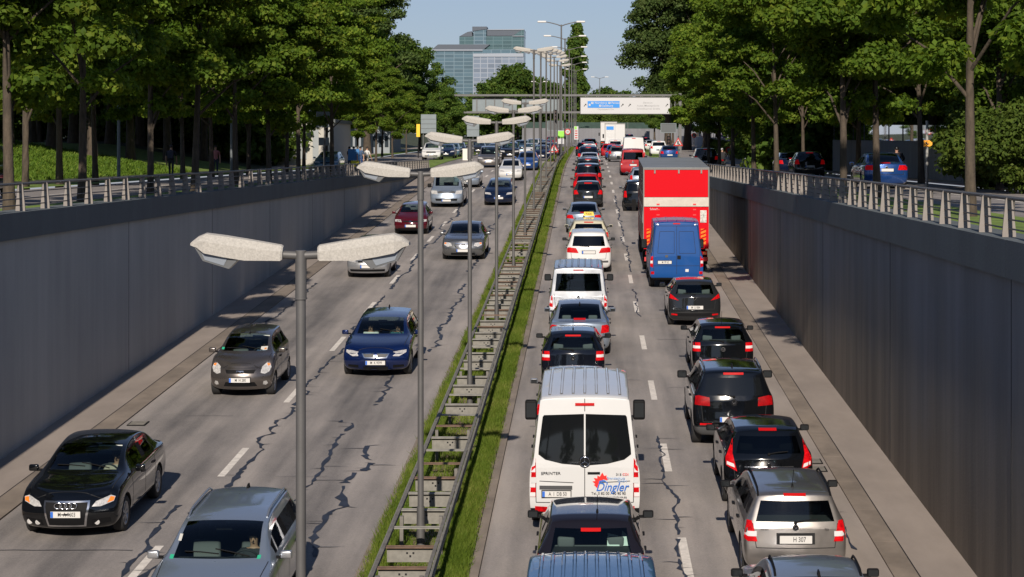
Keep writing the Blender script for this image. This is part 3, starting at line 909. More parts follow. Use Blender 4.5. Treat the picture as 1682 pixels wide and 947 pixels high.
# sign panel toward the camera
sp = empty('direction_sign', at(1027, 173, GY - .4), 'wide white direction sign with a blue panel hung on the gantry', 'road sign')
w_, h_ = 147 * GY / F, 27.5 * GY / F
mb = MB(); mb.box((0, 0, 0), (w_, .16, h_)); mb.build('panel', SIGNW, sp)
mb = MB()
for z in (-h_ / 2, h_ / 2): mb.box((0, -.03, z), (w_ + .1, .24, .06))
for x in (-w_ / 2, w_ / 2): mb.box((x, -.03, 0), (.06, .24, h_ - .065))
mb.build('frame', STEEL, sp)
U = GY / F
def sx(px): return (px - 1027) * U
def sz(py): return (173 - py) * U
mb = MB(); mb.box((sx(991.5), -.095, sz(171.2)), (52.5 * U, .02, 11 * U)); bp_ = mb.build('blue_panel', SIGNB, sp)
for s_, px, py, sz_, m in (('Nürnberg', 987, 168.6, .34, SIGNW), ('Passau', 1011, 168.6, .34, SIGNW), ('Salzburg', 998, 173.4, .36, SIGNW)):
    lettering(s_, sz_, m, sp, (sx(px), -.11, sz(py)), squeeze=1.1)
mb = MB()
for px, py in ((973, 168.7), (1001, 168.7), (986, 173.3)): mb.box((sx(px), -.108, sz(py)), (3.6 * U, .01, 3.2 * U))
mb.build('route_plate', SIGNW, sp)
lettering('9', .2, SIGNB, sp, (sx(973), -.116, sz(168.7))); lettering('92', .2, SIGNB, sp, (sx(1001), -.116, sz(168.7))); lettering('8', .2, SIGNB, sp, (sx(986), -.116, sz(173.3)))
mb = MB(); mb.box((sx(968.6), -.108, sz(171.8)), (3 * U, .01, 3.4 * U)); mb.build('pictogram', SIGNW, sp)
SGREY = mat('sign_lettering', (.30, .30, .31), .6)
lettering('Olympiapark Ost', .26, SGREY, sp, (sx(995), -.09, sz(179.3)), squeeze=1.1)
for s_, px, py in (('Zentrum', 1064, 168.5), ('Ausst.-Messegelände', 1064.5, 173.3), ('Schleißheimer Straße', 1065, 178.3)):
    lettering(s_, .29, SGREY, sp, (sx(px), -.09, sz(py)), squeeze=1.12)
for px, fl in ((961, 1), (1022, 1), (1034, 1), (1095, 1)):       # slanted lane arrows
    mb = MB()
    c = Vector((sx(px), -.092, sz(172.5)))
    mb.add([c + Vector(p) for p in ((-.16, 0, -.12), (-.10, 0, -.17), (.10, 0, .06), (.04, 0, .12))], [(0, 1, 2, 3)])
    mb.add([c + Vector(p) for p in ((-.02, 0, .17), (.17, 0, .17), (.17, 0, -.03))], [(0, 1, 2)])
    mb.build('arrow', INK, sp)
for k, px in enumerate(range(962, 1108, 18)):
    mb = MB(); a, b = gp(px, 156), gp(px, 160); c = Vector(at(px, 158.2, GY)) - Vector(sp.location)
    mb.box(c + Vector((0, .05, 0)), (.10, .5, .32)); mb.build('hanger', STEEL, sp)
# two sign panels seen from behind on the left half
for px0, px1, lab in ((776, 849, 'grey back of the wider sign panel on the left half of the gantry'), (857, 925, 'grey back of the sign panel behind the lamp heads on the gantry')):
    r0 = empty('direction_sign', at((px0 + px1) / 2, 174, GY + .5), lab, 'road sign')
    w2, h2 = (px1 - px0) * U, 24 * U
    mb = MB(); mb.box((0, 0, 0), (w2, .12, h2)); mb.build('panel', SIGNG, r0)
    for k in range(5): mb = MB(); mb.box((-w2 / 2 + w2 * (k + .5) / 5, -.1, 0), (.14, .08, h2)); mb.build('rib', STEEL, r0)
    for z in (h2 / 2 + .07,): mb = MB(); mb.box((0, -.02, z), (w2, .3, .14)); mb.build('top_edge', BLACKP, r0)

# ------------------------------------------------------------------ small signs, boards, signals
def board(px, py, y, wpx, hpx, m, label, cat='road sign', posts=1, slats=0, name='road_sign', foot=None, thick=.08, pole=STEEL, extra=None):
    x, _, z = at(px, py, y)
    zf = (upper(y) if abs(x + 1) > 8 else road(y)) if foot is None else foot
    r0 = empty(name, (x, y, zf), label, cat)
    w, h = wpx * y / F, hpx * y / F
    mb = MB(); mb.box((0, 0, z - zf), (w, thick, h)); mb.build('panel', m, r0)
    for k in range(posts):
        dx = 0 if posts == 1 else -w * .35 + w * .7 * k / (posts - 1)
        mb = MB(); mb.cyl((dx, thick / 2 + .05, 0), (dx, thick / 2 + .05, z - zf + h * .45), .05, .05, 8); mb.build('pole', pole, r0)
    for k in range(slats):
        mb = MB(); mb.box((0, -thick / 2 - .01, z - zf - h / 2 + h * (k + 1) / (slats + 1)), (w * .96, .02, .035)); mb.build('seam', SIGND, r0)
    return r0, w, h, z - zf, thick
board(704, 203, 196, 25, 31, SIGNG, 'grey back of a slatted direction board on two posts by the white SUV', posts=2, slats=3)
board(533, 196, 122, 27, 26, SIGNG, 'plain grey sign back above the pale blue car on the left street', posts=1)
board(532, 232, 128, 17, 13, SIGNG, 'smaller round-cornered grey sign back beneath the plain one on the left', posts=1)
board(777, 207, 215, 20, 34, SIGNG, 'pale grey sign back standing on a pole behind the lamp heads', posts=1, slats=2)
for px, lab in ((912, 'grey message board by the median lamps'), (1098, 'grey message board at the right end of the gantry')):
    r0, w, h, zz, th = board(px, 206 if px < 1000 else 210, 232, 25, 15, SIGND, lab, 'message board', name='message_board')
    mb = MB()
    for s_ in (-1, 1): mb.box((s_ * w / 2, -.06, zz), (.06, .06, h + .06)); mb.box((0, -.06, zz + s_ * h / 2), (w - .065, .06, .06))
    mb.build('frame', SIGNG, r0)
    tl = empty('traffic_light', r0.location + Vector((0, -.5, 0)), 'dark three-lamp traffic light ' + ('above the message board by the median' if px < 1000 else 'below the message board on the right'), 'traffic light')
    zt = zz + 1.2 if px < 1000 else zz - 1.55
    mb = MB(); mb.box((0, 0, zt), (.42, .3, 1.25)); mb.build('housing', BLACKP, tl)
    for dz in (.38, 0, -.38): mb = MB(); mb.cyl((0, -.16, zt + dz), (0, -.2, zt + dz), .13, .13, 12); mb.build('lens', mat('signal_lens', (.05, .03, .025), .3), tl)
    mb = MB(); mb.cyl((0, .3, 0), (0, .3, zt), .06, .06, 8); mb.build('pole', STEEL, tl)
LIME = mat('poster_lime', (.25, .62, .06), .5)
r0, w, h, zz, th = board(921.5, 225, 188, 10, 22, SIGNW, 'advertising board, lime green above and white below, on the median', 'board', name='poster_board')
mb = MB(); mb.box((0, -.05, zz + h * .2), (w * .98, .03, h * .52)); mb.build('poster', LIME, r0)
r0, w, h, zz, th = board(946.5, 218, 262, 7, 22, SIGNW, 'narrow white board with red lettering and green top on the median', 'board', name='poster_board')
mb = MB(); mb.box((-.08, -.05, zz + h * .38), (w * .5, .03, h * .2)); mb.build('poster', LIME, r0)
REDS = mat('sign_red', (.45, .02, .015), .6, spec=.2)
for k in range(4): mb = MB(); mb.box((0, -.05, zz + h * (.15 - .17 * k)), (w * .6, .02, h * .07)); mb.build('lettering', REDS, r0)
# round speed sign
x, y, z = at(932.5, 216, 215); zf = road(215)
r0 = empty('speed_sign', (x, y, zf), 'round white speed limit sign with a red rim on the median', 'road sign')
mb = MB(); mb.cyl((0, 0, z - zf), (0, .04, z - zf), .32, .32, 24, 0); mb.build('rim', REDS, r0)
mb = MB(); mb.cyl((0, -.012, z - zf), (0, 0.01, z - zf), .23, .23, 24, 0); mb.build('face', SIGNW, r0)
lettering('60', .24, INK, r0, (0, -.02, z - zf)); mb = MB(); mb.cyl((0, .08, 0), (0, .08, z - zf), .04, .04, 8); mb.build('pole', STEEL, r0)
def warn(px, py, y, wpx, label):
    x, _, z = at(px, py, y); zf = upper(y) if abs(x + 1) > 8 else road(y)
    r0 = empty('warning_sign', (x, y, zf), label, 'road sign')
    w = wpx * y / F; hh = w * .87; c = z - zf
    tri = lambda s_: [(-w / 2 * s_, c - hh * .38 * s_), (w / 2 * s_, c - hh * .38 * s_), (0, c + hh * .62 * s_)]
    mb = MB(); mb.prism(tri(1), 0, .04); me = mb.mesh('rim', REDS); fix_normals(me); put('rim', me, r0)
    mb = MB(); mb.prism(tri(.66), -.012, -.002); me = mb.mesh('face', SIGNW); fix_normals(me); put('face', me, r0)
    mb = MB(); mb.sphere((-.02, -.03, c + .12 * hh), (.07, .02, .07)); mb.box((-.02, -.03, c - .05 * hh), (.13, .02, .26 * hh)); mb.box((.10, -.03, c - .17 * hh), (.16, .02, .1 * hh)); mb.build('pictogram', INK, r0)
    mb = MB(); mb.cyl((0, .08, 0), (0, .08, c + .1), .04, .04, 8); mb.build('pole', STEEL, r0)
warn(910, 244, 172, 17, 'red and white roadworks warning triangle beside the median guard rail')
warn(1114, 234, 175, 16, 'red and white roadworks warning triangle right of the road behind the truck')
# orange diversion plate on a pale post, right street
x, y, z = at(1523, 235, 84); r0 = empty('sign_post', (x, y, upper(84)), 'pale post with a small orange diversion sign on the right verge', 'road sign')
mb = MB(); mb.cyl((0, .04, 0), (0, .04, 2.75), .06, .06, 10); mb.build('pole', mat('post_pale', (.33, .33, .31), .5, .2), r0)
mb = MB(); mb.box((0.02, -.06, z - upper(84)), (.36, .03, .26)); pl = mb.build('plate', mat('sign_orange', (.85, .36, .02), .5), r0)
mb = MB(); c = z - upper(84)
mb.add([(-.09, -.08, c + .05), (-.02, -.08, c + .05), (.0, -.08, c - .03), (.0, -.08, c + .0), (.10, -.08, c - .02), (.0, -.08, c - .07), (-.09, -.08, c - .01)], [tuple(range(7))]); mb.build('arrow', INK, r0)
# red-rimmed no entry signs on the barrier wall
for px, py, y, lab in ((1140, 222, 255, 'small round red-rimmed sign before the grey noise wall'), (1197, 246, 200, 'dark red round sign low before the grey noise wall')):
    x, _, z = at(px, py, y); r0 = empty('round_sign', (x, y, upper(y)), lab, 'road sign')
    c = z - upper(y)
    mb = MB(); mb.cyl((0, 0, c), (0, .04, c), .32, .32, 20); mb.build('rim', REDS, r0)
    mb = MB(); mb.cyl((0, -.01, c), (0, 0, c), .2, .2, 20); mb.build('face', SIGND, r0)
    mb = MB(); mb.cyl((0, .08, 0), (0, .08, c), .04, .04, 8); mb.build('pole', STEEL, r0)
# yellow advertising pole, white cabinet
x, y, z = at(687, 214, 205); r0 = empty('advert_pylon', (x, y, upper(y)), 'slim yellow advertising pylon beside the slatted grey board', 'pylon')
mb = MB(); mb.box((0, 0, z - upper(y)), (.36, .2, 1.3)); mb.build('panel', mat('yellow_panel', (.78, .5, .02), .5), r0); mb = MB(); mb.box((0, 0, .7), (.1, .1, 1.4)); mb.build('pole', BLACKP, r0)
x, y, z = at(768, 244, 190); r0 = empty('utility_cabinet', (x, y, upper(y)), 'white utility cabinet beside the parked cars on the left', 'cabinet')
mb = MB(); mb.box((0, 0, .55), (.9, .5, 1.1)); mb.build('housing', mat('cabinet_white', (.62, .6, .55), .6), r0); mb = MB(); mb.box((0, -.005, .55), (.012, .5, 1.0)); mb.build('door_gap', SIGND, r0)
x, y, z = at(581, 247, 150); r0 = empty('advert_pillar', (x, y, upper(y)), 'blue and yellow poster board near the pedestrians on the left', 'board')
mb = MB(); mb.box((0, 0, 1.2), (.82, .2, .85)); mb.build('poster', mat('poster_blue', (.03, .16, .4), .5), r0); mb = MB(); mb.box((.1, 0, .52), (.6, .2, .45)); mb.build('lower_panel', mat('poster_yellow', (.7, .62, .03), .5), r0); mb = MB(); mb.box((0, .02, .15), (.1, .1, .3)); mb.build('stand', BLACKP, r0)

# ------------------------------------------------------------------ noise barriers, far wall, buildings
GREENP = mat('green_panel', (.018, .045, .034), .35, var=.25, vscale=1.0)
FAR_CONC = concrete_wall_mat('far_concrete', (.19, .19, .20), (.13, .13, .14))
def noise_wall(x0, y0, x1, y1, zt0, zt1, g0, g1, label, panes=True, z_lo=None):
    root = empty('noise_barrier', (x0, y0, upper(y0)), label, 'noise barrier')
    n = max(3, int(math.hypot(x1 - x0, y1 - y0) / 5))
    cw = MB(); P = []
    for k in range(n + 1):
        t = k / n
        P.append((x0 + (x1 - x0) * t, y0 + (y1 - y0) * t, zt0 + (zt1 - zt0) * t, g0 + (g1 - g0) * t))
    d = Vector((x1 - x0, y1 - y0, 0)).normalized(); nrm = Vector((d.y, -d.x, 0)) * .12
    o = root.location
    for k in range(n):
        a, b = P[k], P[k + 1]
        za, zb = upper(a[1]) - .1, upper(b[1]) - .1
        pa, pb = Vector((a[0], a[1], 0)) + d * .012, Vector((b[0], b[1], 0)) - d * .012
        V = [pa - nrm + Vector((0, 0, za)), pb - nrm + Vector((0, 0, zb)), pb + nrm + Vector((0, 0, zb)), pa + nrm + Vector((0, 0, za)),
             pa - nrm + Vector((0, 0, a[2])), pb - nrm + Vector((0, 0, b[2])), pb + nrm + Vector((0, 0, b[2])), pa + nrm + Vector((0, 0, a[2]))]
        cw.add([v - o for v in V], [(3, 2, 1, 0), (4, 5, 6, 7), (0, 1, 5, 4), (1, 2, 6, 5), (2, 3, 7, 6), (3, 0, 4, 7)])
    me = cw.mesh('concrete_panel', BARRIER_CONC if y0 < 300 else FAR_CONC); fix_normals(me); put('concrete_panel', me, root)
    if panes:
        for k in range(n):
            a, b = P[k], P[k + 1]
            gl = MB(); q = nrm * .12
            pa, pb = Vector((a[0], a[1], 0)) + d * .05, Vector((b[0], b[1], 0)) - d * .05
            V = []
            for sg in (-1, 1): V += [pa + q * sg + Vector((0, 0, a[2] + .01)) - o, pb + q * sg + Vector((0, 0, b[2] + .01)) - o, pb + q * sg + Vector((0, 0, b[3])) - o, pa + q * sg + Vector((0, 0, a[3])) - o]
            gl.add(V, [(0, 1, 2, 3), (7, 6, 5, 4), (3, 2, 6, 7)])
            me = gl.mesh('glass_pane', panes); put('glass_pane', me, root)
        for k in range(n + 1):
            a = P[k]; pm_ = MB(); pm_.box(Vector((a[0], a[1], (a[2] + a[3]) / 2 + .01)) - o, (.09, .09, a[3] - a[2])); pm_.build('mullion', STEEL, root)
    return root
noise_wall(17.2, 84, 17.2, 140, 8.75, 9.15, 9.45, 10.2, 'shaded grey noise wall with dark glass on top behind the bright blue saloon', panes=glass('barrier_glass', (.42, .52, .50)))
noise_wall(17.2, 168, 17.2, 380, 9.2, 11.2, 10.5, 13.0, 'long pale grey noise wall with glass top receding right of the road', panes=glass('barrier_glass_far', (.50, .60, .58)))
noise_wall(-14, 430, 20, 432, CAMZ + 37 * 430 / F, CAMZ + 36 * 430 / F, CAMZ + 47 * 430 / F, CAMZ + 46 * 430 / F, 'distant grey wall with green panels on top across the far end of the road', panes=GREENP)
noise_wall(5.5, 405, 12.5, 404, CAMZ + 32 * 405 / F, CAMZ + 32 * 405 / F, 0, 0, 'distant bare grey wall segment in front of the green panels', panes=None)
# pale end pier of the near barrier
mb = MB(); mb.box((0, 0, 1.0), (.5, .35, 2.0)); o = mb.build('wall_pier', mat('pier_pale', (.34, .33, .31), .8, var=.15), None, (17.25, 83.4, 6.88)); tag(o, 'pale concrete pier ending the shaded noise wall beside the bushes', 'pier')
# white things behind the glass of the far barrier
mb = MB(); mb.box((0, 0, 0), (2.4, .8, 2.2), 0); mb.box((-1.5, 0, .2), (.7, .8, 2.6), 1); x, y, z = at(1190, 214, 345)
o = mb.build('site_container', [SIGNW, mat('container_orange', (.6, .14, .02), .6)], None, (21.5, 345, 11.2)); tag(o, 'white and orange site container seen over the long noise wall', 'container')
# low hedge strips before the barrier
def window_block(name, x0, x1, y, z0, z1, depth, m_wall, m_win, cols, rows, label, ww=.6, wh=.55, frame=None, roof=True):
    root = empty(name, ((x0 + x1) / 2, y, z0), label, 'building')
    W, H = x1 - x0, z1 - z0
    mb = MB(); mb.box((0, depth / 2, H / 2), (W, depth, H)); mb.build('wall', m_wall, root)
    k = 0
    for r_ in range(rows):
        for c in range(cols):
            cw, ch = W / cols, H / rows
            if cols * rows <= 100 or True:
                mb = MB(); mb.box((-W / 2 + cw * (c + .5), -.02, ch * (r_ + .5)), (cw * ww, .06, ch * wh))
                if k < 100: mb.build('window', m_win, root)
                k += 1
    if roof: mb = MB(); mb.box((0, depth / 2, H + .15), (W + .3, depth + .3, .3)); mb.build('roof', SIGND, root)
    return root
WHITEW = mat('render_white', (.42, .40, .36), .8, var=.06); GREYW = mat('render_grey', (.235, .26, .285), .7, var=.06, vscale=.4)
WIN = mat('window_dark', (.03, .04, .05), .1, 0, .7)
window_block('pavilion', *(at(430, 0, 168)[0], at(548, 0, 168)[0]), 168, upper(168), upper(168) + 3.6, 12, WHITEW, mat('window_pale', (.30, .32, .33), .15, 0, .6), 6, 1, 'low sunlit white building behind the left trees', .5, .7)
window_block('office_block', *(at(552, 0, 235)[0], at(640, 0, 235)[0]), 235, upper(235), upper(235) + 8.6, 14, GREYW, WIN, 9, 3, 'shaded grey office block with window rows behind the left trees', .62, .45)

# glass towers far away
def tower_mat(name, base, frame, glass_c, sx_, sz_):
    m = bpy.data.materials.new(name); m.use_nodes = True
    t, b = nodes_of(m)
    tc = N(t, 'ShaderNodeNewGeometry')
    sp_ = N(t, 'ShaderNodeSeparateXYZ'); t.links.new(tc.outputs['Position'], sp_.inputs[0])
    cb = N(t, 'ShaderNodeCombineXYZ'); t.links.new(sp_.outputs['X'], cb.inputs['X']); t.links.new(sp_.outputs['Z'], cb.inputs['Y'])
    br = N(t, 'ShaderNodeTexBrick', offset=0.0); br.inputs['Scale'].default_value = 1.0
    br.inputs['Brick Width'].default_value = sx_; br.inputs['Row Height'].default_value = sz_; br.inputs['Mortar Size'].default_value = .22; br.inputs['Mortar Smooth'].default_value = .1
    br.inputs['Color1'].default_value = (*glass_c, 1); br.inputs['Color2'].default_value = (*[c * .72 for c in glass_c], 1); br.inputs['Mortar'].default_value = (*frame, 1); br.inputs['Bias'].default_value = 0
    t.links.new(cb.outputs[0], br.inputs['Vector'])
    t.links.new(br.outputs['Color'], b.inputs['Base Color'])
    b.inputs['Roughness'].default_value = .22; b.inputs['Specular IOR Level'].default_value = .8
    MATS[name] = m; return m
TY = 1150; TU = TY / F
def tx(px): return (px - 965) * TU
def tz(py): return CAMZ - (py - 247) * TU
TG = tower_mat('curtain_wall', None, (.135, .195, .235), (.075, .135, .175), 5.4, 2.1)
TG2 = tower_mat('curtain_wall_teal', None, (.085, .145, .16), (.05, .105, .118), 5.4, 2.1)
TW = tower_mat('white_facade', None, (.27, .30, .35), (.17, .21, .275), 4.0, 2.6)
TR = mat('tower_roof', (.06, .075, .10), .6)
TCAP = mat('tower_cap', (.26, .29, .34), .5)
tw = empty('glass_tower', (tx(810), TY, 10), 'far blue-green glass office tower with sloping dark roof above the trees', 'building')
def tpoly(poly, y0, y1, m, name):
    mb = MB(); o = tw.location
    mb.prism([(tx(a) - o.x, tz(b) - o.z) for a, b in poly], y0, y1); me = mb.mesh(name, m); fix_normals(me); return put(name, me, tw)
tpoly([(754.5, 60), (754.5, 200), (860.5, 200), (860.5, 59), (842, 59), (778, 59)], 0, 30, TG2, 'tower_body')
tpoly([(754.5, 59.4), (776, 59.4), (775, 51), (768, 52)], -.3, 30, TR, 'roof')
tpoly([(778, 43.8), (778, 73), (799, 73), (799, 43.8)], -1.2, 12, TG, 'lift_tower')
tpoly([(776, 43.5), (800, 43.5), (800, 47.5), (776, 51)], -1.6, 12.4, TR, 'roof')
tpoly([(800, 58.5), (842, 58.5), (858, 49), (800, 49)], -.4, 30, TR, 'roof')
tpoly([(842, 59.2), (860.8, 59.2), (860.8, 48), (858, 48)], -.5, 30, TG2, 'gable')
tpoly([(800, 49), (860.8, 48.8), (860.8, 47.4), (800, 48.2)], -.8, 30, TCAP, 'roof_edge')
tpoly([(842, 59.4), (860.5, 59.4), (860.5, 58.4), (842, 58.4)], -.9, -.3, TCAP, 'roof_edge')
t2 = empty('glass_block', (tx(750), TY - 12, 10), 'lower blue glass office block with dark flat roof beneath the tower', 'building'); tw2 = tw; tw = t2
tpoly([(712, 83.5), (712, 200), (796, 200), (796, 83.5)], 0, 8, TG, 'block_body')
tpoly([(712, 82.8), (796, 82.8), (806, 74.5), (722, 74.5)], -.4, 8.2, TR, 'roof')
tpoly([(712, 84.6), (796, 84.6), (796, 82.8), (712, 82.8)], -.8, -.1, TCAP, 'roof_edge')
tpoly([(796.2, 84.6), (796.2, 200), (797, 200), (797, 84.6)], -.8, .3, TCAP, 'corner_edge')
t3 = empty('white_block', (tx(820), TY - 24, 10), 'white office block with rows of windows at the foot of the glass tower', 'building'); tw = t3
tpoly([(781, 96), (781, 200), (862, 200), (862, 96)], 0, 8, TW, 'block_body')
tpoly([(781, 96), (862, 96), (862, 90.5), (781, 91)], -.3, 8.2, TCAP, 'parapet')
tpoly([(796, 90.4), (850, 90.4), (850, 84), (796, 84)], 2, 8, TG, 'penthouse')

# ------------------------------------------------------------------ the bridge the photograph was taken from
br_ = empty('bridge', (0, -8, 0), 'concrete road bridge over the sunken road from which the view is taken', 'bridge')
mb = MB(); mb.box((0, 0, 6.55), (60, 14, .7)); mb.build('deck', BARRIER_CONC, br_)
for s_ in (-1, 1):
    mb = MB(); mb.box((0, s_ * 6.85, 7.1), (60, .28, .38)); mb.build('parapet', BARRIER_CONC, br_)
for x_ in (-12.9, 6.9):
    mb = MB(); mb.box((x_, 0, 3.05), (.9, 13.6, 6.28)); mb.build('abutment', BARRIER_CONC, br_)

# ------------------------------------------------------------------ trees
def crown_mesh(name, seed, rx, rz, n, leaf, m, nclump=46, flat=.62, cr=(1.0, 1.7), base=.0, shape='round'):
    """leaf-sized faces gathered in clumps through an ellipsoid crown; origin at the crown's foot"""
    g_ = np.random.default_rng(seed)
    C, Rr = [], []
    while len(C) < nclump:
        p = g_.normal(0, 1, 3); p /= np.linalg.norm(p)
        r_ = g_.random() ** .42
        q = p * r_
        zz = (q[2] + 1) / 2
        if shape == 'round': k = 1.0 - .25 * max(0, zz - .5) * 2
        elif shape == 'poplar': k = .9 - .5 * zz
        elif shape == 'cone': k = 1.05 - .85 * zz
        else: k = 1
        C.append((q[0] * rx * k, q[1] * rx * k, rz * (1 + q[2])))
        Rr.append(g_.uniform(*cr))
    C = np.array(C); Rr = np.array(Rr)
    w = Rr ** 2; w /= w.sum()
    idx = g_.choice(len(C), n, p=w)
    d = g_.normal(0, 1, (n, 3)); d /= np.linalg.norm(d, axis=1)[:, None]
    rad = Rr[idx] * (g_.random(n) ** .45) * g_.uniform(.75, 1.12, n)
    off = d * rad[:, None]; off[:, 2] *= flat
    off[:, 2] -= .12 * (off[:, 0] ** 2 + off[:, 1] ** 2) / np.maximum(Rr[idx], .3)
    P = C[idx] + off
    nr = d * .7 + g_.normal(0, .55, (n, 3)); nr[:, 2] += .45
    nr /= np.linalg.norm(nr, axis=1)[:, None]
    t = np.cross(nr, g_.normal(0, 1, (n, 3))); t /= np.linalg.norm(t, axis=1)[:, None]
    b = np.cross(nr, t)
    s = leaf * g_.uniform(.55, 1.35, n)[:, None]
    V = np.empty((n, 4, 3))
    V[:, 0] = P - t * s * .62; V[:, 1] = P - b * s * .42 + nr * s * .10; V[:, 2] = P + t * s * .62; V[:, 3] = P + b * s * .42 + nr * s * .10
    me = bpy.data.meshes.new(name)
    me.vertices.add(4 * n); me.vertices.foreach_set('co', V.reshape(-1))
    me.loops.add(4 * n); me.loops.foreach_set('vertex_index', np.arange(4 * n, dtype=np.int32))
    me.polygons.add(n); me.polygons.foreach_set('loop_start', np.arange(0, 4 * n, 4, dtype=np.int32)); me.polygons.foreach_set('loop_total', np.full(n, 4, dtype=np.int32))
    me.materials.append(m); me.update(calc_edges=True)
    return me, C

def trunk_mesh(name, seed, h, r0, C, zoff, nl=9, lean=.03):
    rnd = random.Random(seed)
    mb = MB()
    top = zoff + max(c[2] for c in C) * .62
    path, rad = [], []
    n = 9
    ax, ay = rnd.uniform(-lean, lean), rnd.uniform(-lean, lean)
    for k in range(n):
        t = k / (n - 1)
        path.append((ax * top * t + .05 * math.sin(3 * t + seed), ay * top * t + .05 * math.cos(2.4 * t + seed), -.15 + (top + .15) * t))
        rad.append(r0 * (1.25 if k == 0 else 1 - .78 * t))
    mb.tube(path, rad, 9)
    order = sorted(range(len(C)), key=lambda i: rnd.random())[:nl]
    for i in order:
        c = Vector(C[i]) + Vector((0, 0, zoff))
        t = min(.92, max(.28, (c.z * .62) / top))
        k = t * (n - 1); a = Vector(path[int(k)]).lerp(Vector(path[min(n - 1, int(k) + 1)]), k - int(k))
        mid = a.lerp(c, .5) + Vector((0, 0, .25))
        rr = r0 * (1 - .78 * t) * .55
        mb.tube([a, mid, c], [rr, rr * .6, rr * .2], 6)
    return mb.mesh(name, BARK)

class Tree:
    def __init__(s, name, seed, rx, rz, zc, n, leaf, m, r0, **kw):
        nl = kw.pop('nl', 10)
        s.name = name
        s.crown, C = crown_mesh('crown', seed, rx, rz, n, leaf, m, **kw)
        s.trunk = trunk_mesh('trunk', seed, zc, r0, C, zc, nl)
        s.zc = zc
        s.k = 0
    def put(s, x, y, z, label, group, sc=1.0, rz=None, sz=None, cat='tree'):
        r_ = empty(s.name, (x, y, z), label, cat, group, rz if rz is not None else random.uniform(0, 6.28))
        r_.scale = (sc, sc, sz or sc)
        put('trunk', s.trunk, r_)
        put('crown', s.crown, r_, (0, 0, s.zc))
        return r_

MAPLE = [Tree('maple_tree', 11 + i, 3.3, 4.7, 2.6, 54000, .145, LEAF_A, .14, nclump=88, cr=(.5, 1.0), flat=.48) for i in range(4)]
PARK = [Tree('park_tree', 31 + i, 5.0, 6.5, 2.5, 40000, .26, LEAF_B, .30, nclump=95, cr=(.8, 1.7), flat=.55) for i in range(3)]
BIG = [Tree('poplar_tree', 51 + i, 5.6, 11.0, 4.0, 60000, .30, LEAF_C, .5, nclump=120, cr=(1.0, 2.1), nl=16) for i in range(2)]
POP = Tree('lombardy_poplar', 61, 3.2, 11.0, 1.5, 9000, .6, LEAF_B, .4, nclump=60, cr=(1.0, 1.7), shape='poplar')
DIST = [Tree('distant_tree', 71 + i, 6.0, 6.5, 2.0, 11000, .52, LEAF_B, .35, nclump=40, cr=(1.6, 2.8)) for i in range(3)]
BUSH = [Tree('bush', 81 + i, 1.5, 1.1, .1, 18000, .105, LEAF_D, .06, nclump=34, cr=(.35, .75), nl=5) for i in range(2)]

SHRUB = [Tree('shrub', 91 + i, 3.2, 2.1, .1, 9000, .3, LEAF_B, .08, nclump=34, cr=(.8, 1.5), nl=5) for i in range(2)]
rt = random.Random(21)
def row(trees, spots, label, group, sc=(1, 1)):
    for k, (x, y) in enumerate(spots):
        z = upper(y) + (bankL(x) if x < 0 else 0)
        t = trees[k % len(trees)]
        t.put(x, y, z, label.format(o=ordinal(k)), group, rt.uniform(*sc), rt.uniform(0, 6.28))
def X(px, y): return (px - 965) * y / F
# first row on the left verge, behind the railing
def on_line(xl, pxs): return [(xl + d_, (xl + d_) * F / (px - 965)) for px, d_ in zip(pxs, (0, .5, -.7, .4, -.5, .6, -.3))]
row(MAPLE, on_line(-14.5, (133, 15, 245, 322, 388, 443, 490)) + [(-14.5, 114)],
    '{o} maple of the row on the verge behind the left railing, counted as they recede', 'maples behind the left railing', (.94, 1.06))
row(MAPLE[::-1], [(X(155, 92), 92), (X(40, 80), 80), (X(96, 86), 86), (X(300, 108), 108), (X(347, 114), 114), (X(410, 122), 122), (X(470, 132), 132), (X(500, 142), 142), (X(536, 152), 152)],
    '{o} maple of the farther row across the left street', 'maples across the left street', (1.0, 1.15))
# trees of the park behind the lawn
for k, (px, y, s_) in enumerate(((15, 128, 1.15), (85, 134, 1.1), (150, 131, 1.15), (215, 138, 1.1), (275, 146, 1.15), (120, 152, 1.3), (50, 148, 1.3), (335, 158, 1.1), (60, 166, 1.4), (230, 165, 1.35), (390, 172, 1.1), (-60, 130, 1.2), (310, 178, 1.35), (445, 186, 1.15), (380, 200, 1.4), (180, 160, 1.3), (-30, 150, 1.3), (-120, 118, 1.2))):
    x = X(px, y); PARK[k % 3].put(x, y, upper(y) + bankL(x), f'{ordinal(k)} dark park tree of the wood behind the left lawn, from the front', 'park trees behind the left lawn', s_, rt.uniform(0, 6.28))
# left group by the bend
row(MAPLE, [(X(618, 182), 182), (X(645, 205), 205), (X(588, 186), 186), (X(628, 212), 212), (X(668, 236), 236), (X(562, 196), 196)], '{o} bushy tree of the grove behind the left pedestrians', 'trees behind the pedestrians', (.72, .86))
for k, (px, y, s_) in enumerate(((540, 240, 1.0), (604, 232, .90), (500, 246, 1.1), (455, 245, 1.05))):
    BIG[k % 2].put(X(px, y), y, upper(y), ['tall leaning poplar nearest the gap of sky on the left', 'tallest poplar at the left edge of the sky', 'tall poplar left of the sky, second from the gap', 'tall poplar rising behind the white building'][k], 'tall poplars on the left', s_, rt.uniform(0, 6.28))
for k, (px, y, s_) in enumerate(((690, 262, .86), (728, 238, .52), (655, 255, .95), (742, 310, .48), (640, 290, 1.0), (760, 345, .42))):
    PARK[k % 3].put(X(px, y), y, upper(y), f'{ordinal(k)} green tree left of the glass tower beyond the gantry', 'trees left of the tower', s_, rt.uniform(0, 6.28))
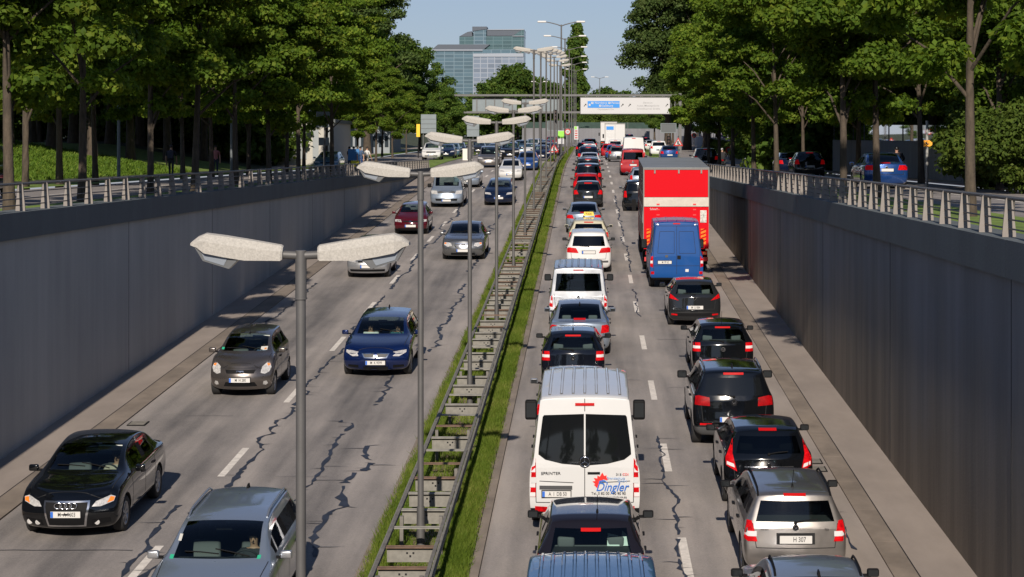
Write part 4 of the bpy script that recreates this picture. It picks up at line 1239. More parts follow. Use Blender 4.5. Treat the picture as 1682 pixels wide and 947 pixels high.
# middle distance: round clump, poplars, far belt
for k, (px, y, s_) in enumerate(((812, 430, .95), (838, 440, 1.15), (865, 445, 1.1), (888, 450, 1.0), (850, 470, 1.25), (800, 460, .8))):
    DIST[k % 3].put(X(px, y), y, upper(y) - .5, f'{ordinal(k)} dark tree of the round clump before the tower', 'round clump before the tower', s_, rt.uniform(0, 6.28))
POP.put(X(939, 500), 500, upper(500), 'left and shorter of the two slim poplars behind the tall lamps', 'slim poplars', 1.0, .3, 1.12)
POP.put(X(949, 505), 505, upper(505), 'right and taller of the two slim poplars behind the tall lamps', 'slim poplars', 1.0, 1.9, 1.3)
for k in range(16):
    px = 775 + 21 * k + rt.uniform(-6, 6); y = 520 + rt.uniform(-25, 60)
    DIST[k % 3].put(X(px, y), y, upper(y) - 1, f'{ordinal(k)} tree from the left in the far belt closing the road', 'far tree belt', rt.uniform(.85, 1.1), rt.uniform(0, 6.28))
# right side
row(MAPLE, on_line(8.6, (1597, 1440, 1383, 1275)) + [(8.6, 104), (8.6, 118), (8.7, 132), (8.8, 146)],
    '{o} maple of the row on the verge behind the right railing, counted as they recede', 'maples behind the right railing', (.94, 1.08))
row(MAPLE[::-1], [(X(1512, 92), 92), (X(1640, 76), 76), (X(1408, 104), 104), (X(1318, 128), 128), (X(1275, 150), 150), (X(1240, 172), 172), (X(1200, 190), 190)],
    '{o} maple of the farther row across the right street', 'maples across the right street', (1.0, 1.2))
for k, (px, y, s_) in enumerate(((1690, 92, 1.0), (1590, 100, 1.15), (1660, 112, 1.2), (1530, 114, 1.1), (1465, 126, 1.1), (1400, 136, 1.1), (1340, 148, 1.0), (1300, 160, 1.05), (1730, 105, 1.2), (1600, 130, 1.3), (1500, 150, 1.3), (1420, 165, 1.3), (1310, 185, 1.15), (1275, 200, 1.1), (1350, 195, 1.3), (1250, 225, 1.1), (1215, 240, 1.1))):
    PARK[k % 3].put(X(px, y), y, upper(y), f'{ordinal(k)} dark tree behind the right noise walls, from the front', 'trees behind the right walls', s_, rt.uniform(0, 6.28))
for k, (px, y, s_) in enumerate(((1097, 268, 1.0), (1128, 272, 1.12), (1160, 262, 1.0), (1190, 258, 1.05), (1228, 250, 1.05))):
    BIG[k % 2].put(X(px, y), y, upper(y), f'{ordinal(k)} of the big poplars right of the sky, counted from the gap', 'big poplars on the right', s_, rt.uniform(0, 6.28))
for k, (px, y, s_) in enumerate(((1130, 290, .8), (1165, 275, .85), (1105, 340, .7), (1190, 262, .8), (1075, 390, .7))):
    PARK[k % 3].put(X(px, y), y, upper(y) + .5, f'{ordinal(k)} lower green tree under the right poplars above the noise wall', 'lower trees under the right poplars', s_, rt.uniform(0, 6.28))
# bushes right of the barrier end and hedges by the right street
for k, (px, y, s_) in enumerate(((1640, 79, 1.5), (1665, 74, 1.4), (1690, 78, 1.7), (1655, 84, 1.9), (1700, 70, 1.3), (1720, 80, 2.2))):
    BUSH[k % 2].put(X(px, y), y, 6.9, f'{ordinal(k)} bright bush beside the pale pier at the right edge', 'bushes at the right edge', s_, rt.uniform(0, 6.28), cat='bush')
for k in range(8):
    y = 172 + 13 * k
    BUSH[k % 2].put(16.4, y, upper(y) - .3, f'{ordinal(k)} low bush in the strip before the long noise wall', 'bushes before the noise wall', rt.uniform(.8, 1.1), rt.uniform(0, 6.28), .8, cat='bush')
for k in range(10):
    px = 968 + 15 * k; y = 445 + rt.uniform(0, 14)
    BUSH[k % 2].put(X(px, y), y, upper(y), f'{ordinal(k)} yellow-green bush from the left above the distant green panels', 'bushes above the far wall', rt.uniform(2.3, 2.8), rt.uniform(0, 6.28), rt.uniform(2.7, 3.1), cat='bush')

# trees along the sunken road on the near side of the bridge, seen in the car windows
for k, (x, y, s_) in enumerate(((-16, -26, 1.0), (-15, -42, 1.1), (-17, -60, 1.15), (-26, -34, 1.1), (12, -26, 1.0), (11, -43, 1.1), (13, -62, 1.2), (22, -36, 1.1), (-9, -110, 1.1), (4, -118, 1.0), (15, -100, 1.1), (-22, -90, 1.2))):
    (MAPLE + PARK)[k % 7].put(x, y, 6.9 if abs(y) < 95 else 2.0, f'{ordinal(k)} tree on the near side of the bridge, behind the viewpoint', 'trees behind the viewpoint', s_, rt.uniform(0, 6.28))

for k in range(15):
    px = -40 + 34 * k; y = 172 + rt.uniform(-6, 14); x = X(px, y)
    SHRUB[k % 2].put(x, y, upper(y) + bankL(x) - .1, f'{ordinal(k)} dark shrub from the left in the undergrowth of the wood behind the lawn', 'undergrowth behind the lawn', rt.uniform(1.1, 1.5), rt.uniform(0, 6.28), cat='shrub')
for k, (px, y) in enumerate(((1310, 152), (1335, 160), (1290, 172), (1362, 150), (1395, 158), (1440, 150), (1490, 146), (1545, 140), (1600, 128), (1265, 190), (1650, 118), (1350, 178))):
    SHRUB[k % 2].put(X(px, y), y, upper(y) - .1, f'{ordinal(k)} dark shrub in the undergrowth behind the right noise walls', 'undergrowth on the right', rt.uniform(1.2, 1.6), rt.uniform(0, 6.28), cat='shrub')

# ------------------------------------------------------------------ vehicles
def lerp(a, b, t): return a + (b - a) * t
def interp(tab, z):
    if z <= tab[0][0]: return tab[0][1]
    for (a, va), (b, vb) in zip(tab, tab[1:]):
        if z <= b: return lerp(va, vb, (z - a) / (b - a))
    return tab[-1][1]

def car_shell(p):
    """body surface as a lofted grid with wheel openings: returns {zone: mesh data} and a ray-cast tree.
    zones: 0 paint, 1 windscreen, 2 rear window, 3 side windows, 4 lower trim, 5 wheel well"""
    L, W, H, zb, belt = p['L'], p['W'], p['H'], p['zb'], p['belt']
    hw = W / 2
    wr = p['wr'] * hw
    kind = p['kind']
    def ring(k, w, b, zc, wrr):
        low = [(0, zb), (.4 * w, zb), (.771 * w, zb), (.82 * w, zb), (.955 * w, zb + .05), (.992 * w, zb + .22), (w, zb + .60 * (b - zb)), (.985 * w, b - .10), (.95 * w, b)]
        if k == 'h':
            d = zc - b
            up = [(.915 * w, b + .35 * d), (.885 * w, b + .60 * d), (.80 * w, b + .82 * d), (.752 * w, b + .88 * d), (.4 * w, b + .98 * d), (0, zc)]
        else:
            gt = p.get('gt', .13)
            up = [(.925 * w, b + .02), (lerp(wrr, .92 * w, .07), zc - gt), (wrr, zc - .055), (.94 * wrr, zc - .035), (.5 * wrr, zc - .006), (0, zc)]
        return low + up
    uc, urf = p['uc'], p['urf']
    zn, zh, zcw = p['zn'], p['zh'], p['zc']
    S_ = []     # (u, ring, zone flags)
    def add(u, r): S_.append((u, r))
    add(0.0, ring('h', hw * p.get('wf', .86), zn - .06, zn, wr))
    add(.10, ring('h', hw * .945, lerp(zn, zh, .4) - .06, lerp(zn, zh, .4), wr))
    add(.36, ring('h', hw * .99, zh - .06, zh, wr))
    add(uc * .72, ring('h', hw, lerp(zh, belt, .7) - .02, lerp(zh, zcw, .75), wr))
    add(uc, ring('h', hw, belt - .01, zcw, wr))
    r5a = ring('h', hw, belt, zcw, wr); r5b = ring('c', hw, belt, H - .045, wr)
    add(lerp(uc, urf, .5), [(lerp(a[0], b[0], .5), lerp(a[1], b[1], .5) + (.035 if i >= 11 else 0)) for i, (a, b) in enumerate(zip(r5a, r5b))])
    add(urf, r5b)
    ws = (4, 5)
    pil = []
    n0 = len(S_)
    if kind == 'sedan':
        rr, bw, ud = p['urr'], p['ubw'], L
        zd = p['zd']
        uB = p.get('uB', lerp(urf, rr, .42))
        add(uB - .04, ring('c', hw, belt + .005, H, wr)); pil.append(len(S_) - 1)
        add(uB + .05, ring('c', hw, belt + .005, H, wr))
        add(rr - .02, ring('c', hw, belt + .02, H - .025, wr)); side_end = len(S_) - 2
        r7a = ring('c', hw, belt + .03, H - .03, wr); r7b = ring('h', hw * .99, zd - .06, zd, wr)
        add(lerp(rr, bw, .5), [(lerp(a[0], b[0], .5), lerp(a[1], b[1], .5) + (.03 if i >= 11 else 0)) for i, (a, b) in enumerate(zip(r7a, r7b))])
        rw_i = (len(S_) - 2, len(S_) - 1)
        add(bw, r7b)
        add(lerp(bw, L, .62), ring('h', hw * .975, zd - .07, zd + .005, wr))
        add(L - .07, ring('h', hw * .945, zd - .08, zd - .005, wr))
        add(L, ring('h', hw * .87, zd - .10, zd - .03, wr))
        side_last = rw_i[0] - 1
        p['side_tri'] = rw_i[0]
    else:
        rw_i = ()
        bs = p.get('pillars', [lerp(urf, L, .36), lerp(urf, L, .72)])
        for q in bs:
            add(q - .045, ring('c', hw, belt + .01, H - .003, wr)); pil.append(len(S_) - 1)
            add(q + .045, ring('c', hw, belt + .01, H - .003, wr))
        add(L - .26, ring('c', hw * .99, belt + .025, H - .02, wr * .985)); side_last = len(S_) - 2
        add(L - .09, ring('c', hw * .965, belt + .03, H - .035, wr * .97))
        rg = ring('c', hw * p.get('wre', .90), belt + .035, H - .06, wr * p.get('wrt', .95))
        zb9 = belt + p.get('rwb', -.055); zt10 = H - p.get('rwt', .092)
        rg[9] = (lerp(rg[8][0], rg[9][0], .9), zb9 + .012); rg[8] = (rg[8][0], zb9 - .03)
        rg[10] = (lerp(rg[10][0], rg[11][0], .35), zt10)
        add(L, rg)
    n = len(S_)
    nr = len(S_[0][1])
    fp = p.get('fp', [(zb, .10), (.36, .0), (.55, .0), (.66, .05), (zn, .13), (1.6, .2)])
    rp = p['rp']
    planf, planr = p.get('planf', .17), p.get('planr', .10)
    hy = L / 2
    V = []; VX = {}
    def vert(x, y, z):
        V.append((x, y, z)); return len(V) - 1
    for i, (u, r) in enumerate(S_):
        for j, (x, z) in enumerate(r):
            fr = {12: .94, 13: .5, 14: 0.0, 2: .94, 1: .5, 0: 0.0}.get(j, 1.0)
            y = hy - u
            yf = hy - interp(fp, z) - planf * fr ** 2.4
            yr = -hy + interp(rp, z) + planr * fr ** 2.4
            if i == 0: y = yf
            elif i == n - 1: y = yr
            else:
                y = min(y, yf - .04 * i)
                y = max(y, yr + .055 * (n - 1 - i))
            if j >= 11 and 4 <= i <= 6:
                y += (.17, .12, .05)[i - 4] * (1 - fr ** 2)
            if kind == 'sedan' and j >= 11 and i in (rw_i[0], rw_i[0] + 1, rw_i[0] + 2):
                y -= (.04, .08, .10)[i - rw_i[0]] * (1 - fr ** 2)
            VX[i, j, 1] = vert(x, y, z)
            VX[i, j, -1] = VX[i, j, 1] if j in (0, 14) else vert(-x, y, z)
    Fc, Mi = [], []
    def face(q, m, flip):
        Fc.append(q[::-1] if flip else q); Mi.append(m)
    for i in range(n - 1):
        for j in range(nr - 1):
            m = 0
            if j in (12, 13) and i in ws: m = 1
            if j in (12, 13) and i in rw_i: m = 2
            if j == 9 and 5 <= i <= side_last and i not in pil: m = 3
            if j == 9 and i in pil: m = 6
            if j == 9 and i == 4 and p.get('quarter'): m = 3
            if kind == 'sedan' and j == 9 and i == rw_i[0] - 1: m = 3
            if j <= 3: m = 4
            if p.get('panelvan') and m == 3 and i > pil[0]: m = 0
            for sg in (1, -1):
                face((VX[i, j, sg], VX[i, j + 1, sg], VX[i + 1, j + 1, sg], VX[i + 1, j, sg]), m, sg < 0)
    # front and rear caps
    fr_ = [(-1, 1.0), (-1, .94), (-1, .5), (0, 0), (1, .5), (1, .94), (1, 1.0)]
    for end, i in (('f', 0), ('r', n - 1)):
        rows = []
        for j in range(3, 12):
            x0, z0 = S_[i][1][j]
            row = []
            for (sg, f_) in fr_:
                if f_ == 1.0: row.append(VX[i, j, sg])
                elif j == 3: row.append(VX[i, {.94: 2, .5: 1, 0: 0}[f_], sg or 1])
                elif j == 11: row.append(VX[i, {.94: 12, .5: 13, 0: 14}[f_], sg or 1])
                else:
                    if end == 'f': y = hy - interp(fp, z0) - planf * f_ ** 2.4
                    else: y = -hy + interp(rp, z0) + planr * f_ ** 2.4
                    row.append(vert(sg * x0 * f_, y, z0 + (p.get('rwdrop', 0) * (f_ < .6) if (end == 'r' and j == 9) else 0)))
            rows.append(row)
        for a in range(len(rows) - 1):
            j = a + 3
            for c in range(6):
                m = 0
                if j == 3: m = 4
                if end == 'r' and kind != 'sedan' and j == 9 and 1 <= c <= 4 and not p.get('blind_rear'): m = 2
                face((rows[a][c], rows[a][c + 1], rows[a + 1][c + 1], rows[a + 1][c]), m, end == 'f')
    me = bpy.data.meshes.new('shell'); me.from_pydata(V, [], Fc)
    mats = [bpy.data.materials.get('Z%d' % k) or bpy.data.materials.new('Z%d' % k) for k in range(7)]
    for m in mats: me.materials.append(m)
    me.polygons.foreach_set('material_index', Mi)
    fix_normals(me)
    # harder belt line, bumper edge and roof edge
    cr = me.attributes.new('crease_edge', 'FLOAT', 'EDGE')
    hard = {}
    for i in range(n - 1):
        for sg in (1, -1):
            hard[frozenset((VX[i, 8, sg], VX[i + 1, 8, sg]))] = .35
            hard[frozenset((VX[i, 3, sg], VX[i + 1, 3, sg]))] = .6
            if i >= 4: hard[frozenset((VX[i, 11, sg], VX[i + 1, 11, sg]))] = p.get('roofcrease', .25)
    if p.get('boxy'):
        for j in range(3, 11):
            for sg in (1, -1): hard[frozenset((VX[n - 1, j, sg], VX[n - 1, j + 1, sg]))] = p['boxy']
        for j in (11, 12, 13):
            for sg in (1, -1): hard[frozenset((VX[n - 1, j, sg], VX[n - 1, j + 1, sg]))] = p['boxy']
    for e in me.edges:
        q = hard.get(frozenset(e.vertices))
        if q: cr.data[e.index].value = q
    ob = bpy.data.objects.new('shell', me); COL.objects.link(ob)
    sb = ob.modifiers.new('s', 'SUBSURF'); sb.levels = sb.render_levels = p.get('sub', 2)
    # wheel openings
    yf_, yr_ = hy - p['fo'], -hy + p['ro']
    rw = p['rwheel']
    cut = MB()
    for y in (yf_, yr_):
        for sg in (-1, 1):
            cut.cyl((sg * .60 * hw, y, rw), (sg * 1.3 * hw, y, rw), rw + .055, None, 28, 5)
    cme = cut.mesh('cut', mats); fix_normals(cme)
    co = bpy.data.objects.new('cut', cme); COL.objects.link(co)
    bo = ob.modifiers.new('b', 'BOOLEAN'); bo.operation = 'DIFFERENCE'; bo.object = co; bo.solver = 'EXACT'
    ev = bake(ob)
    bpy.data.objects.remove(ob); bpy.data.objects.remove(co)
    vs = [v.co.copy() for v in ev.vertices]
    polys = [tuple(q.vertices) for q in ev.polygons]
    mi = [q.material_index for q in ev.polygons]
    tree = BVHTree.FromPolygons(vs, polys)
    zones = {}
    for q, m in zip(polys, mi): zones.setdefault(m, []).append(q)
    bpy.data.meshes.remove(ev)
    return vs, zones, tree, (yf_, yr_)

def sub_mesh(name, vs, faces, mat_, smooth_angle=38):
    used = sorted({i for f in faces for i in f}); mp = {o: k for k, o in enumerate(used)}
    me = bpy.data.meshes.new(name)
    me.from_pydata([vs[i] for i in used], [], [tuple(mp[i] for i in f) for f in faces])
    me.materials.append(mat_)
    me.polygons.foreach_set('use_smooth', [True] * len(me.polygons))
    me.update()
    if hasattr(me, 'set_sharp_from_angle'): me.set_sharp_from_angle(angle=R(smooth_angle))
    return me

def islands(faces):
    par = {}
    def find(a):
        while par[a] != a:
            par[a] = par[par[a]]; a = par[a]
        return a
    for f in faces:
        for i in f: par.setdefault(i, i)
        for i in f[1:]: par[find(i)] = find(f[0])
    g_ = {}
    for f in faces: g_.setdefault(find(f[0]), []).append(f)
    return list(g_.values())

DIRS = {'r': (Vector((0, 1, 0)), lambda a, b: Vector((a, -9, b))), 'f': (Vector((0, -1, 0)), lambda a, b: Vector((a, 9, b))),
        'R': (Vector((-1, 0, 0)), lambda a, b: Vector((5, a, b))), 'L': (Vector((1, 0, 0)), lambda a, b: Vector((-5, a, b))),
        't': (Vector((0, 0, -1)), lambda a, b: Vector((a, b, 9)))}
def cast(tree, side, a, b):
    d, o = DIRS[side]
    h = tree.ray_cast(o(a, b), d)
    return h[0]

def patch(mb, tree, side, poly, mat_=0, off=.006, grid=.07, depth=.02):
    """outline given in (x, z) / (y, z) / (x, y), laid on the body surface and given a rim"""
    pts, edges = [], []
    if side in 'rf':       # keep the outline on the body: pull stray corners in until they land on it
        fixed = []
        for (a, b) in poly:
            a0 = a
            while cast(tree, side, a * 1.012, b) is None and abs(a) > .3: a *= .985
            fixed.append((a, b))
        poly = fixed
    n = len(poly)
    for k in range(n):
        a, b = Vector(poly[k]), Vector(poly[(k + 1) % n])
        m = max(1, int((b - a).length / grid))
        for q in range(m): pts.append(a.lerp(b, q / m))
    nb = len(pts)
    edges = [(k, (k + 1) % nb) for k in range(nb)]
    xs = [q.x for q in pts]; ys_ = [q.y for q in pts]
    x = min(xs) + grid * .5
    while x < max(xs):
        y = min(ys_) + grid * .5
        while y < max(ys_):
            q = Vector((x, y))
            if all((q - w).length > grid * .4 for w in pts[:nb]): pts.append(q)
            y += grid
        x += grid
    r = delaunay_2d_cdt(pts, edges, [list(range(nb))], 1, 1e-5)
    d = DIRS[side][0]
    out = []
    last = None
    for q in r[0]:
        h = cast(tree, side, q.x, q.y)
        out.append(h)
    good = [h for h in out if h is not None]
    if not good: return
    for k, h in enumerate(out):
        if h is None:
            q = r[0][k]
            o = DIRS[side][1](q.x, q.y)
            best = min(good, key=lambda g_: (g_ - o - d * d.dot(g_ - o)).length)
            out[k] = o + d * d.dot(best - o)
    V = [h - d * off for h in out]
    nV = len(V)
    Fc = [tuple(f) for f in r[2]]
    # rim
    cnt = {}
    for f in Fc:
        for a, b in zip(f, f[1:] + f[:1]):
            cnt[(a, b)] = cnt.get((a, b), 0) + 1
    V2 = V + [h + d * depth for h in out]
    rim = [(b, a, a + nV, b + nV) for (a, b) in cnt if (b, a) not in cnt]
    # face orientation: outward = -d
    if Fc:
        f = Fc[0]; nn = (V[f[1]] - V[f[0]]).cross(V[f[2]] - V[f[0]])
        if nn.dot(d) > 0:
            Fc = [f[::-1] for f in Fc]; rim = [q[::-1] for q in rim]
    mb.add(V2, Fc, mat_, True); mb.add(V2, rim, mat_, False)

def stroke(mb, tree, side, line, w=.013, mat_=0, off=.003):
    """thin dark seam along a polyline on the body surface"""
    d = DIRS[side][0]
    for (a, b) in zip(line, line[1:]):
        a, b = Vector(a), Vector(b)
        t = (b - a).normalized(); nrm = Vector((-t.y, t.x)) * w / 2
        m = max(1, int((b - a).length / .09))
        V = []
        for k in range(m + 1):
            q = a.lerp(b, k / m)
            h1, h2 = cast(tree, side, *(q - nrm)), cast(tree, side, *(q + nrm))
            if h1 is None or h2 is None or (h1 - h2).length > w * 6: V = V if not V else V; continue
            V += [h1 - d * off, h2 - d * off]
        Fc = [(2 * k, 2 * k + 1, 2 * k + 3, 2 * k + 2) for k in range(len(V) // 2 - 1)]
        mb.add(V, Fc, mat_)

def mir(poly): return [(-a, b) for a, b in poly][::-1]

_wheels = {}
def wheel_meshes(r, w=.205, style=0):
    k = (round(r, 3), style)
    if k in _wheels: return _wheels[k]
    t = MB()
    prof = [(r * .66, -w * .40), (r * .90, -w * .5), (r * .985, -w * .42), (r, -w * .25), (r, w * .25), (r * .985, w * .42), (r * .90, w * .5), (r * .66, w * .42)]
    n = 28
    V = []
    for (q, x) in prof:
        for a in range(n):
            an = 2 * math.pi * a / n; V.append((x, q * math.cos(an), q * math.sin(an)))
    Fc = [(i * n + a, i * n + (a + 1) % n, (i + 1) * n + (a + 1) % n, (i + 1) * n + a) for i in range(len(prof) - 1) for a in range(n)]
    t.add(V, Fc, 0, True)
    me = t.mesh('wheel', TYRE); fix_normals(me)
    q = MB()
    q.cyl((w * .10, 0, 0), (w * .14, 0, 0), r * .66, None, 24, 1)
    for a in range(n // 2):
        pass
    # rim lip
    V = []
    for (rr, x) in ((r * .66, w * .16), (r * .67, w * .44), (r * .60, w * .43), (r * .58, w * .16)):
        for a in range(24):
            an = 2 * math.pi * a / 24; V.append((x, rr * math.cos(an), rr * math.sin(an)))
    q.add(V, [(i * 24 + a, i * 24 + (a + 1) % 24, (i + 1) * 24 + (a + 1) % 24, (i + 1) * 24 + a) for i in range(3) for a in range(24)], 0, True)
    ns = (5, 7, 10)[style % 3]
    for s_ in range(ns):
        an = 2 * math.pi * s_ / ns
        c, s2 = math.cos(an), math.sin(an)
        hw2 = r * (.09, .075, .05)[style % 3]
        P = []
        for (rr, ww) in ((r * .08, hw2 * .9), (r * .6, hw2)):
            for sg in (-1, 1): P.append((rr * c - sg * ww * s2, rr * s2 + sg * ww * c))
        x0, x1 = w * .18, w * .40
        V = [(x0, *a) for a in P] + [(x1, *a) for a in P]
        q.add(V, [(4, 5, 7, 6), (0, 2, 6, 4), (1, 5, 7, 3), (2, 3, 7, 6)], 0)
    q.cyl((w * .16, 0, 0), (w * .43, 0, 0), r * .13, r * .11, 12, 0)
    rm = q.mesh('rim', [RIM, RIM_D]); fix_normals(rm)
    _wheels[k] = (me, rm)
    return me, rm

def seat_mesh(w=.50):
    mb = MB()
    join_mesh(mb, rounded((0, .05, .28), (w, .52, .18), SEAT, 'tmp', .3), 0)
    bk = rounded((0, 0, .32), (w, .15, .64), SEAT, 'tmp', .35, taper=(.86, .8))
    join_mesh(mb, bk, 0, Matrix.Translation((0, -.22, .30)) @ Matrix.Rotation(R(14), 4, 'X'))
    hr = rounded((0, 0, 0), (w * .52, .10, .18), SEAT, 'tmp', .4)
    join_mesh(mb, hr, 0, Matrix.Translation((0, -.42, 1.03)) @ Matrix.Rotation(R(10), 4, 'X'))
    return mb
SEAT_ME = seat_mesh().mesh('front_seat', SEAT)
SEAT_ME_L = seat_mesh().mesh('front_seat', SEAT_L)
_bench = MB()
join_mesh(_bench, rounded((0, .05, .28), (1.24, .5, .18), SEAT, 'tmp', .3), 0)
join_mesh(_bench, rounded((0, 0, .30), (1.24, .14, .60), SEAT, 'tmp', .35, taper=(.94, .8)), 0, Matrix.Translation((0, -.22, .28)) @ Matrix.Rotation(R(16), 4, 'X'))
for _x in (-.38, .38): join_mesh(_bench, rounded((_x, -.40, .92), (.26, .10, .17), SEAT, 'tmp', .4), 0)
BENCH_ME = _bench.mesh('rear_bench', SEAT)
_sw = MB()
_sw.tube([(.185 * math.cos(a * math.pi / 12), 0, .185 * math.sin(a * math.pi / 12)) for a in range(25)], .016, 6)
_sw.box((0, 0, 0), (.34, .03, .05)); _sw.box((0, 0, -.09), (.05, .03, .17))
STEER_ME = _sw.mesh('steering_wheel', TRIM)

BASE = dict(L=4.2, W=1.75, H=1.47, zb=.20, belt=.95, zn=.70, zh=.86, zc=1.02, uc=1.05, urf=1.95, wr=.70, kind='hatch', fo=.82, ro=.72, rwheel=.315,
            rp=[(.2, .10), (.34, .02), (.52, .0), (.62, .05), (.95, .10), (1.47, .42)])
def plate(root, tree, side, x, z, text, P, w=.52, h=.11, eu=True, detail=True, blank=False):
    hy = cast(tree, side, x, z)
    if hy is None: return
    sg = -1 if side == 'r' else 1
    hs = [cast(tree, side, x + dx, z + dz) for dx in (-w / 2, 0, w / 2) for dz in (-h / 2, h / 2)]
    ye = [q.y for q in hs if q is not None]
    y = (min(ye) if side == 'r' else max(ye)) + sg * .012
    mb = MB(); mb.box((0, 0, 0), (w, .014, h), 0)
    if eu: mb.box((-w / 2 + .024 if side == 'r' else w / 2 - .024, sg * .0085, 0), (.044, .006, h * .93), 1)
    fw, fh = w + .03, h + .03
    mb.box((0, -sg * .012, 0), (fw, .012, fh), 2)
    o = mb.build('license_plate', [PLATE, PLATE_B, BLACKP], root, (x, y, z))
    if text and detail:
        put('lettering', text_mesh(text, h * .92, INK, squeeze=.72, ext=.001), o, (.022 * (1 if side == 'r' else -1), sg * .0095, 0), (R(90), 0, 0 if side == 'r' else math.pi))
    return o

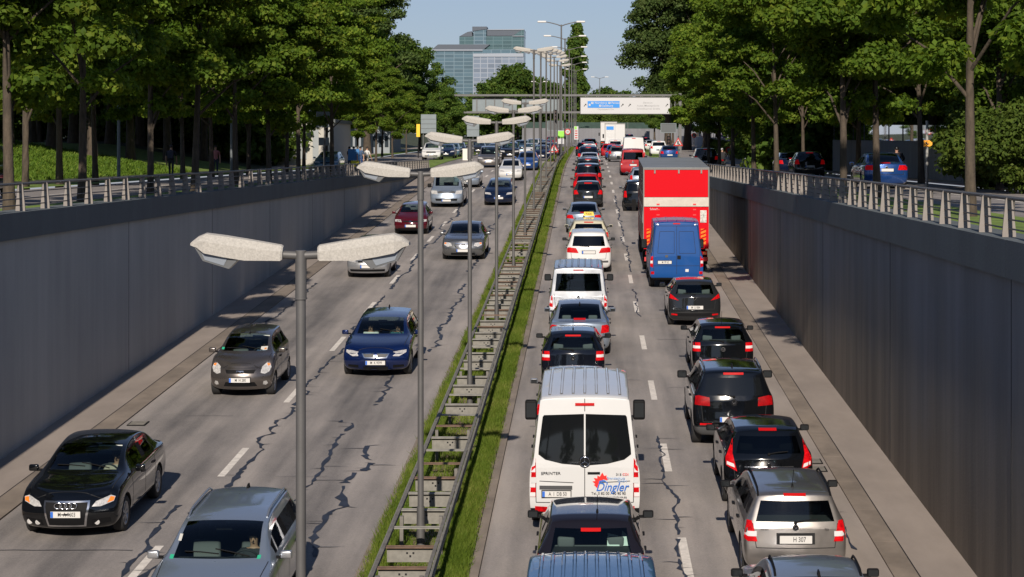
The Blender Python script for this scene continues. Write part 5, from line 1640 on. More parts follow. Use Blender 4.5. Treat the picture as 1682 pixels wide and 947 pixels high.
def build_car(name, label, cat, paint_m, P, xy, facing, group=None, zfun=road, detail=2):
    """facing +1: drives away from the camera (rear seen), -1: comes toward the camera. xy = middle of the near end."""
    p = dict(BASE); p.update(P)
    if 'rp' not in P:
        p['rp'] = [(.2, .10), (.34, .02), (.52, .0), (.62, .05), (p['belt'], .10), (p['H'], p.get('rake', .42))]
    L, W, H = p['L'], p['W'], p['H']; hw, hy = W / 2, L / 2
    x, y = xy
    yc = y + hy
    sl = (zfun(y + L) - zfun(y)) / L
    root = empty(name, (x, yc, (zfun(y) + zfun(y + L)) / 2), label, cat, group)
    root.rotation_euler = (math.atan(sl) * (1 if facing > 0 else -1), 0, 0 if facing > 0 else math.pi)
    vs, zones, tree, (yf, yr) = car_shell(p)
    # body with its seams and trims in one mesh
    mb = MB()
    lower = GREYP if p.get('cladding') else (BLACKP if p.get('blackbumper') else paint_m)
    body = sub_mesh('body', vs, zones.get(0, []) + zones.get(4, []) + zones.get(5, []) + zones.get(6, []), paint_m)
    body.materials.append(lower); body.materials.append(DARK); body.materials.append(BLACKP); body.materials.append(GAP)
    n0, n4, n5 = len(zones.get(0, [])), len(zones.get(4, [])), len(zones.get(5, []))
    idx = [0] * n0 + [1] * n4 + [2] * n5 + [3] * len(zones.get(6, []))
    if p.get('cladding') or p.get('blackbumper'):
        zl = p.get('clad_z', .48)
        for k, q in enumerate(body.polygons):
            if idx[k] == 0 and q.center.z < zl: idx[k] = 1
    body.polygons.foreach_set('material_index', idx)
    put('body', body, root)
    if detail >= 2:
        sm = MB()
        for sd in ('R', 'L'):
            uB = hy - p.get('doorB', lerp(p['uc'], L - .9, .47))
            uA = hy - p['uc'] - .12; uC = p.get('doorC', max(yr + p['rwheel'] + .02, uB - 1.0))
            for u_ in ((uA, uB) if p.get('doors') == 2 else (uA, uB, uC)): stroke(sm, tree, sd, [(u_, .34), (u_, p['belt'] - .02)])
            stroke(sm, tree, sd, [(uA, .335), (uC, .335)])
            for u_ in (uB - .0, uC): 
                bx = MB()
                h = cast(tree, sd, u_ + .14, p['belt'] - .13)
                if h is not None:
                    sm.box(h + Vector((.012 if sd == 'R' else -.012, 0, 0)), (.03, .17, .03), 1)
        if facing > 0 or detail > 2:
            for ln in p.get('rlines', [[(-hw * .74, .56), (hw * .74, .56)], [(-hw * .74, .56), (-hw * .80, p['belt'])], [(hw * .74, .56), (hw * .80, p['belt'])]]): stroke(sm, tree, 'r', ln)
        if facing < 0:
            zt = p['zn'] - .01
            for sg in (-1, 1): stroke(sm, tree, 't', [(sg * hw * .80, hy - .28), (sg * hw * .86, hy - p['uc'] + .06)], .012)
            stroke(sm, tree, 't', [(-hw * .78, hy - .24), (hw * .78, hy - .24)], .014)
        if sm.v: sm.build('panel_seam', [GAP, p.get('handle', BLACKP)], root)
    gw, gr_, gs = p.get('gw', GLASS_C), p.get('grear', GLASS_S), p.get('gside', GLASS_S)
    if 1 in zones: put('windscreen', sub_mesh('windscreen', vs, zones[1], gw, 60), root)
    if 2 in zones: put('rear_window', sub_mesh('rear_window', vs, zones[2], gr_, 60), root)
    if 3 in zones:
        isl = islands(zones[3])
        for f in isl: put('side_window', sub_mesh('side_window', vs, f, gs, 60), root)
    # wheels
    wm, rm = wheel_meshes(p['rwheel'], .205, p.get('rim', 0))
    for yy in (yf, yr):
        for sg in (1, -1):
            w_ = put('wheel', wm, root, (sg * (hw * .985 - .105), yy, p['rwheel']), (0, 0, 0 if sg > 0 else math.pi))
            put('rim', rm, w_)
    # cabin
    zf_ = p['zb'] + .12
    tub = MB(); 
    y0, y1 = hy - p['uc'] - .02, -hy + .32
    tub.box((0, (y0 + y1) / 2, zf_), (hw * 1.72, y0 - y1, .06))
    for sg in (-1, 1): tub.box((sg * hw * .86, (y0 + y1) / 2 - .2, (zf_ + p['belt']) / 2), (.05, y0 - y1 - .4, p['belt'] - zf_ - .06))
    tub.box((0, y0 - .16, (zf_ + p['belt'] - .03) / 2 + .05), (hw * 1.68, .34, p['belt'] - zf_ - .04))
    if p['kind'] == 'sedan': tub.box((0, hy - p['urr'] - .18, p['belt'] - .06), (hw * 1.5, .5, .06))
    else: tub.box((0, -hy + .62, p['belt'] - .04), (hw * 1.5, .42, .05)) if not p.get('noshelf') else None
    tub.build('cabin', TRIM, root)
    if detail >= 2:
        sm_ = SEAT_ME_L if p.get('light_seats') else SEAT_ME
        ys_ = hy - p['urf'] - p.get('seat_dy', .12)
        zs = p['belt'] - .87 + p.get('seat_z', 0)
        for sg in (-1, 1): put('front_seat', sm_, root, (sg * hw * .42, ys_, zs))
        if p.get('bench', True): put('rear_bench', BENCH_ME, root, (0, ys_ - .88, zs + .0), scale=(min(1, hw * 1.6 / 1.3), 1, 1))
        if facing < 0:
            for (sx_, sz_, w_, h_, m_) in p.get('stickers', []):
                mb = MB(); patch(mb, tree, 'f', [(sx_, sz_), (sx_ + w_, sz_), (sx_ + w_, sz_ + h_), (sx_, sz_ + h_)], 0, .004, .05, .003)
                if mb.v: mb.build('windscreen_sticker', m_, root)
            put('steering_wheel', STEER_ME, root, (-hw * .42, ys_ + .52, p['belt'] - .04), (R(-28), 0, 0))
            # inner mirror
            mb = MB(); mb.box((0, hy - p['urf'] + .10, H - .17), (.24, .03, .065)); mb.build('inner_mirror', BLACKP if not p.get('visor') else LAMPGLASS, root)
            if p.get('visor'):
                mb = MB(); mb.box((-hw * .38, hy - p['urf'] + .06, H - .155), (.44, .02, .12), rx=R(-35)); mb.build('sun_visor', mat('visor_cloth', (.55, .58, .53), .8), root)
    # outside mirrors
    mm = p.get('mirror_mat', paint_m)
    for sg in (1, -1):
        c = (sg * (hw + .085), hy - p['uc'] - .30, p['belt'] + p.get('mz', .06))
        ms = p.get('mirror', (.175, .09, .12))
        mb = MB(); join_mesh(mb, rounded((0, 0, 0), ms, mm, 'tmp', .32), 0)
        mb.box((0, -ms[1] * .5, 0), (ms[0] * .78, .008, ms[2] * .72), 1)
        mb.box((-sg * ms[0] * .52, .0, -ms[2] * .34), (.12, .05, .04), 2)
        mb.build('wing_mirror', [mm, mat('mirror_face', (.035, .04, .045), .05, .6), BLACKP], root, c)
    # lamps, grilles, trims laid on the surface
    rear, front = facing > 0, facing < 0
    def feat(nm, side, m, poly, both=True, off=.008, grid=.07, sub=None):
        polys = [poly, mir(poly)] if both else [poly]
        for q in polys:
            mb = MB(); patch(mb, tree, side, q, 0, off, grid)
            ms = [m]
            if sub:
                sgn = 1 if q is poly else -1
                for (sp_, m2) in sub:
                    patch(mb, tree, side, sp_ if sgn > 0 else mir(sp_), len(ms), off + .004, grid); ms.append(m2)
            if mb.v: mb.build(nm, ms, root)
    if rear:
        if 'tail' in p: feat('tail_light', 'r', p.get('tail_m', RED_L), p['tail'], True, .012, .06, p.get('tail_sub'))
        if 'brake3' in p:
            a, b, z0, z1 = p['brake3']; feat('high_brake_light', 'r', RED_B, [(a, z0), (b, z0), (b, z1), (a, z1)], False, .02)
        for (q, m) in p.get('reflect', []): feat('reflector', 'r', m, q, True, .008)
        for (nm, m, q, both) in p.get('rfeat', []): feat(nm, 'r', m, q, both, .006)
        if 'rplate' in p: plate(root, tree, 'r', *p['rplate'], p, detail=detail >= 2, **p.get('plate_kw', {}))
        if detail >= 2 and p.get('wiper', True) and p['kind'] != 'sedan':
            zz = p.get('wiper_z', p['belt'] + .03)
            mb = MB()
            h1, h2 = cast(tree, 'r', .0, zz), cast(tree, 'r', -.36 if p.get('wiper_l', True) else .36, zz + .035)
            if h1 and h2: mb.tube([h1 + Vector((0, -.02, 0)), h1.lerp(h2, .5) + Vector((0, -.045, .012)), h2 + Vector((0, -.03, 0))], .011, 5); mb.sphere(h1 + Vector((0, -.02, -.01)), .03); mb.build('rear_wiper', BLACKP, root)
        if 'badge' in p:
            h = cast(tree, 'r', 0, p['badge'])
            if h:
                mb = MB(); n_ = p.get('badge_r', .05)
                mb.cyl(h + Vector((0, .01, 0)), h + Vector((0, -.015, 0)), n_, n_, 18, 0); mb.cyl(h + Vector((0, -.01, 0)), h + Vector((0, -.018, 0)), n_ * .72, n_ * .72, 18, 1)
                v_ = n_ * .55
                for (a, b) in (((-v_, v_ * .8), (-v_ * .3, -v_ * .8)), ((-v_ * .3, -v_ * .8), (0, v_ * .2)), ((0, v_ * .2), (v_ * .3, -v_ * .8)), ((v_ * .3, -v_ * .8), (v_, v_ * .8))) if p.get('badge_w') else ():
                    mb.tube([h + Vector((a[0], -.02, a[1])), h + Vector((b[0], -.02, b[1]))], .006, 4, 0)
                mb.build('badge', [CHROME, BLACKP], root)
    if front:
        if 'head' in p: feat('headlight', 'f', LAMP_R, p['head'], True, .010, .06, p.get('head_sub'))
        for (nm, m, q, both) in p.get('ffeat', []): feat(nm, 'f', m, q, both, .006)
        if 'fplate' in p: plate(root, tree, 'f', *p['fplate'], p, detail=detail >= 2, **p.get('plate_kw', {}))
        if detail >= 2:
            for sg in (-.05, -.55):
                mb = MB(); hs = [cast(tree, 't', sg * hw * 1.0 + q, hy - p['uc'] + .03 - .05 * k) for k, q in enumerate((0, .28, .52))]
                if all(hs): mb.tube([h + Vector((0, 0, .015)) for h in hs], .010, 5); mb.build('wiper', BLACKP, root)
    # roof
    def roof_z(x_, y_):
        h = cast(tree, 't', x_, y_); return h.z if h else H
    if p.get('rails'):
        for sg in (1, -1):
            ya, yb = hy - p['urf'] - .18, -hy + p.get('rail_end', .62)
            xr = hw * p['wr'] * .93
            mb = MB(); pts = []
            for k in range(9):
                t = k / 8; yy = lerp(ya, yb, t); pts.append((sg * xr, yy, roof_z(sg * xr, yy) + (.055 if 0 < k < 8 else .0)))
            mb.tube(pts, .017, 6); mb.build('roof_rail', p['rails'], root)
    if p.get('antenna'):
        ax, ay, al = p['antenna']; z0 = roof_z(ax, ay)
        mb = MB(); mb.cyl((ax, ay, z0 - .01), (ax, ay, z0 + .04), .022, .014, 8); mb.tube([(ax, ay, z0 + .03), (ax, ay - al * .5, z0 + al * .8)], .005, 4); mb.build('antenna', BLACKP, root)
    if p.get('fin'):
        ay = p['fin']; z0 = roof_z(0, ay)
        mb = MB(); mb.prism([(-.022, 0), (.022, 0), (.008, .07), (-.008, .07)], ay - .09, ay + .05); me = mb.mesh('roof_fin', BLACKP); fix_normals(me)
        for v in me.vertices: v.co.z += z0 - .006
        put('roof_fin', me, root)
    if p.get('ribs'):
        nrb, y0, y1 = p['ribs']
        mb = MB()
        for k in range(nrb):
            xx = lerp(-hw * p['wr'] * .78, hw * p['wr'] * .78, k / (nrb - 1))
            V = []
            for q in range(9):
                yy = lerp(y0, y1, q / 8); z0 = roof_z(xx, yy)
                V += [(xx - .030, yy, z0 - .002), (xx - .014, yy, z0 + .014), (xx + .014, yy, z0 + .014), (xx + .030, yy, z0 - .002)]
            mb.add(V, [(q * 4 + j, q * 4 + j + 1, q * 4 + j + 5, q * 4 + j + 4) for q in range(8) for j in range(3)], 0)
        me = mb.mesh('roof_rib', paint_m); fix_normals(me); put('roof_rib', me, root)
    root['_h'] = H
    return root, tree, p

# ------------------------------------------------------------------ people
SKIN_T = mat('skin', (.42, .24, .165), .55)
HAIR = mat('hair_dark', (.03, .02, .015), .7)
HAIR_G = mat('hair_fair', (.22, .14, .07), .7)
def cloth(n, c): return mat('cloth_' + n, c, .85, var=.12, vscale=6)
def person(label, loc, rz, top, legs, pose='stand', hair=HAIR, group=None, sc=1.0, sleeves='short', holds=None):
    root = empty('person', loc, label, 'person', group, rz)
    root.scale = (sc, sc, sc)
    # joints: faces -y
    if pose == 'sit':      # origin on the seat
        J = dict(pel=(0, 0, .12, .15, .12), bel=(0, .05, .28, .15, .11), che=(0, .10, .48, .165, .12), nk0=(0, .10, .60, .07, .07), nk=(0, .09, .66, .055, .055), hd=(0, .06, .77, .085, .10), top=(0, .07, .87, .06, .07))
        hipz = .10
        A = {s_: [(s_ * .19, .10, .56, .065), (s_ * .26, -.06, .36, .05), (s_ * .14, -.33, .40, .038), (s_ * .12, -.41, .42, .04)] for s_ in (-1, 1)}
        G = {s_: [(s_ * .10, -.02, .10, .09), (s_ * .13, -.42, .14, .07), (s_ * .13, -.58, -.22, .05), (s_ * .13, -.72, -.26, .045)] for s_ in (-1, 1)}
    elif pose == 'ride':
        J = dict(pel=(0, 0, .12, .15, .13), bel=(0, -.03, .28, .16, .13), che=(0, -.09, .48, .19, .14), nk0=(0, -.12, .60, .08, .08), nk=(0, -.14, .65, .06, .06), hd=(0, -.16, .76, .10, .115), top=(0, -.15, .88, .085, .09))
        A = {s_: [(s_ * .22, -.10, .56, .075), (s_ * .34, -.22, .34, .06), (s_ * .30, -.48, .28, .045), (s_ * .28, -.56, .27, .045)] for s_ in (-1, 1)}
        G = {s_: [(s_ * .11, -.02, .10, .10), (s_ * .22, -.38, .06, .08), (s_ * .20, -.20, -.34, .06), (s_ * .20, -.36, -.42, .05)] for s_ in (-1, 1)}
    else:
        st_ = .16 if pose == 'walk' else .02
        J = dict(pel=(0, 0, .94, .15, .11), bel=(0, 0, 1.10, .14, .10), che=(0, .01, 1.32, .17, .115), nk0=(0, .01, 1.46, .07, .065), nk=(0, 0, 1.52, .055, .055), hd=(0, -.02, 1.63, .08, .095), top=(0, -.01, 1.73, .06, .07))
        A = {s_: [(s_ * .20, .01, 1.41, .06), (s_ * .25, s_ * st_ * .4, 1.13, .047), (s_ * .25, -.10 + s_ * st_ * .6, .90, .036), (s_ * .24, -.14 + s_ * st_ * .7, .80, .035)] for s_ in (-1, 1)}
        G = {s_: [(s_ * .09, 0, .90, .09), (s_ * .10, -s_ * st_ * .8 - .03, .50, .065), (s_ * .10, -s_ * st_ * 1.3 + .02, .09, .045), (s_ * .11, -s_ * st_ * 1.3 - .12, .04, .042)] for s_ in (-1, 1)}
    V, E, RD = [], [], []
    def v(x, y, z, rx, ry): V.append((x, y, z)); RD.append((rx, ry)); return len(V) - 1
    keys = list(J)
    id_ = {k: v(*J[k]) for k in keys}
    for a, b in zip(keys, keys[1:]): E.append((id_[a], id_[b]))
    hand_pts = []
    for s_ in (-1, 1):
        pr = id_['che']
        for (x, y, z, r_) in A[s_]:
            k = v(x, y, z, r_, r_); E.append((pr, k)); pr = k
        d = (Vector(A[s_][3][:3]) - Vector(A[s_][2][:3])).normalized()
        base = Vector(A[s_][3][:3]); side = Vector((1, 0, 0))
        for f, (o, l) in enumerate(((-.028, .070), (-.010, .080), (.010, .076), (.028, .062))):
            a = v(*(base + side * o + d * .04), .011, .011); b = v(*(base + side * o * 1.15 + d * (.04 + l)), .009, .009)
            E.append((pr, a)); E.append((a, b))
        a = v(*(base - side * s_ * .040 + d * .01), .012, .012); b = v(*(base - side * s_ * .055 + d * .05), .010, .010); E.append((pr, a)); E.append((a, b))
        pr = id_['pel']
        for (x, y, z, r_) in G[s_]:
            k = v(x, y, z, r_, r_); E.append((pr, k)); pr = k
    me = bpy.data.meshes.new('body'); me.from_pydata(V, E, [])
    ob = bpy.data.objects.new('body', me); COL.objects.link(ob)
    sk = ob.modifiers.new('k', 'SKIN'); sk.use_smooth_shade = True
    for k, (rx, ry) in enumerate(RD): me.skin_vertices[0].data[k].radius = (rx, ry)
    for k in range(len(V)): me.skin_vertices[0].data[k].use_root = (k == id_['pel'])
    ss = ob.modifiers.new('s', 'SUBSURF'); ss.levels = ss.render_levels = 1
    ev = bake(ob); bpy.data.objects.remove(ob)
    for m in (SKIN_T, top, legs, BLACKP): ev.materials.append(m)
    zn = J['nk0'][2] + .01; zw = J['pel'][2] + .02
    for q in ev.polygons:
        c = q.center; q.use_smooth = True
        if c.z > zn: q.material_index = 0
        elif pose in ('sit', 'ride'):
            arm = abs(c.x) > .16 and c.z > .2
            if c.z < .19 and not arm: q.material_index = 2 if c.z > -.22 else 3
            elif c.y < -.30 and pose == 'sit': q.material_index = 0
            else: q.material_index = 1
        else:
            if abs(c.x) > .185 and c.z < 1.42: q.material_index = 0 if (c.z < (1.16 if sleeves == 'short' else .88)) else 1
            elif c.z < .10: q.material_index = 3
            elif c.z < zw: q.material_index = 2
            else: q.material_index = 1
    put('body', ev, root)
    h = J['hd']
    hm = MB(); hm.sphere((h[0], h[1] + .022, h[2] + .055), (.100, .108, .095), 0, 14, 10); hm.build('hair', hair, root)
    fm = MB()
    for s_ in (-1, 1): fm.sphere((s_ * .032, h[1] - .095, h[2] + .01), (.012, .008, .007), 0, 6, 5)
    fm.sphere((0, h[1] - .095, h[2] - .055), (.024, .008, .006), 0, 6, 5)
    fm.sphere((0, h[1] - .108, h[2] - .018), (.013, .016, .02), 1, 6, 5)
    fm.build('face', [INK, SKIN_T], root)
    return root

# ------------------------------------------------------------------ colours of the cars
P_BLACK = paint('black', (.003, .0035, .0045), .0, .12, coat=1.0, spec=.2)
P_BLACK2 = paint('black_blue', (.004, .005, .009), .0, .12, coat=1.0, spec=.2)
P_AUB = paint('aubergine', (.010, .008, .010), .1, .12, coat=1.0, spec=.25)
P_ANTH = paint('anthracite', (.018, .019, .021), .2, .12, coat=1.0, spec=.25)
P_SILVER = paint('silver', (.42, .43, .45), .75, .34)
P_SILVERB = paint('silver_blue', (.30, .355, .43), .65, .32)
P_BEIGE = paint('silver_beige', (.27, .25, .235), .8, .33)
P_GREYB = paint('grey_brown', (.15, .132, .122), .8, .30)
P_GREY = paint('grey', (.19, .195, .20), .8, .30)
P_BLUE = paint('deep_blue', (.004, .014, .075), .4, .16)
P_NAVY = paint('navy', (.004, .009, .030), .1, .12, coat=1.0, spec=.25)
P_VANBLUE = paint('van_blue', (.007, .062, .235), .0, .4, coat=.3, spec=.2)
P_VANBLUE2 = paint('roof_blue', (.035, .115, .25), .2, .35)
P_RED = paint('red', (.27, .005, .010), .1, .35, coat=.4, spec=.2)
P_MAROON = paint('maroon', (.07, .004, .009), .15, .12, coat=1.0, spec=.25)
P_WHITE = paint('white', (.56, .56, .555), .0, .4)
P_CREAM = paint('cream', (.46, .43, .32), .0, .38)
P_LTBLUE = paint('light_blue', (.09, .16, .22), .4, .32)
P_BMWBLUE = paint('bright_blue', (.015, .06, .22), .4, .25)

def V2(px, Y): return ((px - 965) * Y / F, Y)
ST_G = mat('sticker_green', (.03, .38, .22), .5); ST_W = mat('sticker_white', (.55, .54, .5), .5); ST_O = mat('sticker_orange', (.6, .22, .05), .5)
# ---- right carriageway, lane next to the median (rear views) ---------------------------------
build_car('van', 'blue ribbed-roof van cut off by the bottom edge, right of the grass', 'van', P_VANBLUE2,
    dict(L=4.9, W=1.90, H=1.96, belt=1.12, zn=.85, zh=1.02, zc=1.18, uc=.72, urf=1.42, wr=.865, fo=.88, ro=1.0, rwheel=.33, ribs=(10, -1.9, .92), planr=.06, gt=.2, wre=.96, rake=.14, boxy=.5,
         mirror_mat=BLACKP, mirror=(.22, .12, .26), mz=.12), (.05, 23.45), 1)
build_car('car', 'dark aubergine hatchback with paper on its rear shelf behind the white van', 'car', P_AUB,
    dict(L=4.0, W=1.70, H=1.50, belt=.98, wr=.735, uc=1.0, urf=1.75, rake=.55, tail=[(.56, .70), (.80, .78), (.82, .98), (.74, .90)], brake3=(-.15, .15, 1.30, 1.345), grear=GLASS_C, light_seats=False,
         mirror_mat=BLACKP, antenna=(.10, -1.15, .38), badge=.80, planr=.12, wiper_z=1.0), (.05, 30.0), 1)
# paper sheets in its rear window
r_ = empty('paper_sheets', (.05 + .42, 30.75, road(30.7) + .98), 'white papers lying upright in the back of the dark hatchback', 'papers')
mb = MB(); mb.add([(-.17, 0, 0), (.02, 0, 0), (.0, .05, .15), (-.16, .05, .19)], [(0, 1, 2, 3)]); mb.add([(.05, .02, 0), (.22, .02, 0), (.20, .06, .10), (.06, .06, .23)], [(0, 1, 2, 3)])
mb.build('sheet', mat('paper', (.62, .70, .66), .8), r_)

# white high van with a dark double rear window
r_, tree, p = build_car('van', 'white passenger van with black rear glass and a red flame logo', 'van', P_WHITE,
    dict(L=5.9, W=1.99, H=2.50, zb=.30, belt=1.30, zn=1.0, zh=1.12, zc=1.34, uc=.80, urf=1.75, wr=.80, fo=.95, ro=1.35, rwheel=.345, ribs=(7, -2.55, 1.0), planr=.035, rake=.20, gt=.30, wre=.985, wrt=.985, boxy=.62, roofcrease=.45,
         rp=[(.3, .16), (.42, .0), (.60, .0), (1.3, .02), (2.0, .10), (2.50, .20)], blind_rear=True, blackbumper=True, clad_z=.50,
         tail=[(.865, .70), (.965, .70), (.965, 1.28), (.95, 1.36), (.865, 1.38)], tail_sub=[([(.872, 1.14), (.97, 1.14), (.97, 1.22), (.872, 1.22)], WHITE_L), ([(.872, .87), (.97, .87), (.97, .96), (.872, .96)], WHITE_L), ([(.872, .705), (.97, .705), (.97, .78), (.872, .78)], WHITE_L)],
         reflect=[([(.66, .42), (.88, .44), (.88, .53), (.66, .52)], RED_L)], brake3=(-.17, .17, 2.30, 2.345), mirror_mat=BLACKP, mirror=(.24, .13, .40), mz=.12, wiper=False, bench=True, panelvan=False,
         rlines=[[(0, .58), (0, 1.27)], [(0, 2.2), (0, 2.42)], [(-.86, .60), (-.87, 1.3)], [(.86, .60), (.87, 1.3)], [(-.86, .60), (.86, .60)], [(-.80, .98), (-.2, .955)], [(.80, .98), (.2, .955)]],
         rfeat=[('door_strip', GREYP, [(-.80, .83), (-.22, .83), (-.22, .90), (-.80, .90)], False), ('handle', BLACKP, [(.05, 1.10), (.27, 1.10), (.27, 1.145), (.05, 1.145)], False), ('handle_cup', P_WHITE, [(.10, 1.145), (.22, 1.145), (.19, 1.18), (.13, 1.18)], False)],
         plate_kw=dict(w=.50, h=.105), rplate=(-.50, .755, 'A  I  DB 50')), V2(960.5, 35.5), 1)
def on_rear(root, tree, nm, m, poly, off=.007, grid=.05):
    mb = MB(); patch(mb, tree, 'r', poly, 0, off, grid); return mb.build(nm, m, root)
for s_ in (-1, 1):
    q = [(.014, 1.26), (.40, 1.29), (.70, 1.36), (.82, 1.45), (.815, 1.55), (.745, 2.10), (.72, 2.13), (.014, 2.155)]
    on_rear(r_, tree, 'rear_window', BLKGLASS, q if s_ > 0 else mir(q), .008, .09)
h = cast(tree, 'r', 0, 1.33)
mb = MB(); mb.cyl(h + Vector((0, .0, 0)), h + Vector((0, -.03, 0)), .105, .105, 24, 1); mb.tube([h + Vector((.085 * math.cos(a * math.pi / 12), -.034, .085 * math.sin(a * math.pi / 12))) for a in range(25)], .010, 5, 0)
for a in (90, 210, 330): mb.tube([h + Vector((0, -.034, 0)), h + Vector((.082 * math.cos(R(a)), -.034, .082 * math.sin(R(a))))], [.012, .005], 5, 0)
mb.build('badge', [CHROME, BLACKP], r_)
for s_ in (-1, 1):
    for z in (1.0, 1.72):
        h = cast(tree, 'r', s_ * .90, z) 
        if h: mb = MB(); mb.box(h + Vector((0, -.012, 0)), (.10, .03, .10)); mb.build('hinge', P_WHITE, r_)
def word(root, tree, s, size, m, x, z, **kw):
    hs = [q for q in (cast(tree, 'r', x + dx, z + dz) for dx in (-.3, 0, .3) for dz in (-size * .7, 0, size * .7)) if q]
    return put('lettering', text_mesh(s, size, m, ext=.001, **kw), root, (x, min(q.y for q in hs) - .008, z), (R(90), 0, 0))
LOGO_R, LOGO_B = mat('logo_red', (.70, .018, .012), .5), mat('logo_blue', (.02, .13, .48), .5)
LOGO_LB = mat('logo_pale_blue', (.25, .38, .62), .5)
word(r_, tree, 'SPRINTER', .07, INK, -.60, 1.12, squeeze=1.15)
word(r_, tree, '315', .055, INK, .60, 1.10, squeeze=1.2); word(r_, tree, 'CDI', .055, LOGO_R, .72, 1.10, squeeze=1.2)
word(r_, tree, 'Dingler', .22, LOGO_B, .475, .875, italic=.35, squeeze=.86)
word(r_, tree, 'Brandschutz', .065, LOGO_LB, .55, 1.035, squeeze=1.0); word(r_, tree, 'GmbH', .06, LOGO_LB, .66, .985)
word(r_, tree, 'Tel. 0 82 00 / 90 90 90', .066, INK, .42, .765, squeeze=1.0); word(r_, tree, 'www.dinglerbrandschutz.de', .055, INK, .42, .70, squeeze=1.05)
fl = [(.22, .86), (.16, .92), (.19, .93), (.135, .98), (.19, .985), (.16, 1.04), (.22, 1.03), (.225, 1.085), (.265, 1.06), (.31, 1.135), (.345, 1.075), (.385, 1.085), (.385, 1.045), (.425, 1.02), (.39, 1.0), (.33, 1.015), (.275, .985), (.245, .93), (.25, .87)]
on_rear(r_, tree, 'flame_logo', LOGO_R, fl, .009, .03)
on_rear(r_, tree, 'arc_logo', LOGO_B, [(.25, .985), (.29, 1.0), (.35, 1.0), (.40, .96), (.405, .945), (.35, .975), (.29, .975), (.255, .96)], .011, .03)

build_car('car', 'silver car with dark roof rails mostly hidden ahead of the white van', 'car', P_SILVER,
    dict(L=4.4, W=1.76, H=1.58, belt=1.0, wr=.75, uc=.95, urf=1.7, rake=.35, rails=BLACKP, fin=-1.2, antenna=(.12, -1.3, .3), tail=[(.60, .80), (.84, .80), (.82, 1.02), (.70, 1.0)], mirror_mat=P_SILVER), V2(945, 43.0), 1)
def vw_small(**k):
    d = dict(L=3.9, W=1.66, H=1.46, belt=.98, wr=.70, uc=.98, urf=1.75, rake=.40, zn=.70, tail=[(.585, .74), (.80, .74), (.79, .97), (.60, .97)], tail_sub=[([(.60, .82), (.79, .82), (.79, .89), (.60, .89)], WHITE_L)],
             brake3=(-.20, .20, 1.335, 1.375), badge=.80, badge_r=.06, badge_w=True, mirror_mat=BLACKP, grear=GLASS_C, antenna=(.0, -1.15, .40), planr=.10, reflect=[([(.5, .38), (.74, .38), (.74, .42), (.5, .42)], RED_D)])
    d.update(k); return d
build_car('car', 'black hatchback with lit brake lights between the silver saloon and the white van', 'car', P_BLACK2, vw_small(), V2(941, 51.3), 1)
SED = dict(kind='sedan', L=4.6, W=1.78, H=1.44, belt=.93, zd=1.0, uc=1.25, urf=2.05, urr=3.35, ubw=4.02, wr=.70, zn=.68, zh=.84, zc=.98, fo=.88, ro=1.0, rp=[(.2, .12), (.36, .02), (.55, 0), (.7, .02), (.95, .06), (1.2, .1)], planr=.14,
           tail=[(.55, .66), (.82, .68), (.84, .90), (.60, .90)], brake3=(-.18, .18, 1.0, 1.04), rplate=(0, .55, None), badge=.84, mirror_mat=None)
def sed(pm, **k):
    d = dict(SED); d['mirror_mat'] = pm; d.update(k); return d
rr_, tree, p = build_car('car', 'silver-blue saloon in the queue between the silver van and the black hatchback', 'car', P_SILVERB, sed(P_SILVERB, tail=[(.60, .68), (.83, .70), (.85, .95), (.63, .93)], fin=-1.05, grear=GLASS_C, brake3=None) if False else sed(P_SILVERB, tail=[(.60, .68), (.83, .70), (.84, .92), (.63, .90)], fin=-1.05, grear=GLASS_C, brake3=(-.17, .17, 1.02, 1.06)), V2(952, 56.9), 1)
T5 = dict(L=4.9, W=1.90, H=1.96, belt=1.10, zn=.88, zh=1.02, zc=1.16, uc=.72, urf=1.45, wr=.82, fo=.88, ro=1.0, rwheel=.33, rake=.22, planr=.05, gt=.18, wre=.965, wrt=.97, boxy=.5, zb=.24,
          tail=[(.80, .70), (.935, .70), (.93, 1.05), (.81, 1.05)], tail_sub=[([(.815, .80), (.925, .80), (.925, .90), (.815, .90)], WHITE_L)], brake3=(-.16, .16, 1.83, 1.865), rplate=(0, .80, None), badge=1.0, badge_r=.075, badge_w=True,
          mirror_mat=BLACKP, mirror=(.22, .13, .22), mz=.12, ribs=(7, -2.0, .9), wiper=False, grear=GLASS_C, noshelf=True,
          head=[(.50, .76), (.86, .80), (.90, .98), (.55, .96)], fplate=(0, .42, None), ffeat=[('grille', GREYP, [(-.48, .83), (.48, .83), (.50, .93), (-.50, .93)], False), ('lower_grille', BLACKP, [(-.6, .40), (.6, .40), (.64, .52), (-.64, .52)], False)], pillars=[2.35, 3.75])
build_car('van', 'silver-white minibus with a sun glint in its rear window', 'van', P_SILVER, dict(T5), V2(950, 62.9), 1)
build_car('car', 'white people carrier with wide red tail lights behind the taxi', 'car', P_WHITE,
    dict(L=4.5, W=1.82, H=1.64, belt=1.02, wr=.74, uc=.95, urf=1.75, rake=.35, tail=[(.40, .80), (.86, .82), (.87, .98), (.80, 1.02), (.50, .99)], rplate=(0, .83, None), grear=GLASS_T, gside=GLASS_T, mirror_mat=BLACKP, planr=.08, blackbumper=False,
         rfeat=[('bumper_strip', GREYP, [(-.78, .42), (.78, .42), (.78, .50), (-.78, .50)], False)]), V2(967, 79.5), 1)
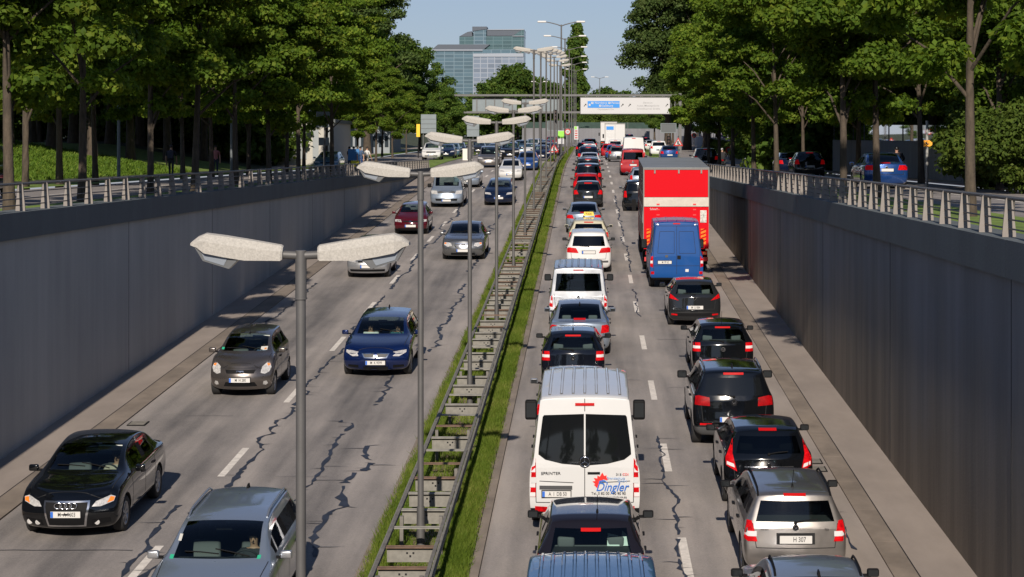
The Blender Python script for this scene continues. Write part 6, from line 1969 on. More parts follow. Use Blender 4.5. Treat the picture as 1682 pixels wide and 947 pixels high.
taxi, tree, p = build_car('taxi', 'cream taxi estate with a yellow roof sign in the queue', 'taxi', P_CREAM,
    dict(L=4.85, W=1.82, H=1.50, belt=.95, wr=.71, uc=1.3, urf=2.1, rake=.45, rails=CHROME, grear=GLASS_C, light_seats=True, tail=[(.62, .74), (.86, .76), (.86, .98), (.66, .96)], mirror_mat=P_CREAM, brake3=(-.2, .2, 1.38, 1.42)), V2(967, 87), 1)
mb = MB(); mb.box((0, .15, 1.60), (.50, .14, .17), 0, top=.8); mb.build('roof_sign', mat('taxi_yellow', (.75, .52, .06), .5), taxi)
put('lettering', text_mesh('TAXI', .13, INK), taxi, (0, .07, 1.595), (R(90), 0, 0))
build_car('car', 'silver coupe saloon ahead of the cream taxi', 'car', P_SILVERB, sed(P_SILVER, L=4.6, tail=[(.48, .74), (.84, .76), (.86, .92), (.55, .92)]), V2(959, 97.6), 1)
build_car('car', 'dark grey hatchback with lit high brake light ahead of the silver coupe', 'car', P_ANTH, dict(L=4.1, W=1.74, H=1.50, belt=.98, wr=.72, rake=.42, tail=[(.55, .78), (.82, .76), (.84, .98), (.66, 1.02)], brake3=(-.22, .22, 1.37, 1.43), grear=GLASS_T, rplate=(0, .62, None)), V2(966, 115), 1)

# ---- right carriageway, outer lane --------------------------------------------------------
build_car('car', 'silver-blue saloon cut off by the bottom edge near the right kerb', 'car', P_SILVERB, sed(BLACKP, L=4.7, W=1.80, H=1.44, rails=BLACKP, rail_end=1.5, fin=-.9), (3.15, 26.0), 1, detail=2)
r_, tree, p = build_car('car', 'silver-beige estate car with dark roof rails and red tail lights', 'car', P_BEIGE,
    dict(L=4.40, W=1.71, H=1.45, belt=.94, wr=.735, uc=1.15, urf=1.95, rake=.30, zn=.70, rails=BLACKP, rail_end=.35, tail=[(.615, .66), (.835, .66), (.825, .98), (.70, .98)], tail_sub=[([(.625, .74), (.825, .74), (.825, .82), (.625, .82)], WHITE_L)],
         brake3=(-.18, .18, 1.365, 1.40), rplate=(0, .70, '   H 307'), plate_kw=dict(eu=False, w=.52, h=.125), badge=.885, badge_r=.05, badge_w=True, mirror_mat=BLACKP, antenna=(0, -1.55, .40), grear=GLASS_C, planr=.09, pillars=[2.5, 3.45], blackbumper=False, wre=.94,
         rfeat=[('plate_recess', GAP, [(-.31, .62), (.31, .62), (.31, .80), (-.31, .80)], False)], wiper_l=False), V2(1307.6, 32.3), 1)
word(r_, tree, 'Variant', .045, INK, -.50, .86); word(r_, tree, 'TDI', .045, INK, .50, .86)
r_, tree, p = build_car('car', 'black hatchback with tall pointed tail lights between the black off-roader and silver estate', 'car', P_BLACK,
    dict(L=3.95, W=1.72, H=1.46, belt=.98, wr=.71, uc=.92, urf=1.75, rake=.48, zn=.72, tail=[(.60, .68), (.80, .78), (.815, .92), (.745, 1.24), (.68, 1.0)], tail_sub=[([(.64, .75), (.79, .80), (.79, .86), (.66, .82)], WHITE_L)], brake3=(-.17, .17, 1.395, 1.43),
         rplate=(0, .66, '      993'), plate_kw=dict(eu=False), badge=.80, badge_r=.045, mirror_mat=BLACKP, grear=GLASS_T, planr=.13, wiper_l=False, reflect=[([(.44, .33), (.76, .34), (.76, .40), (.44, .39)], RED_L)],
         rfeat=[('chrome_strip', CHROME, [(-.46, .755), (.46, .755), (.46, .78), (-.46, .78)], False)]), V2(1264, 37.7), 1)
build_car('car', 'black off-road car with wide red lights and black glass, largest in the right lane', 'car', P_BLACK,
    dict(L=4.43, W=1.81, H=1.67, zb=.26, belt=1.08, wr=.735, uc=1.05, urf=1.85, rake=.36, zn=.86, zh=1.0, zc=1.12, rwheel=.35, rails=P_ANTH, rail_end=.45, fin=-1.4, tail=[(.52, .90), (.85, .92), (.86, 1.10), (.76, 1.12), (.53, 1.08)], tail_m=RED_D, brake3=(-.22, .22, 1.555, 1.60),
         rplate=(-.05, .62, 'M'), badge=.98, badge_r=.075, badge_w=True, mirror_mat=BLACKP, mirror=(.22, .11, .17), grear=BLKGLASS, gside=GLASS_T, cladding=True, clad_z=.46, planr=.09, reflect=[([(.48, .49), (.74, .49), (.74, .53), (.48, .53)], RED_L)]), V2(1206, 43.6), 1)
build_car('car', 'small black hatchback with square red lights ahead of the black off-roader', 'car', P_BLACK, vw_small(antenna=(.0, -1.15, .36)), V2(1188, 52.9), 1)
build_car('car', 'dark grey small hatchback with a white plate just behind the blue van', 'car', P_ANTH,
    dict(L=3.9, W=1.69, H=1.46, belt=1.0, wr=.70, uc=.95, urf=1.75, rake=.46, zn=.72, tail=[(.50, .83), (.80, .90), (.83, 1.03), (.72, 1.0)], rplate=(0, .62, 'M  U 884'), badge=.90, badge_r=.05, mirror_mat=P_ANTH, grear=GLASS_C, planr=.14, blackbumper=False,
         reflect=[([(.55, .36), (.74, .37), (.74, .42), (.55, .41)], RED_L)], rfeat=[('bumper_insert', BLACKP, [(-.7, .34), (.7, .34), (.66, .44), (-.66, .44)], False)]), V2(1141.5, 63.4), 1)
# blue panel van with a high closed rear
r_, tree, p = build_car('van', 'bright blue high-roofed panel van behind the red lorry', 'van', P_VANBLUE,
    dict(L=4.85, W=2.02, H=2.50, zb=.32, belt=1.28, zn=1.0, zh=1.12, zc=1.32, uc=.8, urf=1.7, wr=.83, fo=.9, ro=1.0, rwheel=.34, planr=.035, gt=.3, wre=.97, wrt=.90, boxy=.55, roofcrease=.5, blind_rear=True, panelvan=True, blackbumper=True, clad_z=.42,
         rp=[(.3, .12), (.42, .0), (.6, .0), (1.3, .02), (2.0, .08), (2.5, .18)], tail=[(.87, .80), (.975, .80), (.975, 1.22), (.87, 1.22)], tail_sub=[([(.88, .95), (.97, .95), (.97, 1.05), (.88, 1.05)], WHITE_L)], brake3=(-.13, .13, 2.385, 2.43), mirror_mat=BLACKP, mirror=(.22, .12, .36), wiper=False,
         rplate=(-.44, .99, 'M  PF 62'), plate_kw=dict(eu=False, w=.5), rlines=[[(0, .55), (0, 2.32)], [(-.84, .55), (-.86, 1.4), (-.76, 2.32)], [(.84, .55), (.86, 1.4), (.76, 2.32)], [(-.76, 2.32), (.76, 2.32)], [(-.70, 1.32), (-.09, 1.32), (-.09, 2.12), (-.62, 2.12), (-.70, 1.32)], [(.70, 1.32), (.09, 1.32), (.09, 2.12), (.62, 2.12), (.70, 1.32)], [(-.84, .86), (.84, .86)]],
         rfeat=[('handle_plate', BLACKP, [(.02, 1.10), (.15, 1.10), (.15, 1.24), (.02, 1.24)], False), ('white_patch', WHITE_L, [(.32, .64), (.44, .64), (.44, .74), (.32, .74)], False), ('roof_marker', WHITE_L, [(-.78, 2.35), (-.66, 2.35), (-.66, 2.42), (-.78, 2.42)], True), ('badge', GREYP, [(-.42, 1.17), (-.32, 1.17), (-.32, 1.26), (-.42, 1.26)], False)],
         reflect=[([(.83, .55), (.95, .55), (.95, .65), (.83, .65)], RED_L)], ribs=(5, -2.0, .9)), V2(1111.5, 74.0), 1)
r_2 = None

# red lorry
def lorry(x, y, W, H, Lb, label, red=True, zfun=road, c_body=None, sticker=None, group=None):
    root = empty('lorry', (x, y, zfun(y)), label, 'lorry', group); root.rotation_euler = (math.atan((zfun(y + 8) - zfun(y)) / 8), 0, 0)
    hw = W / 2
    body = c_body or mat('lorry_red', (.58, .003, .010), .6, spec=.12)
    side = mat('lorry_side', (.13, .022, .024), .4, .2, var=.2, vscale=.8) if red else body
    z0 = 1.02
    mb = MB(); mb.box((0, Lb / 2 + .04, (z0 + H) / 2), (W - .06, Lb, H - z0), 0); mb.build('cargo_box', side, root)
    mb = MB(); mb.box((0, Lb / 2 + .02, H + .012), (W, Lb + .08, .04), 0); mb.build('roof', mat('lorry_roof', (.22, .23, .23), .5, .3, var=.12, vscale=.8), root)
    fr = mat('lorry_frame', (.20, .19, .18), .5, .4)
    for s_ in (-1, 1): mb = MB(); mb.box((s_ * (hw - .025), .03, (z0 + H) / 2), (.05, .10, H - z0 - .01)); mb.build('corner_post', fr, root)
    mb = MB(); mb.box((0, .03, H - .03), (W - .105, .10, .055)); mb.build('top_rail', fr, root)
    if red:
        zt = H - .065; zm = 3.02
        mb = MB(); mb.box((0, .0, (zt + zm) / 2), (W - .11, .06, zt - zm - .01)); mb.build('upper_door', body, root)
        mb = MB(); mb.box((0, -.03, 2.83), (W - .06, .10, .36)); mb.build('white_band', mat('band_white', (.52, .48, .42), .6, var=.1, vscale=5), root)
        mb = MB(); mb.box((0, -.05, 1.80), (W - .06, .08, 1.66)); tl = mb.build('tail_lift', body, root)
        for xx in (-.72, .72):
            mb = MB()
            for z in range(5): mb.box((xx, -.098, 1.55 + .21 * z + .35), (.12, .012, .05))
            mb.build('louvre', mat('lorry_red_dull', (.70, .05, .05), .5), root)
        mb = MB(); mb.box((hw - .24, -.098, 2.26), (.25, .02, .48)); mb.build('placard', mat('placard', (.5, .5, .46), .6, var=.6, vscale=9), root)
        for s_ in (-1, 1):
            mb = MB(); mb.box((s_ * (hw - .24), -.098, 1.46), (.20, .02, .62), 0)
            for k in range(4): mb.add([(s_ * (hw - .24) - .10, -.110, 1.20 + .15 * k), (s_ * (hw - .24) + .10, -.110, 1.28 + .15 * k), (s_ * (hw - .24) + .10, -.110, 1.34 + .15 * k), (s_ * (hw - .24) - .10, -.110, 1.26 + .15 * k)], [(0, 1, 2, 3)], 1)
            mb.build('warning_strip', [AMBER, RED_L], root)
        lettering('Schnell', .11, SIGNW, root, (-hw + .42, -.098, 2.55))
        for xx in (-.85, .1, hw - .32): mb = MB(); mb.box((xx, -.04, H - .13), (.06, .05, .14)); mb.build('hinge', GALV, root)
        for k in range(4):      # pale bands reflected on the side tarpaulin
            mb = MB(); mb.box((-hw + .02, .35 + .0, 1.6), (.02, .02, .02))
        mb = MB()
        for k in range(3): mb.box((-hw + .022, Lb * .5, 1.9 + .55 * k), (.02, Lb - .3, .02))
        mb.build('side_rail', fr, root)
        mb = MB()
        for (a, t) in ((2.6, 'm'),): mb.box((-hw + .02, 1.6, 2.15), (.018, 1.1, .5))
        mb.build('side_lettering', mat('side_white', (.5, .48, .46), .6), root)
    else:
        mb = MB(); mb.box((0, -.012, (z0 + H) / 2 - .05), (W - .2, .05, H - z0 - .16)); mb.build('rear_door', body, root)
        mb = MB(); mb.box((0, -.04, (z0 + H) / 2 - .05), (.02, .01, H - z0 - .2)); mb.build('door_gap', SIGND, root)
        if sticker: mb = MB(); mb.box((-hw * .5, -.045, H - .55), (W * .36, .012, .42)); mb.build('sticker', sticker, root)
    # chassis, bumper bar, lights, wheels, cab
    mb = MB(); mb.box((0, Lb / 2, .88), (.9, Lb, .24)); mb.build('chassis', BLACKP, root)
    mb = MB(); mb.box((0, -.02, .56), (W - .1, .10, .16)); mb.build('bumper', GREYP if not red else mat('bumper_red', (.5, .03, .03), .5), root)
    for s_ in (-1, 1):
        mb = MB(); mb.box((s_ * (hw - .3), -.04, .80), (.40, .08, .13), 0); mb.box((s_ * (hw - .18), -.085, .80), (.12, .012, .10), 1); mb.build('tail_light', [RED_L, AMBER], root)
    wm, rm = wheel_meshes(.48, .28, 1)
    for yy in (1.7, Lb + .9):
        for s_ in (1, -1):
            w_ = put('wheel', wm, root, (s_ * (hw - .20), yy, .48), (0, 0, 0 if s_ > 0 else math.pi)); put('rim', rm, w_)
    for s_ in (1, -1): mb = MB(); mb.box((s_ * (hw - .16), 1.02, .52), (.30, .02, .56)); mb.build('mud_flap', BLACKP, root)
    cb = rounded((0, Lb + 1.05, 1.75), (W - .12, 1.9, 2.2), body if red else P_WHITE, 'cab', .12); put('cab', cb, root)
    mb = MB(); mb.box((-hw - .14, Lb + 1.7, 2.0), (.18, .12, .5)); mb.box((hw + .14, Lb + 1.7, 2.0), (.18, .12, .5)); mb.build('wing_mirror', BLACKP, root)
    return root
lorry((1110.5 - 965) * 79.6 / F, 79.6, 2.62, 4.16, 8.2, 'big red box lorry with a white band across its rear')
build_car('car', 'black off-road car half hidden left of the red lorry', 'car', P_BLACK, dict(L=4.4, W=1.82, H=1.72, belt=1.1, wr=.75, zn=.88, zh=1.02, zc=1.14, rwheel=.36, rake=.3, zb=.28, tail=[(.68, .80), (.87, .80), (.86, 1.15), (.72, 1.15)], grear=GLASS_T, gside=GLASS_T, mirror_mat=P_SILVERB, rails=BLACKP), V2(1050, 112), 1)
build_car('car', 'grey estate half hidden behind the top of the red lorry', 'car', P_SILVERB, dict(L=4.5, W=1.78, H=1.5, tail=[(.65, .7), (.84, .7), (.84, 1.0), (.68, 1.0)], grear=GLASS_C, tail_m=RED_L), V2(1056, 130), 1)
build_car('van', 'red minibus with sun-lit rear window before the white high van', 'van', P_RED, dict(T5), V2(1040, 148), 1, detail=1)
build_car('van', 'plain white high van ahead of the red minibus', 'van', P_WHITE, dict(L=5.4, W=1.95, H=2.45, zb=.3, belt=1.3, zn=1.0, zh=1.12, zc=1.34, uc=.8, urf=1.75, wr=.83, blind_rear=True, panelvan=True, boxy=.55, planr=.03, rake=.2, gt=.3, wre=.97, wrt=.95, tail=[(.84, .8), (.93, .8), (.93, 1.2), (.84, 1.2)], brake3=(-.15, .15, 2.30, 2.36), mirror_mat=BLACKP), V2(1041, 166), 1, detail=1)
lorry((1010.3 - 965) * 243 / F, 243, 2.45, 3.55, 6, 'white box lorry with a blue sticker in the far queue', False, c_body=P_WHITE, sticker=SIGNB)
lorry((1000 - 965) * 300 / F, 300, 2.5, 3.9, 7, 'farthest white box lorry, behind the one with the blue sticker', False, c_body=P_WHITE)

# ---- left carriageway: cars coming toward the camera ---------------------------------------
r_, tree, p = build_car('car', 'glossy black saloon with a chrome-framed tall grille at the lower left', 'car', P_BLACK,
    sed(P_BLACK, L=4.58, W=1.77, H=1.43, belt=.93, uc=1.27, urf=2.05, urr=3.35, ubw=4.05, zn=.76, zh=.88, zc=1.0, gw=GLASS_C, visor=True, planf=.22,
        head=[(.44, .60), (.58, .595), (.78, .66), (.80, .73), (.72, .755), (.50, .68)], head_sub=[([(.68, .645), (.78, .672), (.79, .725), (.72, .735)], AMBER)],
        ffeat=[('grille_frame', CHROME, [(-.40, .70), (.40, .70), (.40, .60), (.335, .245), (-.335, .245), (-.40, .60)], False), ('lower_intake', BLACKP, [(.42, .26), (.74, .30), (.74, .38), (.44, .36)], True)], fplate=(0, .475, 'M  A 9603'), rim=1),
    (-9.12, 35.1), -1)
mb = MB(); patch(mb, tree, 'f', [(-.365, .672), (.365, .672), (.365, .60), (.305, .275), (-.305, .275), (-.365, .60)], 0, .016, .08); mb.build('grille', BLACKP, r_)
h = cast(tree, 'f', 0, .625)
mb = MB()
for k in range(4):
    c = h + Vector((-.135 + .09 * k, .03, 0)); mb.tube([c + Vector((.062 * math.cos(a * math.pi / 8), 0, .05 * math.sin(a * math.pi / 8))) for a in range(17)], .011, 5)
mb.build('ring_badge', CHROME, r_)
for s_ in (-1, 1):
    for xx, rr in ((.52, .045), (.68, .05)):
        h = cast(tree, 'f', s_ * xx, .315)
        if h and not (s_ < 0 and xx > .6): mb = MB(); mb.cyl(h + Vector((0, -.01, 0)), h + Vector((0, .012, 0)), rr, rr, 14); mb.build('fog_lamp', LAMP_R, r_)
build_car('car', 'silver-blue estate car with roof rails cut off by the bottom edge, left of the lamp', 'car', P_SILVERB,
    dict(L=4.77, W=1.82, H=1.50, belt=.96, uc=1.3, urf=2.1, wr=.71, rails=P_SILVER, rail_end=.5, fin=-1.75, rake=.4, mirror_mat=P_SILVER, gw=GLASS_C, zn=.72, zh=.88, pillars=[2.75, 3.75], head=[(.5, .62), (.8, .66), (.8, .76), (.55, .74)], stickers=[(.63, 1.04, .06, .04, ST_G), (.58, 1.22, .05, .07, ST_W), (-.66, 1.04, .05, .035, ST_G)]), (-5.50, 28.5), -1)
build_car('car', 'grey-brown small five-door car with round headlights beside the left kerb', 'car', P_GREYB,
    dict(L=3.53, W=1.60, H=1.48, belt=.99, uc=.88, urf=1.62, wr=.70, zn=.76, zh=.93, zc=1.05, fo=.70, ro=.5, rwheel=.285, rake=.3, mirror_mat=P_GREYB, visor=True, stickers=[(.54, 1.10, .07, .045, ST_G), (-.55, 1.09, .16, .075, ST_W), (-.53, 1.10, .05, .045, ST_O)], planf=.24, antenna=(0, .15, .1),
         head=[(.50, .62), (.60, .59), (.70, .64), (.74, .74), (.70, .83), (.62, .84), (.52, .76)], head_sub=[([(.66, .77), (.71, .79), (.695, .83), (.63, .83)], AMBER)], fplate=(0, .455, 'M  H 280'),
         ffeat=[('grille', BLACKP, [(-.34, .615), (.34, .615), (.38, .70), (-.38, .70)], False), ('lower_intake', BLACKP, [(-.42, .29), (.42, .29), (.36, .40), (-.36, .40)], False), ('fog_lamp', LAMP_R, [(.55, .33), (.62, .31), (.67, .35), (.64, .42), (.57, .41)], True), ('badge', CHROME, [(-.09, .645), (.09, .645), (.09, .68), (-.09, .68)], False)]), (-8.66, 50.0), -1)
r_, tree, p = build_car('car', 'deep blue estate with two people in front and a split chrome grille', 'car', P_BLUE,
    dict(L=4.52, W=1.82, H=1.43, belt=.94, uc=1.42, urf=2.15, wr=.70, zn=.69, zh=.85, zc=.98, rake=.4, mirror_mat=P_BLUE, planf=.20, gw=GLASS_C, fin=-1.6,
         head=[(.46, .58), (.62, .57), (.80, .66), (.80, .72), (.60, .70), (.46, .68)], fplate=(0, .41, 'M  K 9599'),
         ffeat=[('chrome_grille', CHROME, [(.02, .53), (.30, .53), (.37, .65), (.02, .67)], True), ('lower_intake', BLACKP, [(-.30, .20), (.30, .20), (.34, .30), (-.34, .30)], False), ('side_intake', BLACKP, [(.46, .26), (.74, .28), (.74, .34), (.46, .34)], True)]), (-5.62, 53.2), -1)
for s_ in (-1, 1):
    q = [(.05, .555), (.275, .555), (.335, .63), (.05, .648)]
    mb = MB(); patch(mb, tree, 'f', q if s_ > 0 else mir(q), 0, .016, .08); mb.build('grille', GREYP, r_)
build_car('car', 'pale silver small car half hidden behind the nearest lamp head', 'car', P_SILVER,
    dict(L=3.85, W=1.66, H=1.45, belt=.96, wr=.70, uc=.95, urf=1.75, rake=.4, head=[(.42, .62), (.74, .66), (.74, .74), (.5, .74)], fplate=(0, .47, ' '), ffeat=[('lower_intake', BLACKP, [(-.66, .27), (.66, .27), (.68, .36), (-.68, .36)], False), ('grille', BLACKP, [(-.36, .62), (.36, .62), (.38, .68), (-.38, .68)], False)]), V2(603, 77.5), -1)
build_car('car', 'grey executive saloon with a broad chrome grille in the inner left lane', 'car', P_GREY,
    sed(P_GREY, L=4.85, W=1.82, H=1.47, belt=.95, uc=1.4, urf=2.2, urr=3.55, ubw=4.25, zn=.82, zh=.92, zc=1.02, gw=GLASS_C, head=[(.46, .62), (.64, .58), (.80, .66), (.78, .76), (.62, .76), (.50, .74)], head_sub=[([(.70, .70), (.78, .69), (.77, .75), (.70, .75)], AMBER)],
        ffeat=[('chrome_grille', CHROME, [(-.30, .52), (.30, .52), (.36, .64), (.34, .735), (-.34, .735), (-.36, .64)], False), ('lower_intake', BLACKP, [(-.5, .24), (.5, .24), (.5, .33), (-.5, .33)], False), ('grille', GREYP, [(-.27, .545), (.27, .545), (.33, .64), (.31, .705), (-.31, .705), (-.33, .64)], False)], fplate=(0, .43, ' ')), V2(760, 84.5), -1)
build_car('car', 'maroon small hatchback behind the pale silver car in the outer left lane', 'car', P_MAROON,
    dict(L=3.75, W=1.65, H=1.44, belt=.94, wr=.70, uc=.95, urf=1.75, zn=.72, rake=.4, head=[(.42, .62), (.76, .64), (.76, .74), (.48, .73)], fplate=(0, .44, ' '), ffeat=[('grille', BLACKP, [(-.36, .62), (.36, .62), (.36, .68), (-.36, .68)], False), ('lower_intake', BLACKP, [(-.6, .25), (.6, .25), (.6, .33), (-.6, .33)], False), ('badge', CHROME, [(-.06, .63), (.06, .63), (.06, .69), (-.06, .69)], False)], blackbumper=True, clad_z=.30), V2(674, 97), -1)
build_car('van', 'silver minibus with a wide grille coming down the outer left lane', 'van', P_SILVERB, dict(T5), V2(733, 115), -1)
build_car('car', 'dark navy car coming down the inner left lane behind the lamp poles', 'car', P_NAVY,
    dict(L=4.2, W=1.75, H=1.46, head=[(.42, .64), (.80, .68), (.80, .78), (.5, .76)], fplate=(0, .46, ' '), mirror_mat=P_NAVY), V2(819, 116.5), -1)
build_car('car', 'white small saloon in the inner left lane behind the navy car', 'car', P_WHITE, sed(P_WHITE, L=4.3, W=1.70, head=[(.42, .64), (.76, .66), (.76, .76), (.5, .76)], fplate=(0, .46, None)), V2(838, 141), -1, detail=1)
build_car('car', 'blue-grey car tucked behind the silver minibus', 'car', P_SILVERB, dict(L=4.2, head=[(.42, .64), (.80, .68), (.80, .78), (.5, .76)], fplate=(0, .46, None)), V2(766, 133), -1, detail=1)
build_car('car', 'beige-silver people carrier behind the silver minibus in the outer left lane', 'car', P_BEIGE, dict(L=4.63, W=1.81, H=1.73, belt=1.05, wr=.75, uc=.95, urf=1.75, zn=.80, zh=.95, head=[(.45, .70), (.84, .74), (.84, .84), (.5, .82)], fplate=(0, .48, None), ffeat=[('grille', BLACKP, [(-.36, .68), (.36, .68), (.36, .76), (-.36, .76)], False)]), V2(802, 163), -1, detail=1)

# ---- distant traffic: copies of a few bodies, each its own thing ------------------------------
proto = {}
def proto_car(k, P, facing):
    r_, t_, p_ = build_car('car', 'x', 'car', P_BLACK, P, (0, 0), facing, zfun=lambda y: 0, detail=1)
    proto[k] = r_
proto_car('hr', dict(tail=[(.58, .74), (.84, .74), (.83, 1.0), (.64, 1.0)], brake3=(-.2, .2, 1.35, 1.41), grear=GLASS_S, rplate=(0, .62, None)), 1)
proto_car('sr', sed(P_BLACK), 1)
proto_car('ur', dict(L=4.5, W=1.84, H=1.70, belt=1.08, wr=.75, zn=.86, zh=1.0, zc=1.12, rwheel=.35, rake=.32, zb=.26, tail=[(.62, .85), (.88, .85), (.87, 1.10), (.66, 1.10)], grear=GLASS_T, brake3=(-.2, .2, 1.58, 1.63), rplate=(0, .7, None)), 1)
proto_car('hf', dict(head=[(.42, .64), (.80, .68), (.80, .78), (.5, .76)], fplate=(0, .46, None), ffeat=[('grille', BLACKP, [(-.4, .62), (.4, .62), (.4, .70), (-.4, .70)], False)]), -1)
proto_car('sf', sed(P_BLACK, head=[(.44, .62), (.80, .66), (.80, .75), (.5, .74)], fplate=(0, .46, None), ffeat=[('grille', BLACKP, [(-.34, .56), (.34, .56), (.36, .68), (-.36, .68)], False)]), -1)
proto_car('uf', dict(L=4.5, W=1.84, H=1.70, belt=1.08, wr=.75, zn=.86, zh=1.0, zc=1.12, rwheel=.35, rake=.32, zb=.26, head=[(.46, .74), (.86, .78), (.86, .90), (.5, .88)], fplate=(0, .5, None), ffeat=[('grille', BLACKP, [(-.45, .70), (.45, .70), (.45, .84), (-.45, .84)], False), ('lower_intake', BLACKP, [(-.6, .36), (.6, .36), (.6, .46), (-.6, .46)], False)]), -1)
_paintcopies = {}
used = set()
def far_car(k, x, y, pm, label, group, zfun=road, facing=None, rz=0.0):
    src = proto[k]
    c = src if k not in used else copy_tree(src)
    used.add(k)
    f = 1 if k.endswith('r') else -1
    sl = (zfun(y + 4) - zfun(y)) / 4
    c.location = (x, y + 2.1, zfun(y + 2.1))
    c.rotation_euler = (math.atan(sl) * f, 0, (0 if f > 0 else math.pi) + rz)
    tag(c, label, 'car', group)
    for ch in c.children:
        nm = ch.name.split('.')[0]
        if nm in ('body', 'wing_mirror', 'panel_seam'):
            key = (k, nm, pm.name)
            if key not in _paintcopies:
                if nm == 'body' or nm == 'wing_mirror':
                    me = ch.data.copy()
                    for i in range(len(me.materials)):
                        if me.materials[i] and me.materials[i].name.startswith('paint_'): me.materials[i] = pm
                    if nm == 'wing_mirror':
                        key = key + (ch.location.x > 0,)
                    _paintcopies[key] = me
                else: _paintcopies[key] = ch.data
            if nm == 'wing_mirror': 
                key2 = (k, nm, pm.name, ch.location.x > 0)
                if key2 not in _paintcopies:
                    me = ch.data.copy()
                    for i in range(len(me.materials)):
                        if me.materials[i] and me.materials[i].name.startswith('paint_'): me.materials[i] = pm
                    _paintcopies[key2] = me
                ch.data = _paintcopies[key2]
            else: ch.data = _paintcopies[key]
    return c
G1, G2, G3 = 'cars queueing in the inner right lane', 'cars in the outer right lane', 'oncoming cars on the left'
for k, px, y, pm, lab in (('hr', 964, 123.5, P_RED, 'red hatchback in the queue between two dark cars'), ('ur', 966, 131, P_BLACK2, 'dark blue-black off-roader ahead of the red hatchback in the queue'), ('ur', 966, 139, P_ANTH, 'dark grey tall car two ahead of the red hatchback'), ('hr', 967.5, 147, P_NAVY, 'navy hatchback three ahead of the red hatchback in the queue'),
    ('sr', 968.5, 155.5, P_WHITE, 'white saloon in the far part of the inner right queue'), ('ur', 966.5, 165, P_NAVY, 'dark blue tall car just beyond the white saloon in the queue'), ('hr', 967, 176, P_MAROON, 'dark maroon car in the far inner queue'), ('sr', 966.5, 189, P_BLACK2, 'black saloon beyond the maroon car in the inner queue'),
    ('hr', 968.5, 204, P_WHITE, 'white hatchback far up the inner queue, nearer of two white'), ('hr', 958.5, 218, P_BLACK2, 'dark hatchback far up the inner queue by the poster board'), ('sr', 966.5, 232, P_ANTH, 'anthracite saloon near the gantry in the inner queue'), ('ur', 969, 250, P_BLACK, 'black tall car under the gantry in the inner queue'), ('hr', 963, 270, P_SILVERB, 'blue-silver car beyond the gantry in the inner queue'), ('sr', 969, 292, P_RED, 'red saloon farthest up the inner queue')):
    far_car(k, (px - 965) * y / F, y, pm, lab, G1)
for k, px, y, pm, lab in (('hr', 1015, 181, P_GREY, 'grey hatchback left of the white high van'), ('hr', 1009, 192, P_BMWBLUE, 'bright blue hatchback up the outer right lane'), ('hr', 1001, 205, P_RED, 'red hatchback before the white lorries'), ('ur', 1011, 229, P_WHITE, 'white van-like car directly behind the lorry with the blue sticker'),
    ('ur', 1034, 395, P_NAVY, 'dark blue car on the slip road beyond the lorries'), ('hr', 1061, 325, P_BLACK, 'dark car on the right slip road below the noise wall'), ('sr', 1070, 262, P_WHITE, 'white saloon on the right slip road'), ('ur', 1082, 214, P_WHITE, 'white car with tall red lights on the right slip road'), ('sr', 1100, 186, P_BMWBLUE, 'blue saloon on the right slip road behind the lorry')):
    far_car(k, (px - 965) * y / F, y, pm, lab, G2, zfun=road if px < 1030 else upper)
for k, px, y, pm, lab in (('sf', 866, 157, P_BMWBLUE, 'blue saloon behind the white saloon in the inner left lane'), ('uf', 837, 192, P_BLACK, 'black off-roader between the lamp poles in the outer left lane'), ('hf', 889, 188, P_NAVY, 'navy hatchback close to the median warning sign'), ('uf', 857, 222, P_LTBLUE, 'pale blue van-like car far up the left lanes'), ('hf', 872, 208, P_WHITE, 'white hatchback far up the inner left lane'),
    ('hf', 905, 214, P_MAROON, 'dark maroon car beside the median poster board'), ('sf', 893, 232, P_BLACK2, 'black saloon far up the inner left lane'), ('uf', 875, 246, P_WHITE, 'white tall car beneath the gantry on the left'), ('sf', 862, 262, P_ANTH, 'anthracite saloon beneath the gantry on the left'), ('hf', 898, 262, P_BMWBLUE, 'blue hatchback beneath the gantry on the left'), ('hf', 884, 285, P_SILVER, 'silver hatchback farthest up the left lanes'), ('uf', 906, 300, P_RED, 'red car farthest up the left lanes'),
    ('hf', 812, 205, P_ANTH, 'anthracite hatchback in the outer left lane behind the people carrier'), ('sf', 822, 232, P_NAVY, 'navy saloon far up the outer left lane')):
    far_car(k, (px - 965) * y / F, y, pm, lab, G3)
# upper streets
G4 = 'cars on the left upper street'; G5 = 'cars on the right upper street'
far_car('hf', (538 - 965) * 140 / F, 139, P_LTBLUE, 'pale blue hatchback on the left upper street under the sign back', G4, upper)
far_car('uf', (708 - 965) * 190 / F, 190, P_WHITE, 'white off-roader leading the parked cars at the left bend', G4, upper)
for k, (px, y, pm, lab) in enumerate(((732, 199, P_NAVY, 'navy car just behind the white off-roader at the left bend'), (741, 208, P_LTBLUE, 'blue-grey car second behind the white off-roader'), (751, 219, P_BLACK2, 'black car third behind the white off-roader'), (785, 230, P_ANTH, 'grey car in the far row at the left bend'), (797, 243, P_NAVY, 'last navy car of the far row at the left bend'))):
    far_car('hf', (px - 965) * y / F, y, pm, lab, G4, upper)
far_car('uf', (-84 - 965) * 60 / F, 59.5, P_BLACK2, 'dark car just entering at the left edge behind the railing', G4, upper)
far_car('ur', (1160 - 965) * 146 / F, 146, P_BLACK2, 'dark off-roader beyond the red lorry on the right street', G5, upper)
far_car('hr', (1331 - 965) * 112 / F, 112, P_ANTH, 'dark hatchback on the right street, nearer of two beside the maples', G5, upper)
far_car('sr', (1301 - 965) * 126 / F, 126, P_NAVY, 'dark blue saloon on the right street, farther of two beside the maples', G5, upper)
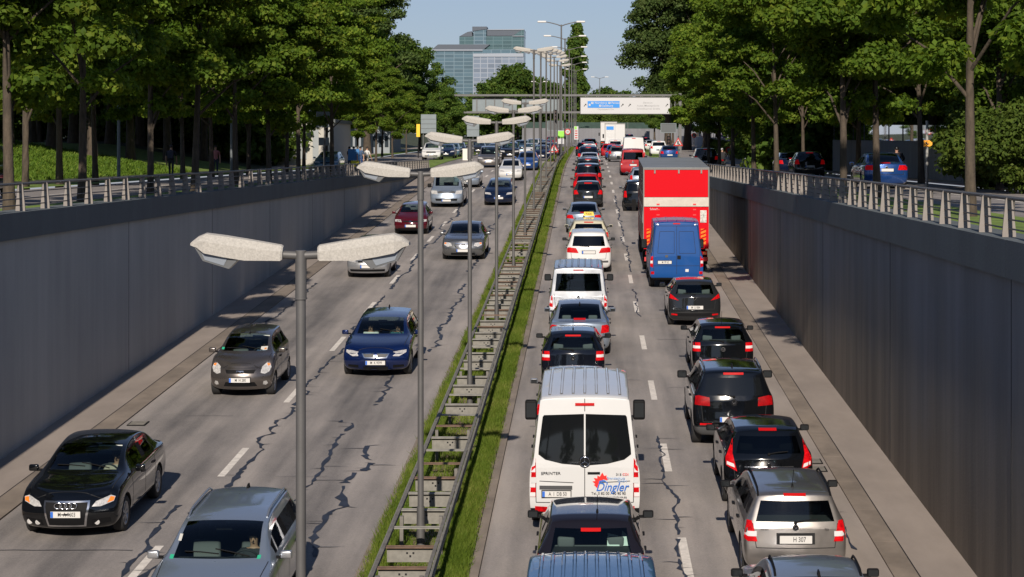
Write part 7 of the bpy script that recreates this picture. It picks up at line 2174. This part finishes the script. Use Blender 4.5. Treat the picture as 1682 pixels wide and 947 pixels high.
bc, tree, p = build_car('car', 'bright blue saloon driving away on the right street', 'car', P_BMWBLUE, sed(P_BMWBLUE, tail=[(.44, .74), (.82, .74), (.84, .93), (.50, .93)], rplate=(0, .74, None), belt=.92), ((1457 - 965) * 78.5 / F, 78.5), 1, G5, upper)

# ---- people ----------------------------------------------------------------------------------
def driver(x, y, label, top, seat_z, hair=HAIR):
    return person(label, (x, y, seat_z), 0, top, cloth('jeans', (.03, .04, .07)), 'sit', hair)
def in_car(front_xy, P_uc_urf, side, belt):
    x, y = front_xy
    yy = y + P_uc_urf + .17
    return (x + side, yy, road(yy) + belt - .95 + .31)
l_ = in_car((-5.50, 28.5), 2.1, .38, .96); driver(l_[0], l_[1], 'driver in dark clothes behind the wheel of the silver-blue estate', cloth('dark', (.02, .022, .026)), l_[2])
l_ = in_car((-5.62, 53.2), 2.15, .38, .94); driver(l_[0], l_[1], 'driver in teal with raised hands in the deep blue estate', cloth('teal', (.03, .10, .12)), l_[2])
l_ = in_car((-5.62, 53.2), 2.15, -.38, .94); driver(l_[0], l_[1], 'passenger in a white shirt in the deep blue estate', cloth('white', (.62, .62, .60)), l_[2])
l_ = in_car((-9.12, 35.1), 2.05, .37, .93); driver(l_[0], l_[1], 'driver behind the sun visor of the black saloon', cloth('pale', (.35, .30, .24)), l_[2])
l_ = in_car((-8.66, 50.0), 1.62, .34, .99); driver(l_[0], l_[1], 'driver in blue in the grey-brown small car', cloth('blue', (.05, .09, .17)), l_[2])
def ped(px, y, label, top, legs, pose, rz, dz=0, **k):
    x = (px - 965) * y / F
    return person(label, (x, y, upper(y) + (bankL(x) if x < 0 else 0) + .05 + dz), rz, top, legs, pose, **k)
JEANS = cloth('jeans', (.03, .04, .07))
ped(354, 118, 'person in a pink shirt and jeans standing by the tree row on the left', cloth('pink', (.42, .16, .17)), JEANS, 'stand', .4)
pb = ped(281, 104, 'person in dark shorts with a backpack walking away past the lawn', cloth('black', (.015, .015, .018)), cloth('dark', (.02, .022, .026)), 'walk', math.pi)
bp = rounded((0, .17, 1.25), (.30, .18, .42), cloth('pack', (.03, .03, .045)), 'backpack', .3)
bpo = empty('backpack', pb.location, 'dark backpack on the person walking past the lawn', 'backpack', None, math.pi); put('bag', bp, bpo)
for px, y, lab, t_, l_2, pose, rz in ((581, 152, 'person in teal standing with the group by the poster board', cloth('teal', (.03, .10, .12)), JEANS, 'stand', .5), (592, 150, 'tall person in blue dress amid the group by the poster board', cloth('blue', (.05, .09, .17)), cloth('bluedeep', (.02, .05, .15)), 'walk', .2), (603, 155, 'person in white carrying a red bag right of the group', cloth('white', (.62, .62, .60)), cloth('pale', (.35, .30, .24)), 'walk', 2.5), (574, 158, 'dark-dressed person leftmost of the group by the poster board', cloth('black', (.015, .015, .018)), JEANS, 'stand', 1.0)):
    ped(px, y, lab, t_, l_2, pose, rz)
# motorcycles with riders
def motorbike(px, y, label, rider):
    x = (px - 965) * y / F; z = upper(y)
    r0 = empty('motorcycle', (x, y, z), label, 'motorcycle')
    wm, rm = wheel_meshes(.31, .13, 1)
    for yy in (-.68, .72): w_ = put('wheel', wm, r0, (0, yy, .31)); put('rim', rm, w_)
    put('tank', rounded((0, .15, .82), (.30, .55, .26), P_BLACK, 'tank', .35), r0); put('seat', rounded((0, -.35, .80), (.26, .6, .12), BLACKP, 'seat', .4), r0)
    put('engine', rounded((0, .05, .48), (.34, .5, .40), GREYP, 'engine', .25), r0)
    mb = MB(); mb.tube([(-.34, .45, 1.05), (0, .55, 1.0), (.34, .45, 1.05)], .018, 6); mb.tube([(0, .55, 1.0), (0, .72, .31)], .035, 6); mb.build('handlebar', BLACKP, r0)
    mb = MB(); mb.box((0, -.72, .78), (.16, .05, .09)); mb.build('tail_light', RED_L, r0)
    mb = MB(); mb.box((0, -.90, .62), (.19, .01, .2)); mb.build('license_plate', PLATE, r0)
    mb = MB(); mb.tube([(.17, .0, .35), (.2, -.75, .42)], .045, 8); mb.build('exhaust', CHROME, r0)
    pr = person(rider, (x, y - .30, z + .78), math.pi, cloth('black', (.015, .015, .018)), cloth('dark', (.02, .022, .026)), 'ride', mat('helmet_' + ('white' if px < 1300 else 'black'), (.5, .5, .5) if px < 1300 else (.01, .01, .01), .2))
motorbike(1186, 150, 'motorcycle on the right street beyond the red lorry', 'motorcyclist in black with pale helmet beyond the red lorry')
motorbike(1472, 90, 'motorcycle on the right street ahead of the blue saloon', 'motorcyclist in black with dark helmet ahead of the blue saloon')
